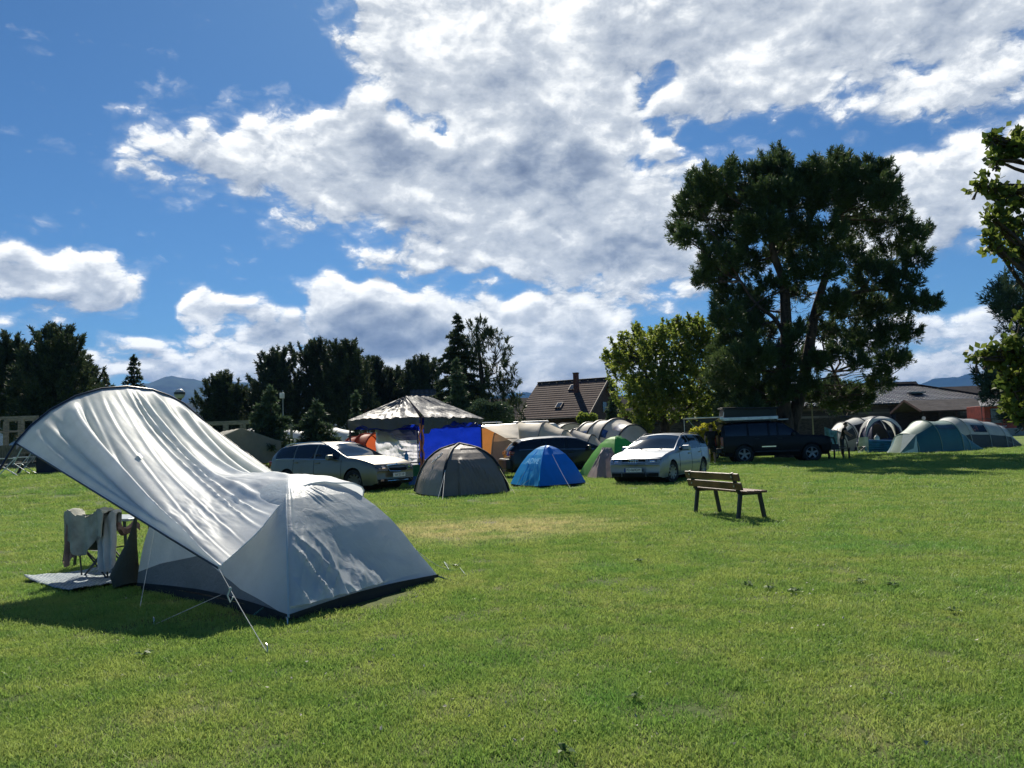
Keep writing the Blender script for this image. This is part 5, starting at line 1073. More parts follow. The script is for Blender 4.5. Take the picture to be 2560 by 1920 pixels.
for k in (3.9, 4.6): guy(t9, A9+(B9-A9).normalized()*k+Vector((-.2, -1.0, 1.0)), A9+(B9-A9).normalized()*(k+1.1)+Vector((0, -1.9, .0)))
# white shelter and its tunnel tent
white = fabric('white_fabric', (.68, .68, .66), .3, .6, wr=.0035, dens=.6, crease=.35); nvy = fabric('navy_fabric', (.012, .018, .08), .1, .5)
dark_in = mat('tent_interior', (.012, .012, .014), .9)
t10 = empty('tunnel_tent', (21.3, 52, 0), 'white and grey tunnel tent with openings painted dark, right of the off-roader', 'tent')
A10 = Vector((D(2062, 1100, 52).x, 52, 0)); B10 = Vector((D(2200, 1100, 53).x, 53, 0))
tunnel(t10, A10, B10, [(0, 1.0, .1), (.7, 1.3, 1.35), (1.4, 1.5, 1.9), (2.4, 1.6, 2.15), (3.6, 1.6, 2.2)], white, fabric('lightgrey_fabric', (.36, .38, .38), .2, .6), .25, char_m, .03, wind=[(1.55, 2.3, .30, .98, dark_in, 'doorway'), (2.45, 3.5, .25, 1.0, dark_in, 'doorway'), (.8, 1.35, .40, .9, pgrey, 'window')])  # doorways are near-black patches on the shell, painting the shade inside
t11 = empty('shelter_tent', (23.8, 49.5, 0), 'white domed shelter with open arched sides trimmed in navy, behind the blue air bed', 'tent')
sN, sR, sL = Vector((D(2158, 1100, 47.5).x, 47.5, 0)), Vector((D(2268, 1100, 49.2).x, 49.2, 0)), Vector((D(2140, 1100, 50.5).x, 50.5, 0))
arch_ = lambda u: 1-.50*math.sin(u*math.pi)**.6
fs, q11, c11 = dome(t11, sN, sR, sL, 2.15, (white, white, white, white), P=[(0, 1.0), (.2, .985), (.45, .93), (.65, .82), (.8, .66), (.92, .36), (1, 0)], bow=.12, vm=[arch_]*4, n=30)
for i in (0, 1, 3):
    mb = MB(); mb.grid(lambda u, v: fs[i](u, lerp(1.0, 1.10, v))+Vector((0, 0, -.0))-(((sN+sR)/2-c11).normalized()*.01), 30, 2); mb.build('arch_trim', nvy, t11, True, smooth=60)
for k in (sN, sR, sL, sL+sR-sN):
    mb = MB(); mb.tube([q11(k, s)+Vector((0, 0, .01)) for s in np.linspace(0, 1, 16)], .022, 5); mb.build('pole', nvy, t11, True, smooth=60)
mb = MB(); mb.grid(lambda u, v: fs[3](lerp(.55, 1, u), lerp(.75, 1, v)), 8, 8); mb.build('side_wall', white, t11, True, smooth=60)
t12 = empty('dome_tent', c11, 'dark navy inner tent standing under the white domed shelter', 'tent')
dome(t12, c11+Vector((-.7, -.2, 0)), c11+Vector((.9, .3, 0)), c11+Vector((-1.0, 1.3, 0)), 1.75, (dark_in, nvy, nvy, nvy), sleeves=(nvy, .03), bow=.05, n=14)
# left background: olive tent, white tents
olive = fabric('olive_fabric', (.26, .26, .22), .35, .7); olivt = fabric('sand_fabric', (.55, .52, .43), .4, .7)
def ridge_tent(label, A, B, hw, h, hwall, mr, mw, group=None):
    A, B = Vector(A), Vector(B); z = A.z; root = empty('frame_tent', (A+B)/2, label, 'tent', group); ax = (B-A).normalized(); s = Vector((-ax.y, ax.x, 0)); up = Vector((0, 0, 1)); mb = MB()
    for sg in (1, -1): mb.grid(lambda u, v: A.lerp(B, u)+s*sg*hw*lerp(1.06, 0, v)+up*(lerp(hwall, h, v)-.06*math.sin(v*math.pi)-.02*abs(math.sin(u*12))), 18, 8)
    mb.build('roof', mr, root, True, smooth=60); mb = MB()
    for sg in (1, -1): mb.grid(lambda u, v: A.lerp(B, u)+s*sg*hw+up*(hwall*v), 6, 4)
    for e in (A, B): p = [e-s*hw, e+s*hw, e+s*hw+up*hwall, e+up*h, e-s*hw+up*hwall]; mb.add(p, [(0, 1, 2, 3, 4)])
    mb.build('wall', mw, root, True); return root
a = D(590, 1100, 36); ridge_tent('olive frame tent with a sand-coloured roof, left of the large young spruce', (a.x+.25, 36, .72), (a.x-2.2, 40.5, .72), 1.75, 1.62, .95, olivt, olive)
WT = 'pale tents behind the young spruces'
for (x, Y, L_, hh_, lb) in ((90, 52, 3.5, 2.0, 'pale tent canopy at the left edge behind the timber frame'), (640, 58, 5, 2.3, 'white tent half hidden behind the large young spruce'), (735, 60, 5, 2.2, 'white tent seen between the two young spruces'), (845, 56, 4.5, 2.1, 'white tent seen under the left eave of the gazebo'), (1005, 60, 5, 2.0, 'pale tent behind the gazebo posts')):
    r_ = empty('tunnel_tent', (D(x, 1100, Y).x, Y, .5), lb, 'tent', WT)
    A_, B_ = Vector((D(x, 1100, Y).x-L_/2, Y, .6)), Vector((D(x, 1100, Y).x+L_/2, Y-1, .6)); tunnel(r_, A_, B_, [(0, 1.1, .4), (.8, 1.3, hh_*.9), (L_*.5, 1.4, hh_), (L_-.7, 1.3, hh_*.85), (L_, 1, .3)], white, white, .2, beige, .02)
# orange tent behind the gazebo
org = fabric('orange_fabric', (.50, .10, .035), .45, .6, wr=.0035, dens=.6, crease=.35)
t13 = empty('tunnel_tent', (-6.3, 33.5, 0), 'orange ribbed tunnel tent behind the gazebo', 'tent')
tunnel(t13, (D(842, 1100, 34).x, 34, .25), (D(960, 1100, 33).x, 33, .15), [(0, .6, .55), (.4, .9, 1.15), (.9, 1.1, 1.5), (1.5, 1.2, 1.65), (2.1, 1.2, 1.7)], org, org, .2, org, .04, .03)
# ------------------------------------------------------------ gazebo
gt = fabric('grey_tarp', (.10, .10, .105), .10, .54, wr=.008, crease=1.2, dens=.45); gb = fabric('blue_tarp', (.006, .035, .52), .5, .5, wr=.01, dens=.4); gw = fabric('white_tarp', (.85, .84, .87), .7, .45, wr=.02, dens=.4); ggy = fabric('slate_tarp', (.10, .11, .125), .2, .5)
zN, zL, zR = Vector((-3.02, 26.3, 0)), Vector((-5.55, 27.2, 0)), Vector((-1.22, 30.4, 0)); zF = zL+zR-zN
gz_ = empty('gazebo', (zN+zR+zL+zF)/4, 'pop-up gazebo under a crumpled grey tarpaulin, with blue and white side sheets', 'gazebo')
EZ = 2.22; up = Vector((0, 0, 1)); zc = (zN+zF)/2; rg = (zR-zN).normalized(); rA, rB = D(1015, 990, 28.3), D(1078, 993, 29.6)
cs = [zN, zR, zF, zL]; RT = [(zN, zR, rA, rB), (zR, zF, rB, rB), (zF, zL, rB, rA), (zL, zN, rA, rA)]
for i, (a, b, ta, tb_) in enumerate(RT):
    mb = MB(); out = (((a+b)/2-zc)).normalized()
    def rf(u, v):
        e = a.lerp(b, u)+up*EZ+out*.12; t_ = ta.lerp(tb_, u); p = e.lerp(t_, v); w = math.sin(u*math.pi)
        p.z += -.10*math.sin(v*math.pi)*w+.045*fbm(u*7+i*9, v*4, 2, 1, 4)*(1-v*.3)*min(1, w*4)+.05*(1-abs(mnoise.noise(Vector((u*9+v*3, v*2, i)))))**6*w; return p
    mb.grid(rf, 46, 26); mb.build('roof_sheet', gt, gz_, True, smooth=35)
    mb = MB()
    def vf(u, v):
        e = a.lerp(b, u)+up*EZ+out*.12; dr = .30+.10*fbm(u*4, i*3, 0, 1, 2)+.05*math.sin(u*9+i); 
        if i == 1: dr = .12
        if i == 0: dr = lerp(.55, .16, min(1, u*2.2))+.08*fbm(u*9, 1, 0, 1, 3)
        return e+up*(.045*fbm(u*7+i*9, 0, 2, 1, 4)*min(1, math.sin(u*math.pi)*4)-dr*v)+out*(.03*math.sin(u*30+i)*v-.05*v)
    mb.grid(vf, 46, 6); mb.build('valance', gt, gz_, True, smooth=50)
    mb = MB(); mb.grid(lambda u, v: a.lerp(b, u).lerp(zc, .06)+up*(EZ-.04-.28*v), 10, 2); mb.build('inner_valance', gb, gz_, True)
    mb = MB(); mb.beam(a+up*(EZ-.03), b+up*(EZ-.03), .03, .03)
    for k in range(4):
        p0, p1 = a.lerp(b, k/4), a.lerp(b, (k+1)/4); mb.beam(p0+up*(EZ-.05), p1+up*(EZ-.32), .018, .018); mb.beam(p0+up*(EZ-.32), p1+up*(EZ-.05), .018, .018)
    mb.build('truss', char_m, gz_, True)
for k in cs: mb = MB(); mb.beam(k, k+up*EZ, .05, .05); mb.build('leg', mat('maroon_leg', (.08, .02, .02), .5) if 'maroon_leg' not in bpy.data.materials else bpy.data.materials['maroon_leg'], gz_, True)
def wall(a, b, z0, z1, m, nm, amp=.04, k=16):
    mb = MB(); n_ = Vector((-(b-a).y, (b-a).x, 0)).normalized()
    mb.grid(lambda u, v: a.lerp(b, u)+up*lerp(z0(u) if callable(z0) else z0, z1(u) if callable(z1) else z1, v)+n_*amp*(math.sin(u*k+v*2)*.5+fbm(u*6, v*5, 3, 1, 3)), 30, 16); return mb.build(nm, m, gz_, True, smooth=55)
wall(zF.lerp(zR, .02), zR, .55, 2.0, gb, 'blue_sheet', .03, 9); wall(zF.lerp(zR, .0), zR.lerp(zF, .02), .18, .62, gb, 'blue_sheet', .05, 11)
A_, B_ = zL.lerp(zF, .35), zF.lerp(zN, .02)
wall(A_, B_, .0, .82, gw, 'white_sheet', .03); wall(A_+Vector((.03, -.05, 0)), B_+Vector((0, -.05, 0)), .80, lambda u: lerp(1.92, 1.35, u), gw, 'white_sheet', .10, 10); wall(A_+Vector((.0, .06, 0)), B_+Vector((0, .06, 0)), 1.5, 2.05, ggy, 'grey_sheet', .03)
ors = mat('orange_strap', (.85, .24, .10), .6); mb = MB()
for dx, z0, z1 in ((-.05, .35, 2.0), (.05, .45, 1.95)): mb.tube([zN+Vector((dx+.03*math.sin(k*2.2+dx*40), -.06, lerp(z0, z1, k/8))) for k in range(9)], .028, 6)
mb.build('ratchet_strap', ors, gz_, True, smooth=60)
mb = MB(); mb.box(zN+Vector((0, -.06, .28)), (.10, .06, .18)); mb.build('ratchet', char_m, gz_, True)
mb = MB(); mb.tube([zN+up*1.98+Vector((-1.9, .65, 0)), zN+up*2.0], .012, 5); mb.build('crossbar', rope_m, gz_, True)
# things under the gazebo
def table(label, c, sx, sy, h, rz, mt, ml, name='camping_table'):
    r_ = empty(name, c, label, 'table', None, rz); mb = MB(); mb.box((0, 0, h-.015), (sx, sy, .03)); mb.build('tabletop', mt, r_, bevel=.006)
    for x in (-1, 1):
        for y in (-1, 1): mb = MB(); mb.beam((x*(sx/2-.06), y*(sy/2-.05), 0), (x*(sx/2-.10), y*(sy/2-.05), h-.03), .025, .025); mb.build('leg', ml, r_)
    return r_
darkt = mat('dark_table', (.035, .035, .04), .5); tc_pos = Vector((D(1015, 1150, 27.8).x, 27.8, 0))
table('low dark camp table loaded with kitchen things under the gazebo', tc_pos, 1.5, .7, .72, R_(20), darkt, char_m)
gcol = [mat('item_black', (.02, .02, .022), .4), mat('item_steel', (.5, .5, .5), .3, .8), mat('item_green', (.02, .22, .06), .5), mat('item_blue', (.02, .14, .45), .4), mat('item_red', (.4, .04, .03), .5), mat('item_white', (.7, .7, .68), .5)]
def bottle(label, c, r, h, m, cap):
    r_ = empty('bottle', c, label, 'bottle'); mb = MB(); mb.tube([(0, 0, 0), (0, 0, h*.66), (0, 0, h*.8), (0, 0, h*.9)], [r, r, r*.45, r*.35], 12); mb.build('bottle_body', m, r_, smooth=50); mb = MB(); mb.cyl((0, 0, h*.94), r*.42, h*.1, 10); mb.build('cap', cap, r_); return r_
bottle('light blue water bottle standing tall on the table under the gazebo', tc_pos+Vector((.02, -.05, .72)), .07, .40, mat('clear_blue', (.10, .40, .60), .15), gcol[3])
def pot(label, c, r, h, m, nm='cooking_pot', cat='pot'):
    r_ = empty(nm, c, label, cat); mb = MB(); mb.tube([(0, 0, 0), (0, 0, h)], r, 16); mb.build('pot_body', m, r_, smooth=50); mb = MB(); mb.beam((r, 0, h*.8), (r+.12, 0, h*.85), .02, .012); mb.build('handle', gcol[0], r_); return r_
pot('steel pot at the left end of the loaded table', tc_pos+Vector((-.45, .05, .72)), .12, .14, gcol[0]); pot('black pan at the right end of the loaded table', tc_pos+Vector((.5, .1, .72)), .13, .10, gcol[1])
def crate(label, c, d, m, rz=0, nm='storage_crate', cat='crate'):
    r_ = empty(nm, c, label, cat, None, rz); mb = MB(); x, y, z = d
    for s in (-1, 1): mb.box((s*(x/2-.01), 0, z/2), (.02, y, z)); mb.box((0, s*(y/2-.01), z/2), (x-.04, .018, z))
    mb.box((0, 0, .01), (x-.04, y-.04, .02)); mb.build('crate_body', m, r_, bevel=.006); mb = MB(); mb.box((0, 0, z+.012), (x+.03, y+.03, .024)); mb.build('lid', m, r_, bevel=.006); return r_
crate('long green storage box on the grass behind the gazebo leg', Vector((D(1035, 1180, 26.9).x, 26.9, 0)), (.62, .5, .62), gcol[2], .3)
crate('small blue box beside the gazebo leg', Vector((D(1038, 1195, 26.3).x, 26.1, 0)), (.36, .3, .26), gcol[3], .1)
crate('black box under the blue side sheet', Vector((D(1085, 1160, 28.5).x, 28.3, 0)), (.8, .5, .75), gcol[0], .4)
# ------------------------------------------------------------ buildings
def roof_mat(name, c1, c2, row, colw, gap, gl=.35, bump=.03, wa=1.0, sp_=.04, rw=0):
    m = bpy.data.materials.new(name); m.use_nodes = True; t = NT(m.node_tree)
    uv = t.n('ShaderNodeTexCoord').outputs['UV']; sp = t.n('ShaderNodeSeparateXYZ', {0: uv})
    fy = t.m('FRACT', t.m('MULTIPLY', sp.outputs[1], 1/row)); fx = t.m('FRACT', t.m('MULTIPLY', sp.outputs[0], 1/colw))
    wv = t.m('SINE', t.m('MULTIPLY', fx, 3.14159)); n1 = t.noise(uv, .8, 5, .6); n2 = t.noise(t.vm('MULTIPLY', uv, (1/colw, 1/row, 1)), 1.0, 1)
    cc = t.mix(t.smooth(t.m('ADD', t.m('MULTIPLY', n1, .6), t.m('MULTIPLY', n2, .4)), .35, .65), c1, c2)
    edge = t.smooth(fy, .0, .12); cc = t.mix(t.m('MULTIPLY', t.m('SUBTRACT', 1, edge), .8), cc, gap)
    h = t.m('ADD', t.m('MULTIPLY', t.m('SINE', t.m('MULTIPLY', fy, 3.14159)) if rw else t.m('SUBTRACT', 1, fy), .9), t.m('MULTIPLY', wv, wa))
    bp = t.n('ShaderNodeBump', {'Strength': 1.0, 'Distance': bump, 'Height': h})
    b = t.n('ShaderNodeBsdfPrincipled', {'Base Color': cc, 'Roughness': gl, 'Specular IOR Level': sp_, 'Normal': bp.outputs[0]})
    t.n('ShaderNodeOutputMaterial', {0: b.outputs[0]}); return m
def slab(nm, pts, m, root, th=.12, uvs=None):
    """flat roof plane: 4 corners eave-left, eave-right, ridge-right, ridge-left, with real-size UVs"""
    p = [Vector(q) for q in pts]; n = (p[1]-p[0]).cross(p[3]-p[0]).normalized(); n = n if n.z > 0 else -n
    ax = (p[1]-p[0]).normalized(); ay = n.cross(ax); ay = ay if ay.z > 0 else -ay
    mb = MB(); mb.poly(p, th, n); me = mb.mesh(nm); uvl = me.uv_layers.new(name='uv')
    for lp in me.loops: c = me.vertices[lp.vertex_index].co-p[0]; uvl.data[lp.index].uv = (c.dot(ax), c.dot(ay))
    return link(nm, me, root, True, (m,))
rt_brown = roof_mat('brown_tiles', (.075, .046, .040), (.115, .078, .068), .42, .30, (.02, .014, .013), .75, .035, .08, .03, 1)
rt_grey = roof_mat('grey_tiles', (.055, .055, .065), (.085, .085, .098), .52, .42, (.012, .012, .014), .28, .22, 1.0, .34, 1)
rt_dark = roof_mat('dark_tiles', (.035, .032, .034), (.055, .05, .052), .36, .3, (.01, .01, .01), .9, .04, .2)
rt_shg = roof_mat('shingles', (.085, .078, .075), (.13, .12, .115), .25, .5, (.03, .028, .027), .95, .015, .1)
wood_m = mat('stained_boards', (.085, .030, .018), .7, var=.35, scale=2, stretch=(1, 1, 9), bump=.01, bscale=6)
dwood = mat('dark_boards', (.030, .020, .016), .8, var=.4, scale=2, stretch=(1, 1, 8)); wglass = mat('window_glass', (.03, .04, .05), .08, spec=.8, var=.3); wframe = mat('window_frame', (.10, .04, .02), .6)
u_, v_ = Vector((.883, -.469, 0)), Vector((.469, .883, 0)); e1 = Vector((7.3, 78, 0)); Lr, run, ez, rz_ = 8.2, 5.9, 3.55, 7.6
hs = empty('cabin', e1-u_*4+v_*6, 'steep brown-tiled timber cabin with a chimney and skylights', 'cabin')
P0, P1 = e1-u_*Lr, e1; up = Vector((0, 0, 1))
slab('roof', (P0+up*ez, P1+up*ez, P1+v_*run+up*rz_, P0+v_*run+up*rz_), rt_brown, hs); slab('roof', (P0+v_*2*run+up*ez, P1+v_*2*run+up*ez, P1+v_*run+up*(rz_-.003), P0+v_*run+up*(rz_-.003)), rt_brown, hs)
w0, w1 = P0+u_*.6+v_*.9, P1-u_*.6+v_*.9; bk_ = v_*(2*run-1.8)
mb = MB(); 
mb.add([tuple(w0), tuple(w1), tuple(w1+up*(ez+.45)), tuple(w0+up*(ez+.45))], [(0, 1, 2, 3)]); mb.add([tuple(w0+bk_), tuple(w1+bk_), tuple(w1+bk_+up*(ez+.45)), tuple(w0+bk_+up*(ez+.45))], [(0, 1, 2, 3)])
for w in (w0, w1): mb.add([tuple(w), tuple(w+bk_), tuple(w+bk_+up*(ez+.45)), tuple(w+bk_/2+up*(rz_-.25)), tuple(w+up*(ez+.45))], [(0, 1, 2, 3, 4)])
mb.build('wall', wood_m, hs, True)
def onroof(a, b, off=.0): return P0+u_*a+v_*(run*b)+up*(lerp(ez, rz_, b)+off)
nrf = (u_.cross((v_*run+up*(rz_-ez)).normalized())).normalized(); nrf = nrf if nrf.z > 0 else -nrf; sl = (v_*run+up*(rz_-ez)).normalized()
def onbox(a, b, w, l, h, m, nm, par=None):
    c = onroof(a, b)+nrf*(h/2); mb = MB(); Rm = Matrix((u_, sl, nrf)).transposed(); mb.box(c, (w, l, h), Rm); return mb.build(nm, m, par or hs, True, bevel=.01)
for a, b in ((4.3, .32), (4.6, .80)): o = onbox(a, b, .66, 1.0, .10, wframe, 'skylight'); onbox(a, b, .52, .84, .115, wglass, 'pane', o)
mb = MB(); c = onroof(5.35, .68); mb.box(c+up*.75, (.46, .46, 2.3), Matrix((u_, v_, up)).transposed()); ch = mb.build('chimney', mat('chimney_brick', (.16, .055, .04), .85, var=.3, scale=8), hs, True)
mb = MB(); mb.box(c+up*1.93, (.56, .56, .08), Matrix((u_, v_, up)).transposed()); mb.build('chimney_cap', dwood, ch, True)
mb = MB(); mb.tube([P0+up*(ez-.06)-v_*.08, P1+up*(ez-.06)-v_*.08], .07, 8); mb.tube([P0+v_*run+up*(rz_+.05), P1+v_*run+up*(rz_+.05)], .10, 8)
for k in range(9): onb = onroof(.6+k*.9, .945, .06); mb.beam(onb, onb+sl*.25, .09, .06)
mb.build('gutter', dwood, hs, True)
mb = MB()
for a, b in ((P1+up*ez, P1+v_*run+up*rz_), (P1+v_*run+up*rz_, P1+v_*2*run+up*ez)): mb.beam(a-up*.12+u_*.03, b-up*.12+u_*.03, .05, .28)
mb.build('barge_board', wframe, hs, True)
mb = MB()
for a in (1.2, 3.4, 5.6): mb.box(w0+u_*a-v_*.03+up*2.2, (.9, .08, 1.1), Matrix((u_, v_, up)).transposed())
mb.box(w1+bk_*.5+u_*.03+up*4.6, (.08, 1.0, 1.1), Matrix((u_, v_, up)).transposed())
mb.build('window', wglass, hs, True)
def low_house(label, cx, Y, W_, D_, ez2, rz2, rot, rm, wm, z0=.5, cat='house'):
    r_ = empty('house', (cx, Y, z0), label, cat, None, rot); mb = MB(); x, y = W_/2, D_/2
    mb.box((0, 0, (ez2)/2), (W_-.8, D_-.8, ez2)); mb.build('wall', wm, r_)
    for s in (-1, 1):
        p = [(-x, s*y, ez2), (x, s*y, ez2), (x, 0, rz2-(.003 if s > 0 else 0)), (-x, 0, rz2-(.003 if s > 0 else 0))]; o = slab('roof', p, rm, None); o.parent = r_
    mb = MB()
    for e in (-x+.42, x-.42): mb.add([(e, -y+.4, ez2), (e, y-.4, ez2), (e, 0, rz2-.3)], [(0, 1, 2)])
    mb.build('gable', wm, r_); mb = MB()
    for k in (-.3, .0, .3): mb.box((W_*k, -y+.39, ez2*.55), (1.0, .06, 1.1))
    mb.build('window', wglass, r_); return r_
low_house('dark low-roofed house behind the drooping larch', D(1265, 1000, 95).x, 95, 13, 8, 3.6, 6.0, 0, rt_dark, dwood)
low_house('dark low-roofed house behind the yellow-green tree', D(1625, 1000, 98).x, 98, 16, 8, 3.4, 5.9, .1, rt_dark, dwood)
low_house('grey-tiled house behind the gazebo peak, only its roof showing', D(1058, 1000, 72).x, 72, 2.3, 4, 3.4, 5.8, R_(10), rt_grey, dwood)
# long tiled building
by = 80.0; bx0, bx1 = D(1900, 1010, by).x, D(2475, 1000, by).x
lb = empty('campsite_building', ((bx0+bx1)/2, by, .5), 'long timber campsite building with a shiny grey tiled roof', 'building')
ez3, rz3 = D(2200, 1010, by).z, D(2250, 963, by+6).z
slab('roof', ((bx0, by-1.0, ez3), (bx1+1.2, by-1.0, ez3), (bx1-4.6, by+6, rz3), (bx0, by+6, rz3)), rt_grey, lb, .15)
slab('roof', ((bx1+1.2, by+13, ez3), (bx0, by+13, ez3), (bx0, by+6, rz3-.01), (bx1-4.6, by+6, rz3-.01)), rt_grey, lb, .15)
mb = MB(); mb.poly([Vector((bx1+1.2, by-1.0, ez3)), Vector((bx1+1.2, by+13, ez3)), Vector((bx1-4.6, by+6, rz3))]); mb.build('roof_hip', rt_dark, lb, True)
mb = MB(); mb.tube([(bx0, by+6, rz3+.05), (bx1-4.6, by+6, rz3+.05)], .13, 8); mb.tube([(bx1-4.6, by+6, rz3+.05), (bx1+1.2, by-1.0, ez3+.05)], .12, 8); mb.build('ridge_tiles', rt_dark, lb, True)
mb = MB(); mb.box(((bx1-6.2), by+2.2, lerp(ez3, rz3, .46)+.12), (1.5, 1.0, .12)); mb.build('skylight', wglass, lb, True)
plank = bpy.data.materials.new('weathered_planks'); plank.use_nodes = True; t = NT(plank.node_tree)
tc = t.n('ShaderNodeTexCoord').outputs['Object']; zz = t.n('ShaderNodeSeparateXYZ', {0: tc}); rowi = t.m('FLOOR', t.m('MULTIPLY', zz.outputs[2], 1/.24)); colx = t.m('FLOOR', t.m('ADD', t.m('MULTIPLY', zz.outputs[0], 1/2.4), t.m('MULTIPLY', rowi, .37)))
wn = t.n('ShaderNodeTexWhiteNoise', {0: t.n('ShaderNodeCombineXYZ', {0: rowi, 1: colx}).outputs[0]}, noise_dimensions='3D').outputs[0]
cc = t.ramp(wn, [(0, (.035, .024, .018)), (.35, (.09, .066, .048)), (.65, (.22, .18, .14)), (1, (.40, .35, .28))])
cc = t.mix(t.m('MULTIPLY', t.noise(t.vm('MULTIPLY', tc, (1, 1, 8)), 3, 4), .6), cc, (.05, .038, .028)); fr = t.m('FRACT', t.m('MULTIPLY', zz.outputs[2], 1/.24)); cc = t.mix(t.smooth(fr, .14, .0), cc, (.008, .006, .005))
t.n('ShaderNodeOutputMaterial', {0: t.n('ShaderNodeBsdfPrincipled', {'Base Color': cc, 'Roughness': .85}).outputs[0]})
mb = MB(); mb.box(((bx0+bx1)/2-.5, by+6.5, (.5+ez3-.3)/2), (bx1-bx0-1.2, 12.6, ez3-.8+.5)); mb.build('wall', plank, lb, True)
doorm = mat('grey_door', (.022, .024, .028), .6); signm = mat('white_sign', (.7, .7, .7), .5)
for x in (2112, 2245):
    dx_ = D(x, 1050, by).x; mb = MB(); mb.box((dx_, by+.15, 1.65), (1.05, .12, 2.3)); d_ = mb.build('door', doorm, lb, True); mb = MB(); mb.box((dx_, by+.07, 2.25), (.24, .03, .24)); s_ = mb.build('door_sign', signm, d_, True)
    mb = MB(); mb.tube([(dx_-.0, by+.05, 2.30), (dx_, by+.05, 2.20)], .035, 8); mb.build('pictogram', doorm, s_, True)
    mb = MB(); mb.box((dx_, by+.16, 3.15), (1.3, .10, .5)); mb.build('panel', mat('brown_panel', (.04, .028, .02), .7) if 'brown_panel' not in bpy.data.materials else bpy.data.materials['brown_panel'], lb, True)
low_house('dark-roofed house just behind the left part of the long tiled roof', D(2215, 980, 104).x, 104, 8, 6, 4.6, 6.95, 0, rt_dark, dwood)
low_house('dark-tiled house behind the right end of the long tiled roof', D(2440, 980, 100).x, 100, 9, 8, 4.2, 5.9, 0, rt_dark, dwood)
# porch building with shingles
py_ = 72.0; px0, px1 = D(2303, 1000, py_).x, D(2475, 1000, py_).x
pz = D(2315, 1027, py_).z; prz = D(2302, 1000, py_+2.6).z
pr_ = empty('porch', ((px0+px1)/2, py_+2, .5), 'open timber porch with a dull shingled roof, left of the red kiosk', 'porch')
slab('roof', ((px0-.2, py_-.3, pz), (px1, py_-.3, pz), (px1, py_+2.6, prz), (px0-.2, py_+2.6, prz)), rt_shg, pr_, .12); slab('roof', ((px0-.2, py_+5.5, pz), (px1, py_+5.5, pz), (px1, py_+2.6, prz-.004), (px0-.2, py_+2.6, prz-.004)), rt_shg, pr_, .12)
for x in np.linspace(px0+.2, px1-.2, 5): mb = MB(); mb.box((x, py_+.1, (.5+pz)/2), (.16, .16, pz-.5)); mb.build('post', dwood, pr_, True)
mb = MB(); mb.box(((px0+px1)/2, py_+5, (.5+pz)/2), (px1-px0, .12, pz-.5)); mb.box(((px0+px1)/2, py_+.02, .95), (px1-px0-.5, .06, .9)); mb.build('back_wall', dwood, pr_, True)
mb = MB(); mb.beam((px0-.26, py_-.35, pz-.02), (px0-.26, py_+2.6, prz-.02), .08, .2); mb.beam((px0-.26, py_+2.6, prz-.02), (px0-.26, py_+5.5, pz-.02), .08, .2); mb.build('barge_board', wood_m, pr_, True)
mb = MB(); mb.tube([(px0+.1, py_-.02, 2.22), (px0+.1, py_-.06, 2.22)], .17, 18); mb.build('round_sign', signm, pr_, True)
# red kiosk
ky = 66.0; k0, k1 = D(2462, 1040, ky).x, D(2540, 1040, ky).x
kk = empty('kiosk', ((k0+k1)/2, ky+1, .5), 'red kiosk with a flat grey awning, at the right edge by the hanging twigs', 'kiosk'); kr = mat('kiosk_red', (.30, .045, .030), .6, var=.15)
mb = MB(); mb.box(((k0+k1)/2, ky+1.3, 1.75), (k1-k0, 2.6, 2.5)); mb.build('wall', kr, kk, True, bevel=.03)
mb = MB(); mb.box((lerp(k0, k1, .36), ky-.03, 2.15), (.9, .06, 1.2)); mb.build('window', wglass, kk, True)
mb = MB(); z1 = D(2500, 1013, ky-1.2).z; z2 = D(2500, 997, ky).z; q = [(k0-1.0, ky-1.2, z1), (k1+.4, ky-1.2, z1), (k1, ky+.6, z2), (k0-.1, ky+.6, z2)]; mb.poly(q, .07, (0, 0, 1)); mb.build('awning', mat('awning_grey', (.33, .32, .31), .7), kk, True)
mb = MB(); mb.tube([(k0-.9, ky-1.15, .5), (k0-.9, ky-1.15, z1)], .03, 6); mb.build('awning_post', char_m, kk, True)
mb = MB(); mb.box((lerp(k0, k1, .28), ky-.03, 1.25), (.2, .03, .14)); mb.box((lerp(k0, k1, .55), ky-.03, 1.28), (.6, .03, .05)); mb.build('notice', signm, kk, True)
# low wall, rail
wl = empty('low_wall', (D(2540, 1080, 66).x, 65, .5), 'low pale rendered wall in front of the red kiosk', 'wall'); mb = MB(); mb.box((D(2560, 1080, 64.5).x+1.5, 64.5, .72), (9, .35, .75)); mb.build('wall_face', mat('pale_render', (.34, .33, .31), .8), wl, True, bevel=.02)
rl = empty('railing', (D(2500, 1046, 65).x, 63.5, .5), 'thin dark railing running past the red kiosk', 'railing'); mb = MB(); z = D(2500, 1046, 63.5).z
mb.tube([(D(2436, 1046, 63.5).x, 63.5, z), (D(2700, 1046, 63.5).x, 63.5, z)], .03, 6)
mb.build('rail', char_m, rl, True)
for x in np.linspace(D(2440, 1046, 63.5).x, D(2700, 1046, 63.5).x, 5): mb = MB(); mb.tube([(x, 63.5, .45), (x, 63.5, z)], .03, 6); mb.build('post', char_m, rl, True)
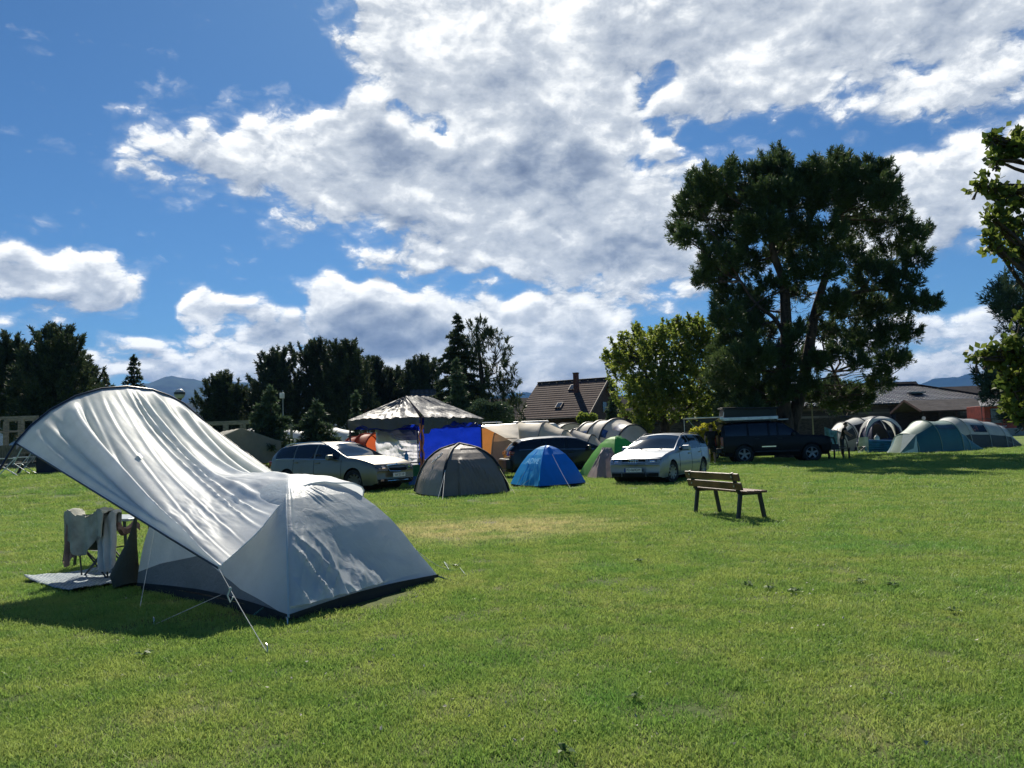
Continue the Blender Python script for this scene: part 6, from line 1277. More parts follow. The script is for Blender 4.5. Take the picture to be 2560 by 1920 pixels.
# dark board fence behind the middle of the camp
def fence(label, pts, h, m, z0=0.0, gap=.0):
    r_ = empty('board_fence', pts[0], label, 'fence'); mb = MB()
    for a, b in zip(pts, pts[1:]):
        n = int((b-a).length/.16)
        for k in range(n):
            c = a.lerp(b, (k+.5)/n); mb.box(c+Vector((0, 0, h/2+rnd.uniform(-.02, .02))), ((b-a).length/n*.94, .025, h))
        mb.beam(a+Vector((0, .04, h*.8)), b+Vector((0, .04, h*.8)), .05, .09)
    mb.build('boards', m, r_, True)
    for a, b in zip(pts, pts[1:]):
        for k in range(int((b-a).length/2.5)+1): c = a.lerp(b, min(1, k*2.5/(b-a).length)); mb = MB(); mb.box(c+Vector((0, .09, h/2)), (.1, .1, h+.05)); mb.build('post', dwood, r_, True)
    return r_
gwood = mat('grey_boards', (.065, .055, .048), .85, var=.35, scale=3, stretch=(1, 1, 6))
fence('dark weathered board fence behind the beige tunnel tent', [Vector((-2.5, 62, .48)), Vector((14.5, 59, .40))], 1.9, gwood)
fence('long board fence under the big pine, left of the timber building', [Vector((14.5, 59, .4)), Vector((30, 66, .5))], 1.9, gwood)
# timber frame at the left
tmb = mat('pale_timber', (.25, .22, .17), .75, var=.2, scale=4, stretch=(1, 1, 4))
def frame(label, x0, x1, Y, top, n, z0):
    r_ = empty('timber_frame', (D(x0, 1100, Y).x, Y, z0), label, 'timber frame'); xa, xb = D(x0, 1100, Y).x, D(x1, 1100, Y).x; zt = D((x0+x1)/2, top, Y).z
    mb = MB(); mb.beam((xa, Y, zt), (xb, Y, zt), .14, .16); mb.build('top_rail', tmb, r_, True); mb = MB(); mb.beam((xa, Y+2.5, zt), (xb, Y+2.5, zt), .14, .16); mb.build('top_rail', tmb, r_, True)
    if x0 < 100: mb = MB(); mb.beam((xa, Y-.1, zt-.75), (xb, Y-.1, zt-.75), .05, .10); mb.build('middle_rail', tmb, r_, True)
    for k in range(n):
        for dy in (0, 2.5): x = lerp(xa, xb, k/(n-1)); mb = MB(); mb.beam((x, Y+dy, z0), (x, Y+dy, zt-.08), .14, .14, up=(0, 1, 0)); mb.build('post', tmb, r_, True)
    return r_
frame('pale timber post frame at the left edge', -60, 95, 44, 1045, 5, .7); frame('pale timber post frame left of the large young spruce', 480, 700, 48, 1055, 6, .7)
mb = MB(); r_ = empty('low_fence', (D(30, 1100, 42).x, 42, .7), 'low brown board screen at the left edge behind the metal chair', 'fence'); mb.box((D(40, 1100, 42).x, 42, 1.35), (5.5, .05, 1.3)); mb.build('boards', mat('tan_boards', (.20, .15, .10), .8, var=.3, stretch=(6, 1, 1)), r_, True)
# lamps and poles
lampw = mat('lamp_globe', (.70, .72, .72), .3, transl=.3)
def globe(label, x, ytop, Y, z0, r, cap=True):
    p = D(x, ytop, Y); r_ = empty('street_lamp', (p.x, Y, z0), label, 'lamp'); mb = MB(); zc_ = p.z-r
    mb.tube([(p.x, Y, z0), (p.x, Y, zc_-r*.9)], [.05, .04], 10); mb.build('pole', char_m if cap else mat('pale_pole', (.45, .44, .38), .5), r_, True, smooth=60)
    mb = MB(); mb.ball((p.x, Y, zc_), r, 20, 12); mb.build('globe', lampw, r_, True, smooth=80)
    if cap: mb = MB(); mb.tube([(p.x, Y, zc_-.02), (p.x, Y, zc_+.05)], r*1.05, 20); mb.tube([(p.x, Y, zc_-r*1.25), (p.x, Y, zc_-r*.75)], [r*.35, r*.5], 12); mb.build('collar', char_m, r_, True, smooth=40)
    return r_
globe('white globe lamp with a dark collar above the right end of the arched awning', 449, 972, 24, .6, .155)
sp_ = D(2028, 993, 46); r_ = empty('street_lamp', (sp_.x, 46, 0), 'slender park lamp with a dome hood, right of the big pine trunk', 'lamp'); mb = MB(); mb.tube([(sp_.x, 46, 0), (sp_.x, 46, sp_.z-.3)], [.05, .035], 8); mb.build('pole', mat('tan_pole', (.30, .27, .18), .5), r_, True)
mb = MB(); mb.tube([(sp_.x, 46, sp_.z-.30), (sp_.x, 46, sp_.z-.12), (sp_.x, 46, sp_.z-.03), (sp_.x, 46, sp_.z)], [.24, .22, .12, .02], 16); mb.build('lamp_hood', lampw, r_, True, smooth=50)
sp_ = D(707, 976, 55); r_ = empty('flood_lamp', (sp_.x, 55, .6), 'pale box lamp on a thin pole above the large young spruce', 'lamp'); mb = MB(); mb.tube([(sp_.x, 55, .6), (sp_.x, 55, sp_.z)], .035, 6); mb.build('pole', mat('grey_pole', (.35, .36, .36), .5), r_, True); mb = MB(); mb.box((sp_.x-.06, 55, sp_.z-.35), (.30, .2, .38)); mb.build('lamp_head', lampw, r_, True, bevel=.03)
sp_ = D(913, 1024, 45); r_ = empty('wooden_post', (sp_.x, 45, .5), 'brown wooden post left of the gazebo roof', 'post'); mb = MB(); mb.box((sp_.x, 45, (sp_.z+.5)/2), (.12, .12, sp_.z-.5)); mb.build('post_shaft', wood_m, r_, True); mb = MB(); mb.beam((sp_.x, 45, sp_.z-.1), (sp_.x+.2, 45, sp_.z+.1), .05, .05); mb.build('bracket', wood_m, r_, True)
# ------------------------------------------------------------ park bench
slat = mat('bench_wood', (.15, .065, .036), .45, var=.25, scale=3, stretch=(1, 6, 1), bump=.002, bscale=20); slatl = slat; iron = mat('bench_iron', (.022, .022, .024), .5)
bl, br_ = Vector((3.07, 13.62, 0)), Vector((3.44, 12.33, 0)); bd = (br_-bl).normalized(); bz_ = math.atan2(bd.y, bd.x)
bn = empty('park_bench', (bl+br_)/2, 'brown slatted park bench on black iron legs, facing away to the right', 'bench', None, bz_)   # local x along the bench, +y in front
def bb_(nm, c, d, m, ry=0.0, bev=.006): mb = MB(); mb.box(c, d, Matrix.Rotation(ry, 3, 'X')); return mb.build(nm, m, bn, bevel=bev)
for (y, z) in ((-.085, .655), (-.045, .515)): bb_('backrest', (0, y-.03, z), (1.66, .032, .115), slat, R_(14))
for y in (.06, .185, .31): bb_('seat', (0, y, .425), (1.66, .105, .035), slat)
for x in (-.66, .66):
    mb = MB(); mb.beam((x, -.02, .40), (x, -.135, .72), .045, .05, up=(0, 1, 0)); mb.beam((x, -.03, .395), (x, .36, .395), .05, .045); mb.build('bracket', iron, bn, bevel=.004)
    mb = MB(); mb.beam((x, 0, .40), (x, -.06, 0), .05, .055, up=(0, 1, 0)); mb.build('leg', iron, bn, bevel=.004)
    mb = MB(); mb.beam((x, .33, .40), (x, .40, 0), .05, .055, up=(0, 1, 0)); mb.build('leg', iron, bn, bevel=.004)
    mb = MB()
    for y, z in ((-.115, .66), (-.075, .515)): mb.box((x, y-.028, z), (.03, .012, .03))
    mb.build('bolt', peg_m, bn)
# ------------------------------------------------------------ picnic sets
pw = mat('picnic_wood', (.22, .17, .12), .7, var=.3, scale=3, stretch=(6, 1, 1)); pdk = mat('picnic_dark', (.05, .035, .028), .7)
def picnic(label, c, rz, m=pw, L_=1.7, cat='picnic table', nm='picnic_table', h=.76):
    r_ = empty(nm, c, label, cat, None, rz); mb = MB()
    for y in (-.26, -.09, .08, .25): mb.box((0, y, h), (L_, .15, .04))
    mb.build('tabletop', m, r_, bevel=.006)
    for s in (-1, 1):
        mb = MB(); mb.box((0, s*.68, .44), (L_, .24, .04)); mb.build('seat', m, r_, bevel=.006)
    for x in (-L_*.36, L_*.36):
        mb = MB(); mb.beam((x, -.68, .40), (x, .68, .40), .05, .08); mb.build('crossbeam', pdk, r_)
        for s in (-1, 1): mb = MB(); mb.beam((x, s*.60, 0), (x, s*.20, h-.02), .06, .08, up=(0, 1, 0)); mb.build('leg', pdk, r_)
    return r_
picnic('dark picnic table with benches where a person in dark clothes stands, right of the off-roader', Vector((15.1, 40.6, 0)), R_(4), pdk, 1.6)
st = Vector((14.95, 36.9, 0)); sr = empty('wooden_bench', st, 'short backless wooden bench in front of the dark picnic table', 'bench', None, R_(8)); mb = MB(); mb.box((0, 0, .52), (.85, .36, .045)); mb.build('seat', pw, sr, bevel=.006); mb = MB(); mb.box((0, .30, .60), (.85, .2, .04)); mb.build('shelf', pdk, sr)
for x in (-.36, .36):
    for y in (-.14, .36): mb = MB(); mb.box((x, y, .26), (.06, .06, .50)); mb.build('leg', pdk, sr)
p = D(104, 1150, 30); picnic('brown picnic table left of the tent awning, next to the dark box', Vector((p.x, 30, gz(p.x, 30))), R_(80), pw, 1.3)
p = D(158, 1160, 29.5); crate('dark blue covered box under the left edge of the awning', Vector((p.x+.3, 29.5, gz(p.x, 29.5))), (1.9, 1.2, .80), mat('dark_blue_cover', (.012, .02, .04), .7), .1, 'covered_trailer', 'trailer')
# ------------------------------------------------------------ camping chairs and table at the big tent
alu2 = mat('white_tube', (.62, .64, .64), .35, .5); ctx = mat('dark_mesh', (.03, .05, .04), .8, two=True); pole_m = mat('dark_tube', (.025, .035, .035), .4)
def reclining(label, c, rz):
    r_ = empty('folding_chair', c, label, 'chair', None, rz); mb = MB()
    for s in (-.27, .27):
        mb.tube([(s, -.30, 0), (s, .22, .62)], .013, 6); mb.tube([(s, .34, 0), (s, -.25, .42), (s, .0, .42)], .013, 6); mb.tube([(s, .16, .40), (s, .46, 1.05)], .013, 6); mb.tube([(s, -.26, .62), (s, .26, .62)], .016, 6)
    mb.tube([(-.27, .46, 1.05), (.27, .46, 1.05)], .013, 6); mb.tube([(-.27, -.30, .02), (.27, -.30, .02)], .013, 6); mb.tube([(-.27, .34, .02), (.27, .34, .02)], .013, 6); mb.build('frame', alu2, r_, smooth=60)
    mb = MB(); mb.grid(lambda u, v: (lerp(-.26, .26, u), lerp(-.25, .18, v), .42-.03*math.sin(v*3.1)), 4, 6); mb.build('seat', mat('grey_mesh', (.30, .33, .33), .8, alpha=.55) if 'grey_mesh' not in bpy.data.materials else bpy.data.materials['grey_mesh'], r_)
    mb = MB(); mb.grid(lambda u, v: (lerp(-.26, .26, u), lerp(.17, .45, v), lerp(.44, 1.03, v)), 4, 6); mb.build('backrest', bpy.data.materials['grey_mesh'], r_); return r_
p = D(22, 1195, 27.5); reclining('white tubular reclining chair at the left edge, seen through the arched pole', Vector((p.x-.05, 27.5, gz(p.x, 27.5))), R_(-60))
p = D(60, 1195, 28.6); reclining('white tubular reclining chair just right of the leftmost one', Vector((p.x, 28.6, gz(p.x, 28.6))), R_(-80))
def xchair(label, c, rz, fab, frame_m=pole_m, nm='camping_chair', s=1.0):
    r_ = empty(nm, c, label, 'chair', None, rz); L = lambda a, b, r=.009: (lambda m: (m.tube([Vector(a)*s, Vector(b)*s], r, 6), m.build('leg', frame_m, r_))[1])(MB())
    w, d, h = .25, .23, .44
    for (a, b) in (((-w, -d, 0), (w, -d, h)), ((w, -d, 0), (-w, -d, h)), ((-w, d, 0), (w, d, h)), ((w, d, 0), (-w, d, h)), ((-w, -d, 0), (-w, d, h)), ((-w, d, 0), (-w, -d, h)), ((w, -d, 0), (w, d, h)), ((w, d, 0), (w, -d, h))): L(a, b)
    for x in (-w, w):
        L((x, -d, h), (x, -d, .62)); L((x, d, 0), (x, d+.10, .92)); mb = MB(); mb.grid(lambda u, v: Vector((x+lerp(-.035, .035, v), lerp(-d-.02, d+.03, u), .62-.02*math.sin(u*3.1)))*s, 6, 2); mb.build('armrest', fab, r_)
    mb = MB(); mb.grid(lambda u, v: Vector((lerp(-w, w, u), lerp(-d, d, v), h-.05*math.sin(u*3.14)))*s, 8, 6); mb.build('seat', fab, r_, smooth=60)
    mb = MB(); mb.grid(lambda u, v: Vector((lerp(-w, w, u), lerp(d, d+.10, v)+.05*math.sin(u*3.14), lerp(h-.03, .92, v)))*s, 8, 8); mb.build('backrest', fab, r_, smooth=60); return r_
gfab = mat('olive_cloth', (.03, .05, .03), .8)
ch1 = G(250, 1440); ch1 = Vector((-4.42, 8.75, 0)); xchair('dark folding camping chair hung with towels, on the patterned mat', ch1, R_(158), gfab, s=.75)
# the chair's back is toward the left; towels hang over it
def cloth(nm, label, fn, m, cat='towel', nu=40, nv=40, solid=.006):
    mb = MB(); mb.grid(fn, nu, nv); o = mb.build(nm, m, smooth=60, solid=solid); tag(o, label, cat); return o
tow = mat('grey_towel', (.42, .42, .37), .95, var=.15, scale=6, bump=.004, bscale=90); tow2 = mat('pale_towel', (.55, .57, .58), .95, var=.1, bump=.003, bscale=90); pinkt = mat('dusty_pink_cloth', (.34, .22, .19), .9, var=.2, scale=8)
def hang(cx, cy, ztop, w, f, b, ang, fold=.03, seed=0, depth=.10, skew=0.0):
    a = Vector((math.cos(ang), math.sin(ang), 0)); n = Vector((-a.y, a.x, 0))
    def fn(u, v):
        s = lerp(-b(u), f(u), v); 
        if abs(s) < depth: y = s; z = ztop-.02*(s/depth)**2
        else: sg = math.copysign(1, s); y = sg*(depth+.02*math.sin(u*7+seed)*1.0+.06*(abs(s)-depth)); z = ztop-(abs(s)-depth)
        z -= .07*abs(math.sin(u*math.pi*1.0+.6*seed))*.5*(1-abs(2*u-1))-.05*(math.exp(-((u-.12)/.1)**2)+math.exp(-((u-.85)/.12)**2))
        y += fold*math.sin(u*17+seed+s*2)*min(1, abs(s)*2.2)+.02*fbm(u*4, s*4, seed, 1, 3)
        return Vector((cx, cy, 0))+a*(lerp(-w/2, w/2, u)*(1-.15*min(1, abs(s)*1.2))+skew*s)+n*y+Vector((0, 0, max(.03, z)))
    return fn
tl = G(245, 1440); tx_ = Vector((-4.42, 8.6, 0))
zt = .71
cloth('towel', 'grey towel draped over the back of the camping chair', hang(-4.50, 8.52, zt, .50, lambda u: .30, lambda u: .36+.10*math.sin(u*4.5)+.08*u, R_(-12), .035, 1, .07), tow)
cloth('towel', 'long pale towel hanging below the grey one down to the mat', hang(-4.31, 8.53, zt-.02, .24, lambda u: .2, lambda u: .66-.04*u, R_(-10), .03, 3, .055, -.05), tow2, nu=24)
cloth('cloth', 'dusty pink cloth hanging at the left of the grey towel', hang(-4.70, 8.56, zt-.05, .12, lambda u: .2, lambda u: .55-.05*u, R_(-12), .02, 5, .05), pinkt, 'cloth', nu=14)
cloth('cloth', 'small pink cloth bunched over the right chair arm', hang(-4.16, 8.62, .55, .22, lambda u: .14, lambda u: .12, R_(40), .02, 7, .05), pinkt, 'cloth', nu=14)
# second chair behind, camp table
xchair('green folding camping chair between the towels and the tent door', Vector((-3.88, 9.05, 0)), R_(200), mat('green_cloth', (.02, .09, .055), .8), s=.8)
tp = D(300, 1300, 9.6); table('grey folding camp table under the awning edge', Vector((tp.x-.12, 9.75, 0)), .85, .6, .56, R_(-14), mat('grey_tabletop', (.36, .40, .43), .4, .2), pole_m)
# patterned mat
mm = bpy.data.materials.new('patterned_mat'); mm.use_nodes = True; t = NT(mm.node_tree); tc = t.n('ShaderNodeTexCoord').outputs['Object']
br2 = t.n('ShaderNodeTexBrick', {'Vector': t.n('ShaderNodeMapping', {0: tc, 2: (0, 0, .5), 3: (1, 1, 1)}).outputs[0], 'Color1': (.30, .36, .37, 1), 'Color2': (.44, .49, .49, 1), 'Mortar': (.10, .14, .19, 1), 'Scale': 9.0, 'Mortar Size': .06})
t.n('ShaderNodeOutputMaterial', {0: t.n('ShaderNodeBsdfPrincipled', {'Base Color': br2.outputs[0], 'Roughness': .8}).outputs[0]})
m0, m1, m2, m3 = G(60, 1452), G(180, 1487), G(335, 1455), G(330, 1415)
mt_c = (m0+m1+m2+m3)/4
mb = MB(); mb.grid(lambda u, v: m0.lerp(m1, u).lerp(m3.lerp(m2, u), v)+Vector((0, 0, .026+.022*fbm(u*4, v*4, 1)+.04*(1-u)**8*(1-v)**6+.03*u**8*(1-v)))-mt_c, 36, 30)
o = mb.build('picnic_mat', mm, smooth=60, solid=.006); o.location = mt_c; tag(o, 'grey and white patterned picnic mat on the grass under the camping chairs', 'mat')
for k in (.2, .5, .8): q = m0.lerp(m2, k); NOG.append((q.x, q.y, .28)); q = m1.lerp(m3, k); NOG.append((q.x, q.y, .26))
# ------------------------------------------------------------ air bed, chairs, bag on the right
ab = mat('air_bed_blue', (.012, .12, .26), .35, var=.2); abp = D(2206, 1118, 46); r_ = empty('air_bed', (abp.x, 46, 0), 'inflated blue air bed standing on its edge in front of the white shelter', 'air bed', None, R_(-6))
mb = MB()
for k in range(5): mb.tube([(-.82+(.03 if k in (0, 4) else 0), 0, .08+k*.145), (.82, 0, .08+k*.125)], .105, 10)
mb.build('air_chamber', ab, r_, smooth=60, bevel=.0); mb = MB(); mb.tube([(-.83, 0, .05), (-.87, 0, .35), (-.83, 0, .68)], .09, 10); mb.build('end_seam', ab, r_, smooth=60)
p = D(2215, 1110, 47.2); r_ = empty('windbreak', (p.x, 47.2, 0), 'low dark windbreak behind the blue air bed', 'windbreak'); mb = MB(); mb.grid(lambda u, v: (lerp(-1.0, 1.2, u), .03*math.sin(u*14), lerp(0, .82-.25*(1-u)**4, v)), 16, 5); mb.build('screen', nvy, r_, smooth=60, solid=.01)
for x in (-1, .1, 1.2): mb = MB(); mb.tube([(x, 0, 0), (x, 0, .9)], .015, 6); mb.build('stake', char_m, r_)
p = D(2192, 1096, 46.8); r_ = empty('carrier_bag', (p.x, 46.8, .62), 'white plastic bag on top of the windbreak behind the air bed', 'bag'); mb = MB(); mb.ball((0, 0, .17), (.16, .12, .20), 12, 10); mb.build('bag_body', gcol[5], r_, smooth=80); mb = MB(); mb.tube([(-.05, 0, .34), (0, 0, .45), (.05, 0, .34)], .015, 5); mb.build('handle', gcol[5], r_)
p = D(2156, 1118, 45.5); xchair('white-framed camping chair between the white shelter and the air bed', Vector((p.x, 45.5, 0)), R_(170), mat('white_cloth', (.62, .62, .6), .8), alu2)
p = D(2079, 1110, 44); cloth('towel', 'light blue beach towel hanging left of the person in dark clothes', lambda u, v: Vector((p.x+lerp(-.32, .32, u), 44+.05*math.sin(u*9+v*2), lerp(.28, 1.55-.25*u, v))), mat('beach_towel', (.16, .38, .52), .9, var=.3, scale=4), nu=16, nv=16)
mb = MB(); r_ = empty('washing_line', (p.x-.4, 44, 0), 'thin pole and line holding the light blue beach towel', 'washing line'); mb.tube([(p.x-.36, 44, 0), (p.x-.36, 44, 1.7)], .015, 6); mb.tube([(p.x+.36, 44, 0), (p.x+.36, 44, 1.45)], .015, 6); mb.tube([(p.x-.36, 44, 1.6), (p.x+.36, 44, 1.32)], .012, 5); mb.build('line', char_m, r_, True)
# caravan roof behind the canvas tent, cars behind
cv = empty('caravan', (D(1300, 1060, 43).x, 43, 0), 'white caravan with a bicycle rack, behind the canvas tent', 'caravan', None, R_(-4)); wp = paint('caravan_white', (.62, .61, .58), .1, .35)
mb = MB()
cv.scale = (1, 1, .915)
prf = [(-2.6, .4), (-2.7, 1.2), (-2.45, 2.1), (-2.1, 2.42), (0, 2.5), (1.9, 2.42), (2.3, 2.0), (2.45, 1.2), (2.35, .4)]
mb.add([(x, s*1.05, z) for s in (-1, 1) for x, z in prf], [tuple(range(9)), tuple(range(17, 8, -1))]+[(i, i+9, (i+1) % 9+9, (i+1) % 9) for i in range(9)]); mb.build('caravan_body', wp, cv, bevel=.08)
for x in (-1.3, .9): mb = MB(); mb.box((x, -1.06, 1.55), (1.0, .04, .6)); mb.build('window', glass_m, cv, bevel=.03)
make_wheel(cv, Vector((.1, -.95, .33)), .33, .2, -1, rimd_m); make_wheel(cv, Vector((.1, .95, .33)), .33, .2, 1, rimd_m)
mb = MB()
for x in (-2.2, -1.2): mb.tube([(x, -.8, 2.45), (x, -.8, 2.62), (x, .8, 2.62), (x, .8, 2.45)], .02, 5)
for y in (-.7, -.3, .1, .5): mb.tube([(-2.3, y, 2.62), (-1.0, y, 2.62)], .02, 5)
mb.build('bicycle_rack', alu2, cv); mb = MB(); mb.box((.6, 0, 2.56), (1.9, .8, .10)); mb.build('roof_box', wp, cv, bevel=.04)
ltb = paint('pale_blue_paint', (.20, .26, .36), .3, .3); b2 = dict(au); b2['face'] = face_black; b2['rails'] = None
p = D(1724, 1090, 41); make_car('estate_car', 'pale blue car behind the silver car, under the off-roader awning', Vector((p.x+.4, 43.5, 0)), R_(-150), b2, ltb, rim_m)
p = D(1592, 1100, 46); make_car('estate_car', 'pale grey car mostly hidden behind the beige tunnel tent and the silver car', Vector((p.x-.3, 47.5, 0)), R_(-100), b2, paint('pale_paint', (.5, .54, .54), .3, .3), rim_m)
# weeds and fallen leaves in the near lawn
wm_ = leafmat('weed_leaf', (.09, .17, .05), (.20, .28, .09), .4); lm_ = mat('dry_leaf', (.42, .40, .30), .8, var=.3, scale=20)
WP = [(1870,1470,'low weeds in the lawn, leftmost of the row right of centre'),(1925,1478,'low pale-tipped weeds second in the row right of centre'),(1985,1485,'low weeds third in the row right of centre'),(2150,1462,'dark weed clump right of the weed row'),(2230,1470,'weed clump furthest right in the row'),(2385,1535,'small weed clump near the right edge'),(1600,1408,'weed clump nearest below the bench'),(1410,1893,'dandelion with an upright leaf near the bottom edge'),(360,1645,'clump of weeds below the guy rope of the grey tent'),(1590,1755,'weed tuft in the lower middle of the lawn'),(1140,1420,'weed tuft beside the green webbing right of the grey tent'),(1745,1255,'weeds beside the left bench leg'),(2250,1335,'weeds in the worn turf at the right')]
for i, (x, y, lb2) in enumerate(WP):
    c = G(x, y); r_ = empty('weed', c, lb2, 'weed', 'weeds in the lawn'); mb = MB(); n = 12; sc2 = .05+.02*rnd.random()
    for k in range(n):
        a = rnd.uniform(0, 6.28); rr = sc2*rnd.uniform(.5, 1.3); ox, oy = rnd.gauss(0, .006), rnd.gauss(0, .006); d = Vector((math.cos(a), math.sin(a), 0)); s = Vector((-d.y, d.x, 0))*rr*.22; h = rnd.uniform(.012, .03)
        p0 = Vector((ox, oy, .02)); mb.add([p0, p0+d*rr*.5+s+Vector((0, 0, h)), p0+d*rr+Vector((0, 0, h*.6)), p0+d*rr*.5-s+Vector((0, 0, h))], [(0, 1, 2, 3)])
    mb.build('leaf', wm_, r_)
mb = MB(); 
for k in range(260):
    if k < 36: c = G(rnd.gauss(1960, 60), rnd.gauss(1480, 18))
    else: y = rnd.uniform(1180, 1900); c = G(rnd.uniform(100, 2540), y)
    if c.y < 2.5: continue
    a = rnd.uniform(0, 6.28); s = .008*rnd.uniform(.6, 1.6); mb.add([c+Vector((s*math.cos(a+q)*(1 if q % 3.14 < .1 else .5), s*math.sin(a+q), .034+rnd.uniform(-.006, .012))) for q in (0, 1.57, 3.14, 4.71)], [(0, 1, 2, 3)])
o = mb.build('fallen_leaves', lm_); tag(o, 'pale dry leaves and clover flowers scattered over the lawn', 'leaves', kind='stuff')
# ------------------------------------------------------------ people
skin_m = mat('skin', (.42, .24, .17), .55, var=.06); blackc = mat('black_clothes', (.008, .008, .009), .85); hair_m = mat('dark_hair', (.018, .013, .010), .6); shoe_m = mat('white_shoe', (.55, .57, .60), .6); whitec = mat('white_shirt', (.55, .56, .58), .8); eye_m = mat('eye', (.02, .02, .02), .2)
def skinned(nm, verts, edges, m, parent, root_i=0, sub=2):
    me = bpy.data.meshes.new(nm); me.from_pydata([v[:3] for v in verts], edges, []); o = bpy.data.objects.new(nm, me); COL.objects.link(o); me.materials.append(m)
    o.modifiers.new('skin', 'SKIN'); sv_ = me.skin_vertices[0].data
    for i, v in enumerate(verts): r = v[3]; sv_[i].radius = (r, v[4] if len(v) > 4 else r); sv_[i].use_root = (i == root_i)
    md = o.modifiers.new('sub', 'SUBSURF'); md.levels = md.render_levels = sub
    dg = bpy.context.evaluated_depsgraph_get(); dg.update(); me2 = bpy.data.meshes.new_from_object(o.evaluated_get(dg)); bpy.data.objects.remove(o)
    for p_ in me2.polygons: p_.use_smooth = True
    o2 = bpy.data.objects.new(nm, me2); COL.objects.link(o2); o2.parent = parent; OFF[o2.name] = OFF[parent.name]
    if not me2.materials: me2.materials.append(m)
    return o2
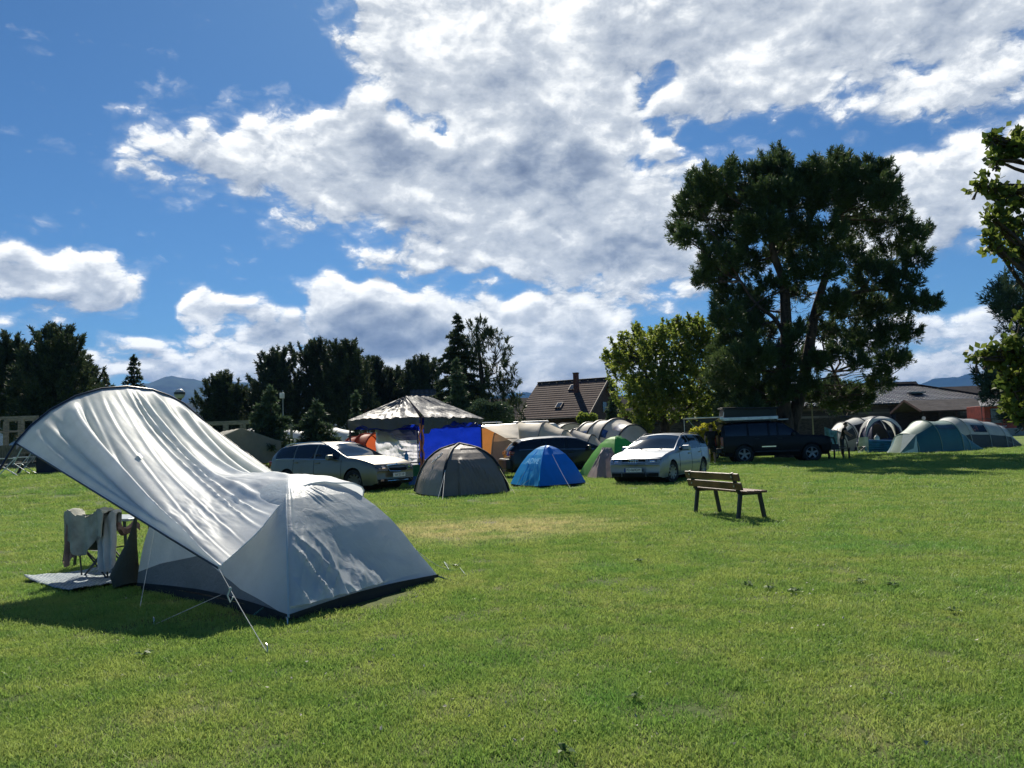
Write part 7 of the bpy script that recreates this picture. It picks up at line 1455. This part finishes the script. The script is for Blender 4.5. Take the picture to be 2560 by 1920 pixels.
def person(label, c, rz, H_=1.78, top=blackc, bottom=blackc, hair=hair_m, shoe=shoe_m, armL=None, armR=None, lean=0.0, shorts=True, arms_down=True):
    s = H_/1.78; r_ = empty('person', c, label, 'person', None, rz); r_.scale = (s, s, s)      # faces -y
    L = lambda x: x
    ly = lambda z: -lean*max(0, z-.95)
    hipL, hipR = (.10, 0, .90), (-.10, 0, .90)
    aL = armL or [(.21, .0, 1.42), (.27, .02, 1.14), (.28, -.06, .90)]; aR = armR or [(-.21, .0, 1.42), (-.27, .02, 1.14), (-.28, -.06, .90)]
    V = [(0, ly(1), 1.0, .145, .105), (0, ly(1.2), 1.18, .135, .10), (0, ly(1.36), 1.34, .155, .11), (0, ly(1.45), 1.45, .10, .08), (0, ly(1.5), 1.52, .055, .06), (0, ly(1.62)-.01, 1.62, .085, .10), (0, ly(1.7), 1.70, .08, .095)]
    E = [(0, 1), (1, 2), (2, 3), (3, 4), (4, 5), (5, 6)]
    for sg, arm in ((1, aL), (-1, aR)):
        b = len(V); V += [(sg*.10, 0, .90, .095, .09), (sg*.115, -.01, .50, .062), (sg*.12, .02, .28, .058, .062), (sg*.12, .02, .09, .038), (sg*.125, -.10, .045, .038, .03)]; E += [(0, b), (b, b+1), (b+1, b+2), (b+2, b+3), (b+3, b+4)]
        b = len(V); V += [(arm[0][0], arm[0][1]+ly(1.42), arm[0][2], .062), (arm[1][0], arm[1][1]+ly(1.2), arm[1][2], .045), (arm[2][0], arm[2][1]+ly(1.0), arm[2][2], .030)]; E += [(2, b), (b, b+1), (b+1, b+2)]
        h = Vector(V[-1][:3]); dv_ = (h-Vector(V[-2][:3])).normalized(); b2_ = len(V); V.append((*(h+dv_*.06), .036, .02)); E.append((b+2, b2_))
        for k in range(4):
            q = h+dv_*.09+Vector((0, (k-1.5)*.02, 0)); V.append((*q, .0095)); q2_ = q+dv_*(.045+.01*(k in (1, 2)))+Vector((-sg*.012, 0, 0)); V.append((*q2_, .0085)); E += [(b2_, len(V)-2), (len(V)-2, len(V)-1)]
        q = h+dv_*.05+Vector((0, -.045, 0)); V.append((*q, .011)); V.append((*(q+dv_*.035), .009)); E += [(b2_, len(V)-2), (len(V)-2, len(V)-1)]
    skinned('body', V, E, skin_m, r_)
    # face: nose, ears, eyes, mouth
    hy = ly(1.62); mb = MB(); mb.tube([(0, hy-.105, 1.64), (0, hy-.125, 1.61)], [.010, .016], 6); mb.ball((.088, hy+.0, 1.63), (.012, .022, .032), 8, 6); mb.ball((-.088, hy, 1.63), (.012, .022, .032), 8, 6); mb.build('nose_and_ears', skin_m, r_, smooth=60)
    mb = MB(); mb.ball((.032, hy-.097, 1.645), .010, 8, 6); mb.ball((-.032, hy-.097, 1.645), .010, 8, 6); mb.build('eye', eye_m, r_); mb = MB(); mb.box((0, hy-.100, 1.585), (.05, .01, .01)); mb.build('mouth', mat('lips', (.30, .12, .10), .5) if 'lips' not in bpy.data.materials else bpy.data.materials['lips'], r_)
    mb = MB(); mb.grid(lambda u, v: ((lambda a, b: (.100*math.sin(b)*math.cos(a), hy+.012+.112*math.sin(b)*math.sin(a), 1.665+.115*math.cos(b)))(u*2*math.pi, v*lerp(1.25, 1.95, .5+.5*math.sin(u*2*math.pi)))), 24, 10); mb.build('hair', hair, r_, smooth=70, solid=.012)
    # clothes
    S_ = [(0, ly(1), .90, .172, .130), (0, ly(1.05), 1.04, .165, .125), (0, ly(1.2), 1.18, .158, .120), (0, ly(1.36), 1.34, .178, .128), (0, ly(1.45), 1.455, .115, .092)]; Es = [(0, 1), (1, 2), (2, 3), (3, 4)]
    for sg, arm in ((1, aL), (-1, aR)): b = len(S_); a0 = Vector(arm[0]); a1 = Vector(arm[1]); m_ = a0.lerp(a1, .62); S_ += [(a0.x, a0.y+ly(1.42), a0.z, .082), (m_.x, m_.y+ly(1.3), m_.z, .072)]; Es += [(3, b), (b, b+1)]
    skinned('shirt', S_, Es, top, r_, 1)
    zk = .50 if shorts else .10
    B_ = [(0, 0, 1.02, .150, .112), (0, 0, .90, .150, .115)]; Eb = [(0, 1)]
    for sg in (1, -1): b = len(B_); B_ += [(sg*.10, 0, .80, .110, .105), (sg*.118, 0, .66, .100, .098), (sg*.12, 0, zk, .096 if shorts else .06, .095 if shorts else .06)]; Eb += [(1, b), (b, b+1), (b+1, b+2)]
    skinned('shorts' if shorts else 'trousers', B_, Eb, bottom, r_, 1)
    for sg in (1, -1):
        V2 = [(sg*.12, .045, .045, .045, .04), (sg*.123, -.03, .045, .048, .04), (sg*.126, -.13, .035, .045, .03)]; skinned('shoe', V2, [(0, 1), (1, 2)], shoe, r_, 1)
    return r_
person('man in black t-shirt and shorts with white shoes, standing behind the off-roader', Vector((9.0, 36.6, 0)), R_(176), 1.80, armR=[(-.21, 0, 1.42), (-.30, -.06, 1.18), (-.34, -.20, .98)], armL=[(.21, 0, 1.42), (.29, .02, 1.15), (.31, -.04, .92)])
p = D(1744, 1090, 42); person('person in a white shirt beyond the silver car', Vector((p.x, 42, 0)), R_(20), 1.62, top=whitec, bottom=gcol[3], shorts=False)
p = D(2106, 1090, 41.6); person('person in a dark jacket leaning over the dark picnic table', Vector((p.x, 41.7, 0)), R_(60), 1.76, top=blackc, bottom=mat('dark_trousers', (.02, .022, .03), .8), shorts=False, lean=.35, shoe=blackc, armL=[(.21, 0, 1.42), (.26, -.16, 1.24), (.22, -.38, 1.14)], armR=[(-.21, 0, 1.42), (-.27, -.14, 1.22), (-.22, -.36, 1.10)])
build_grass()
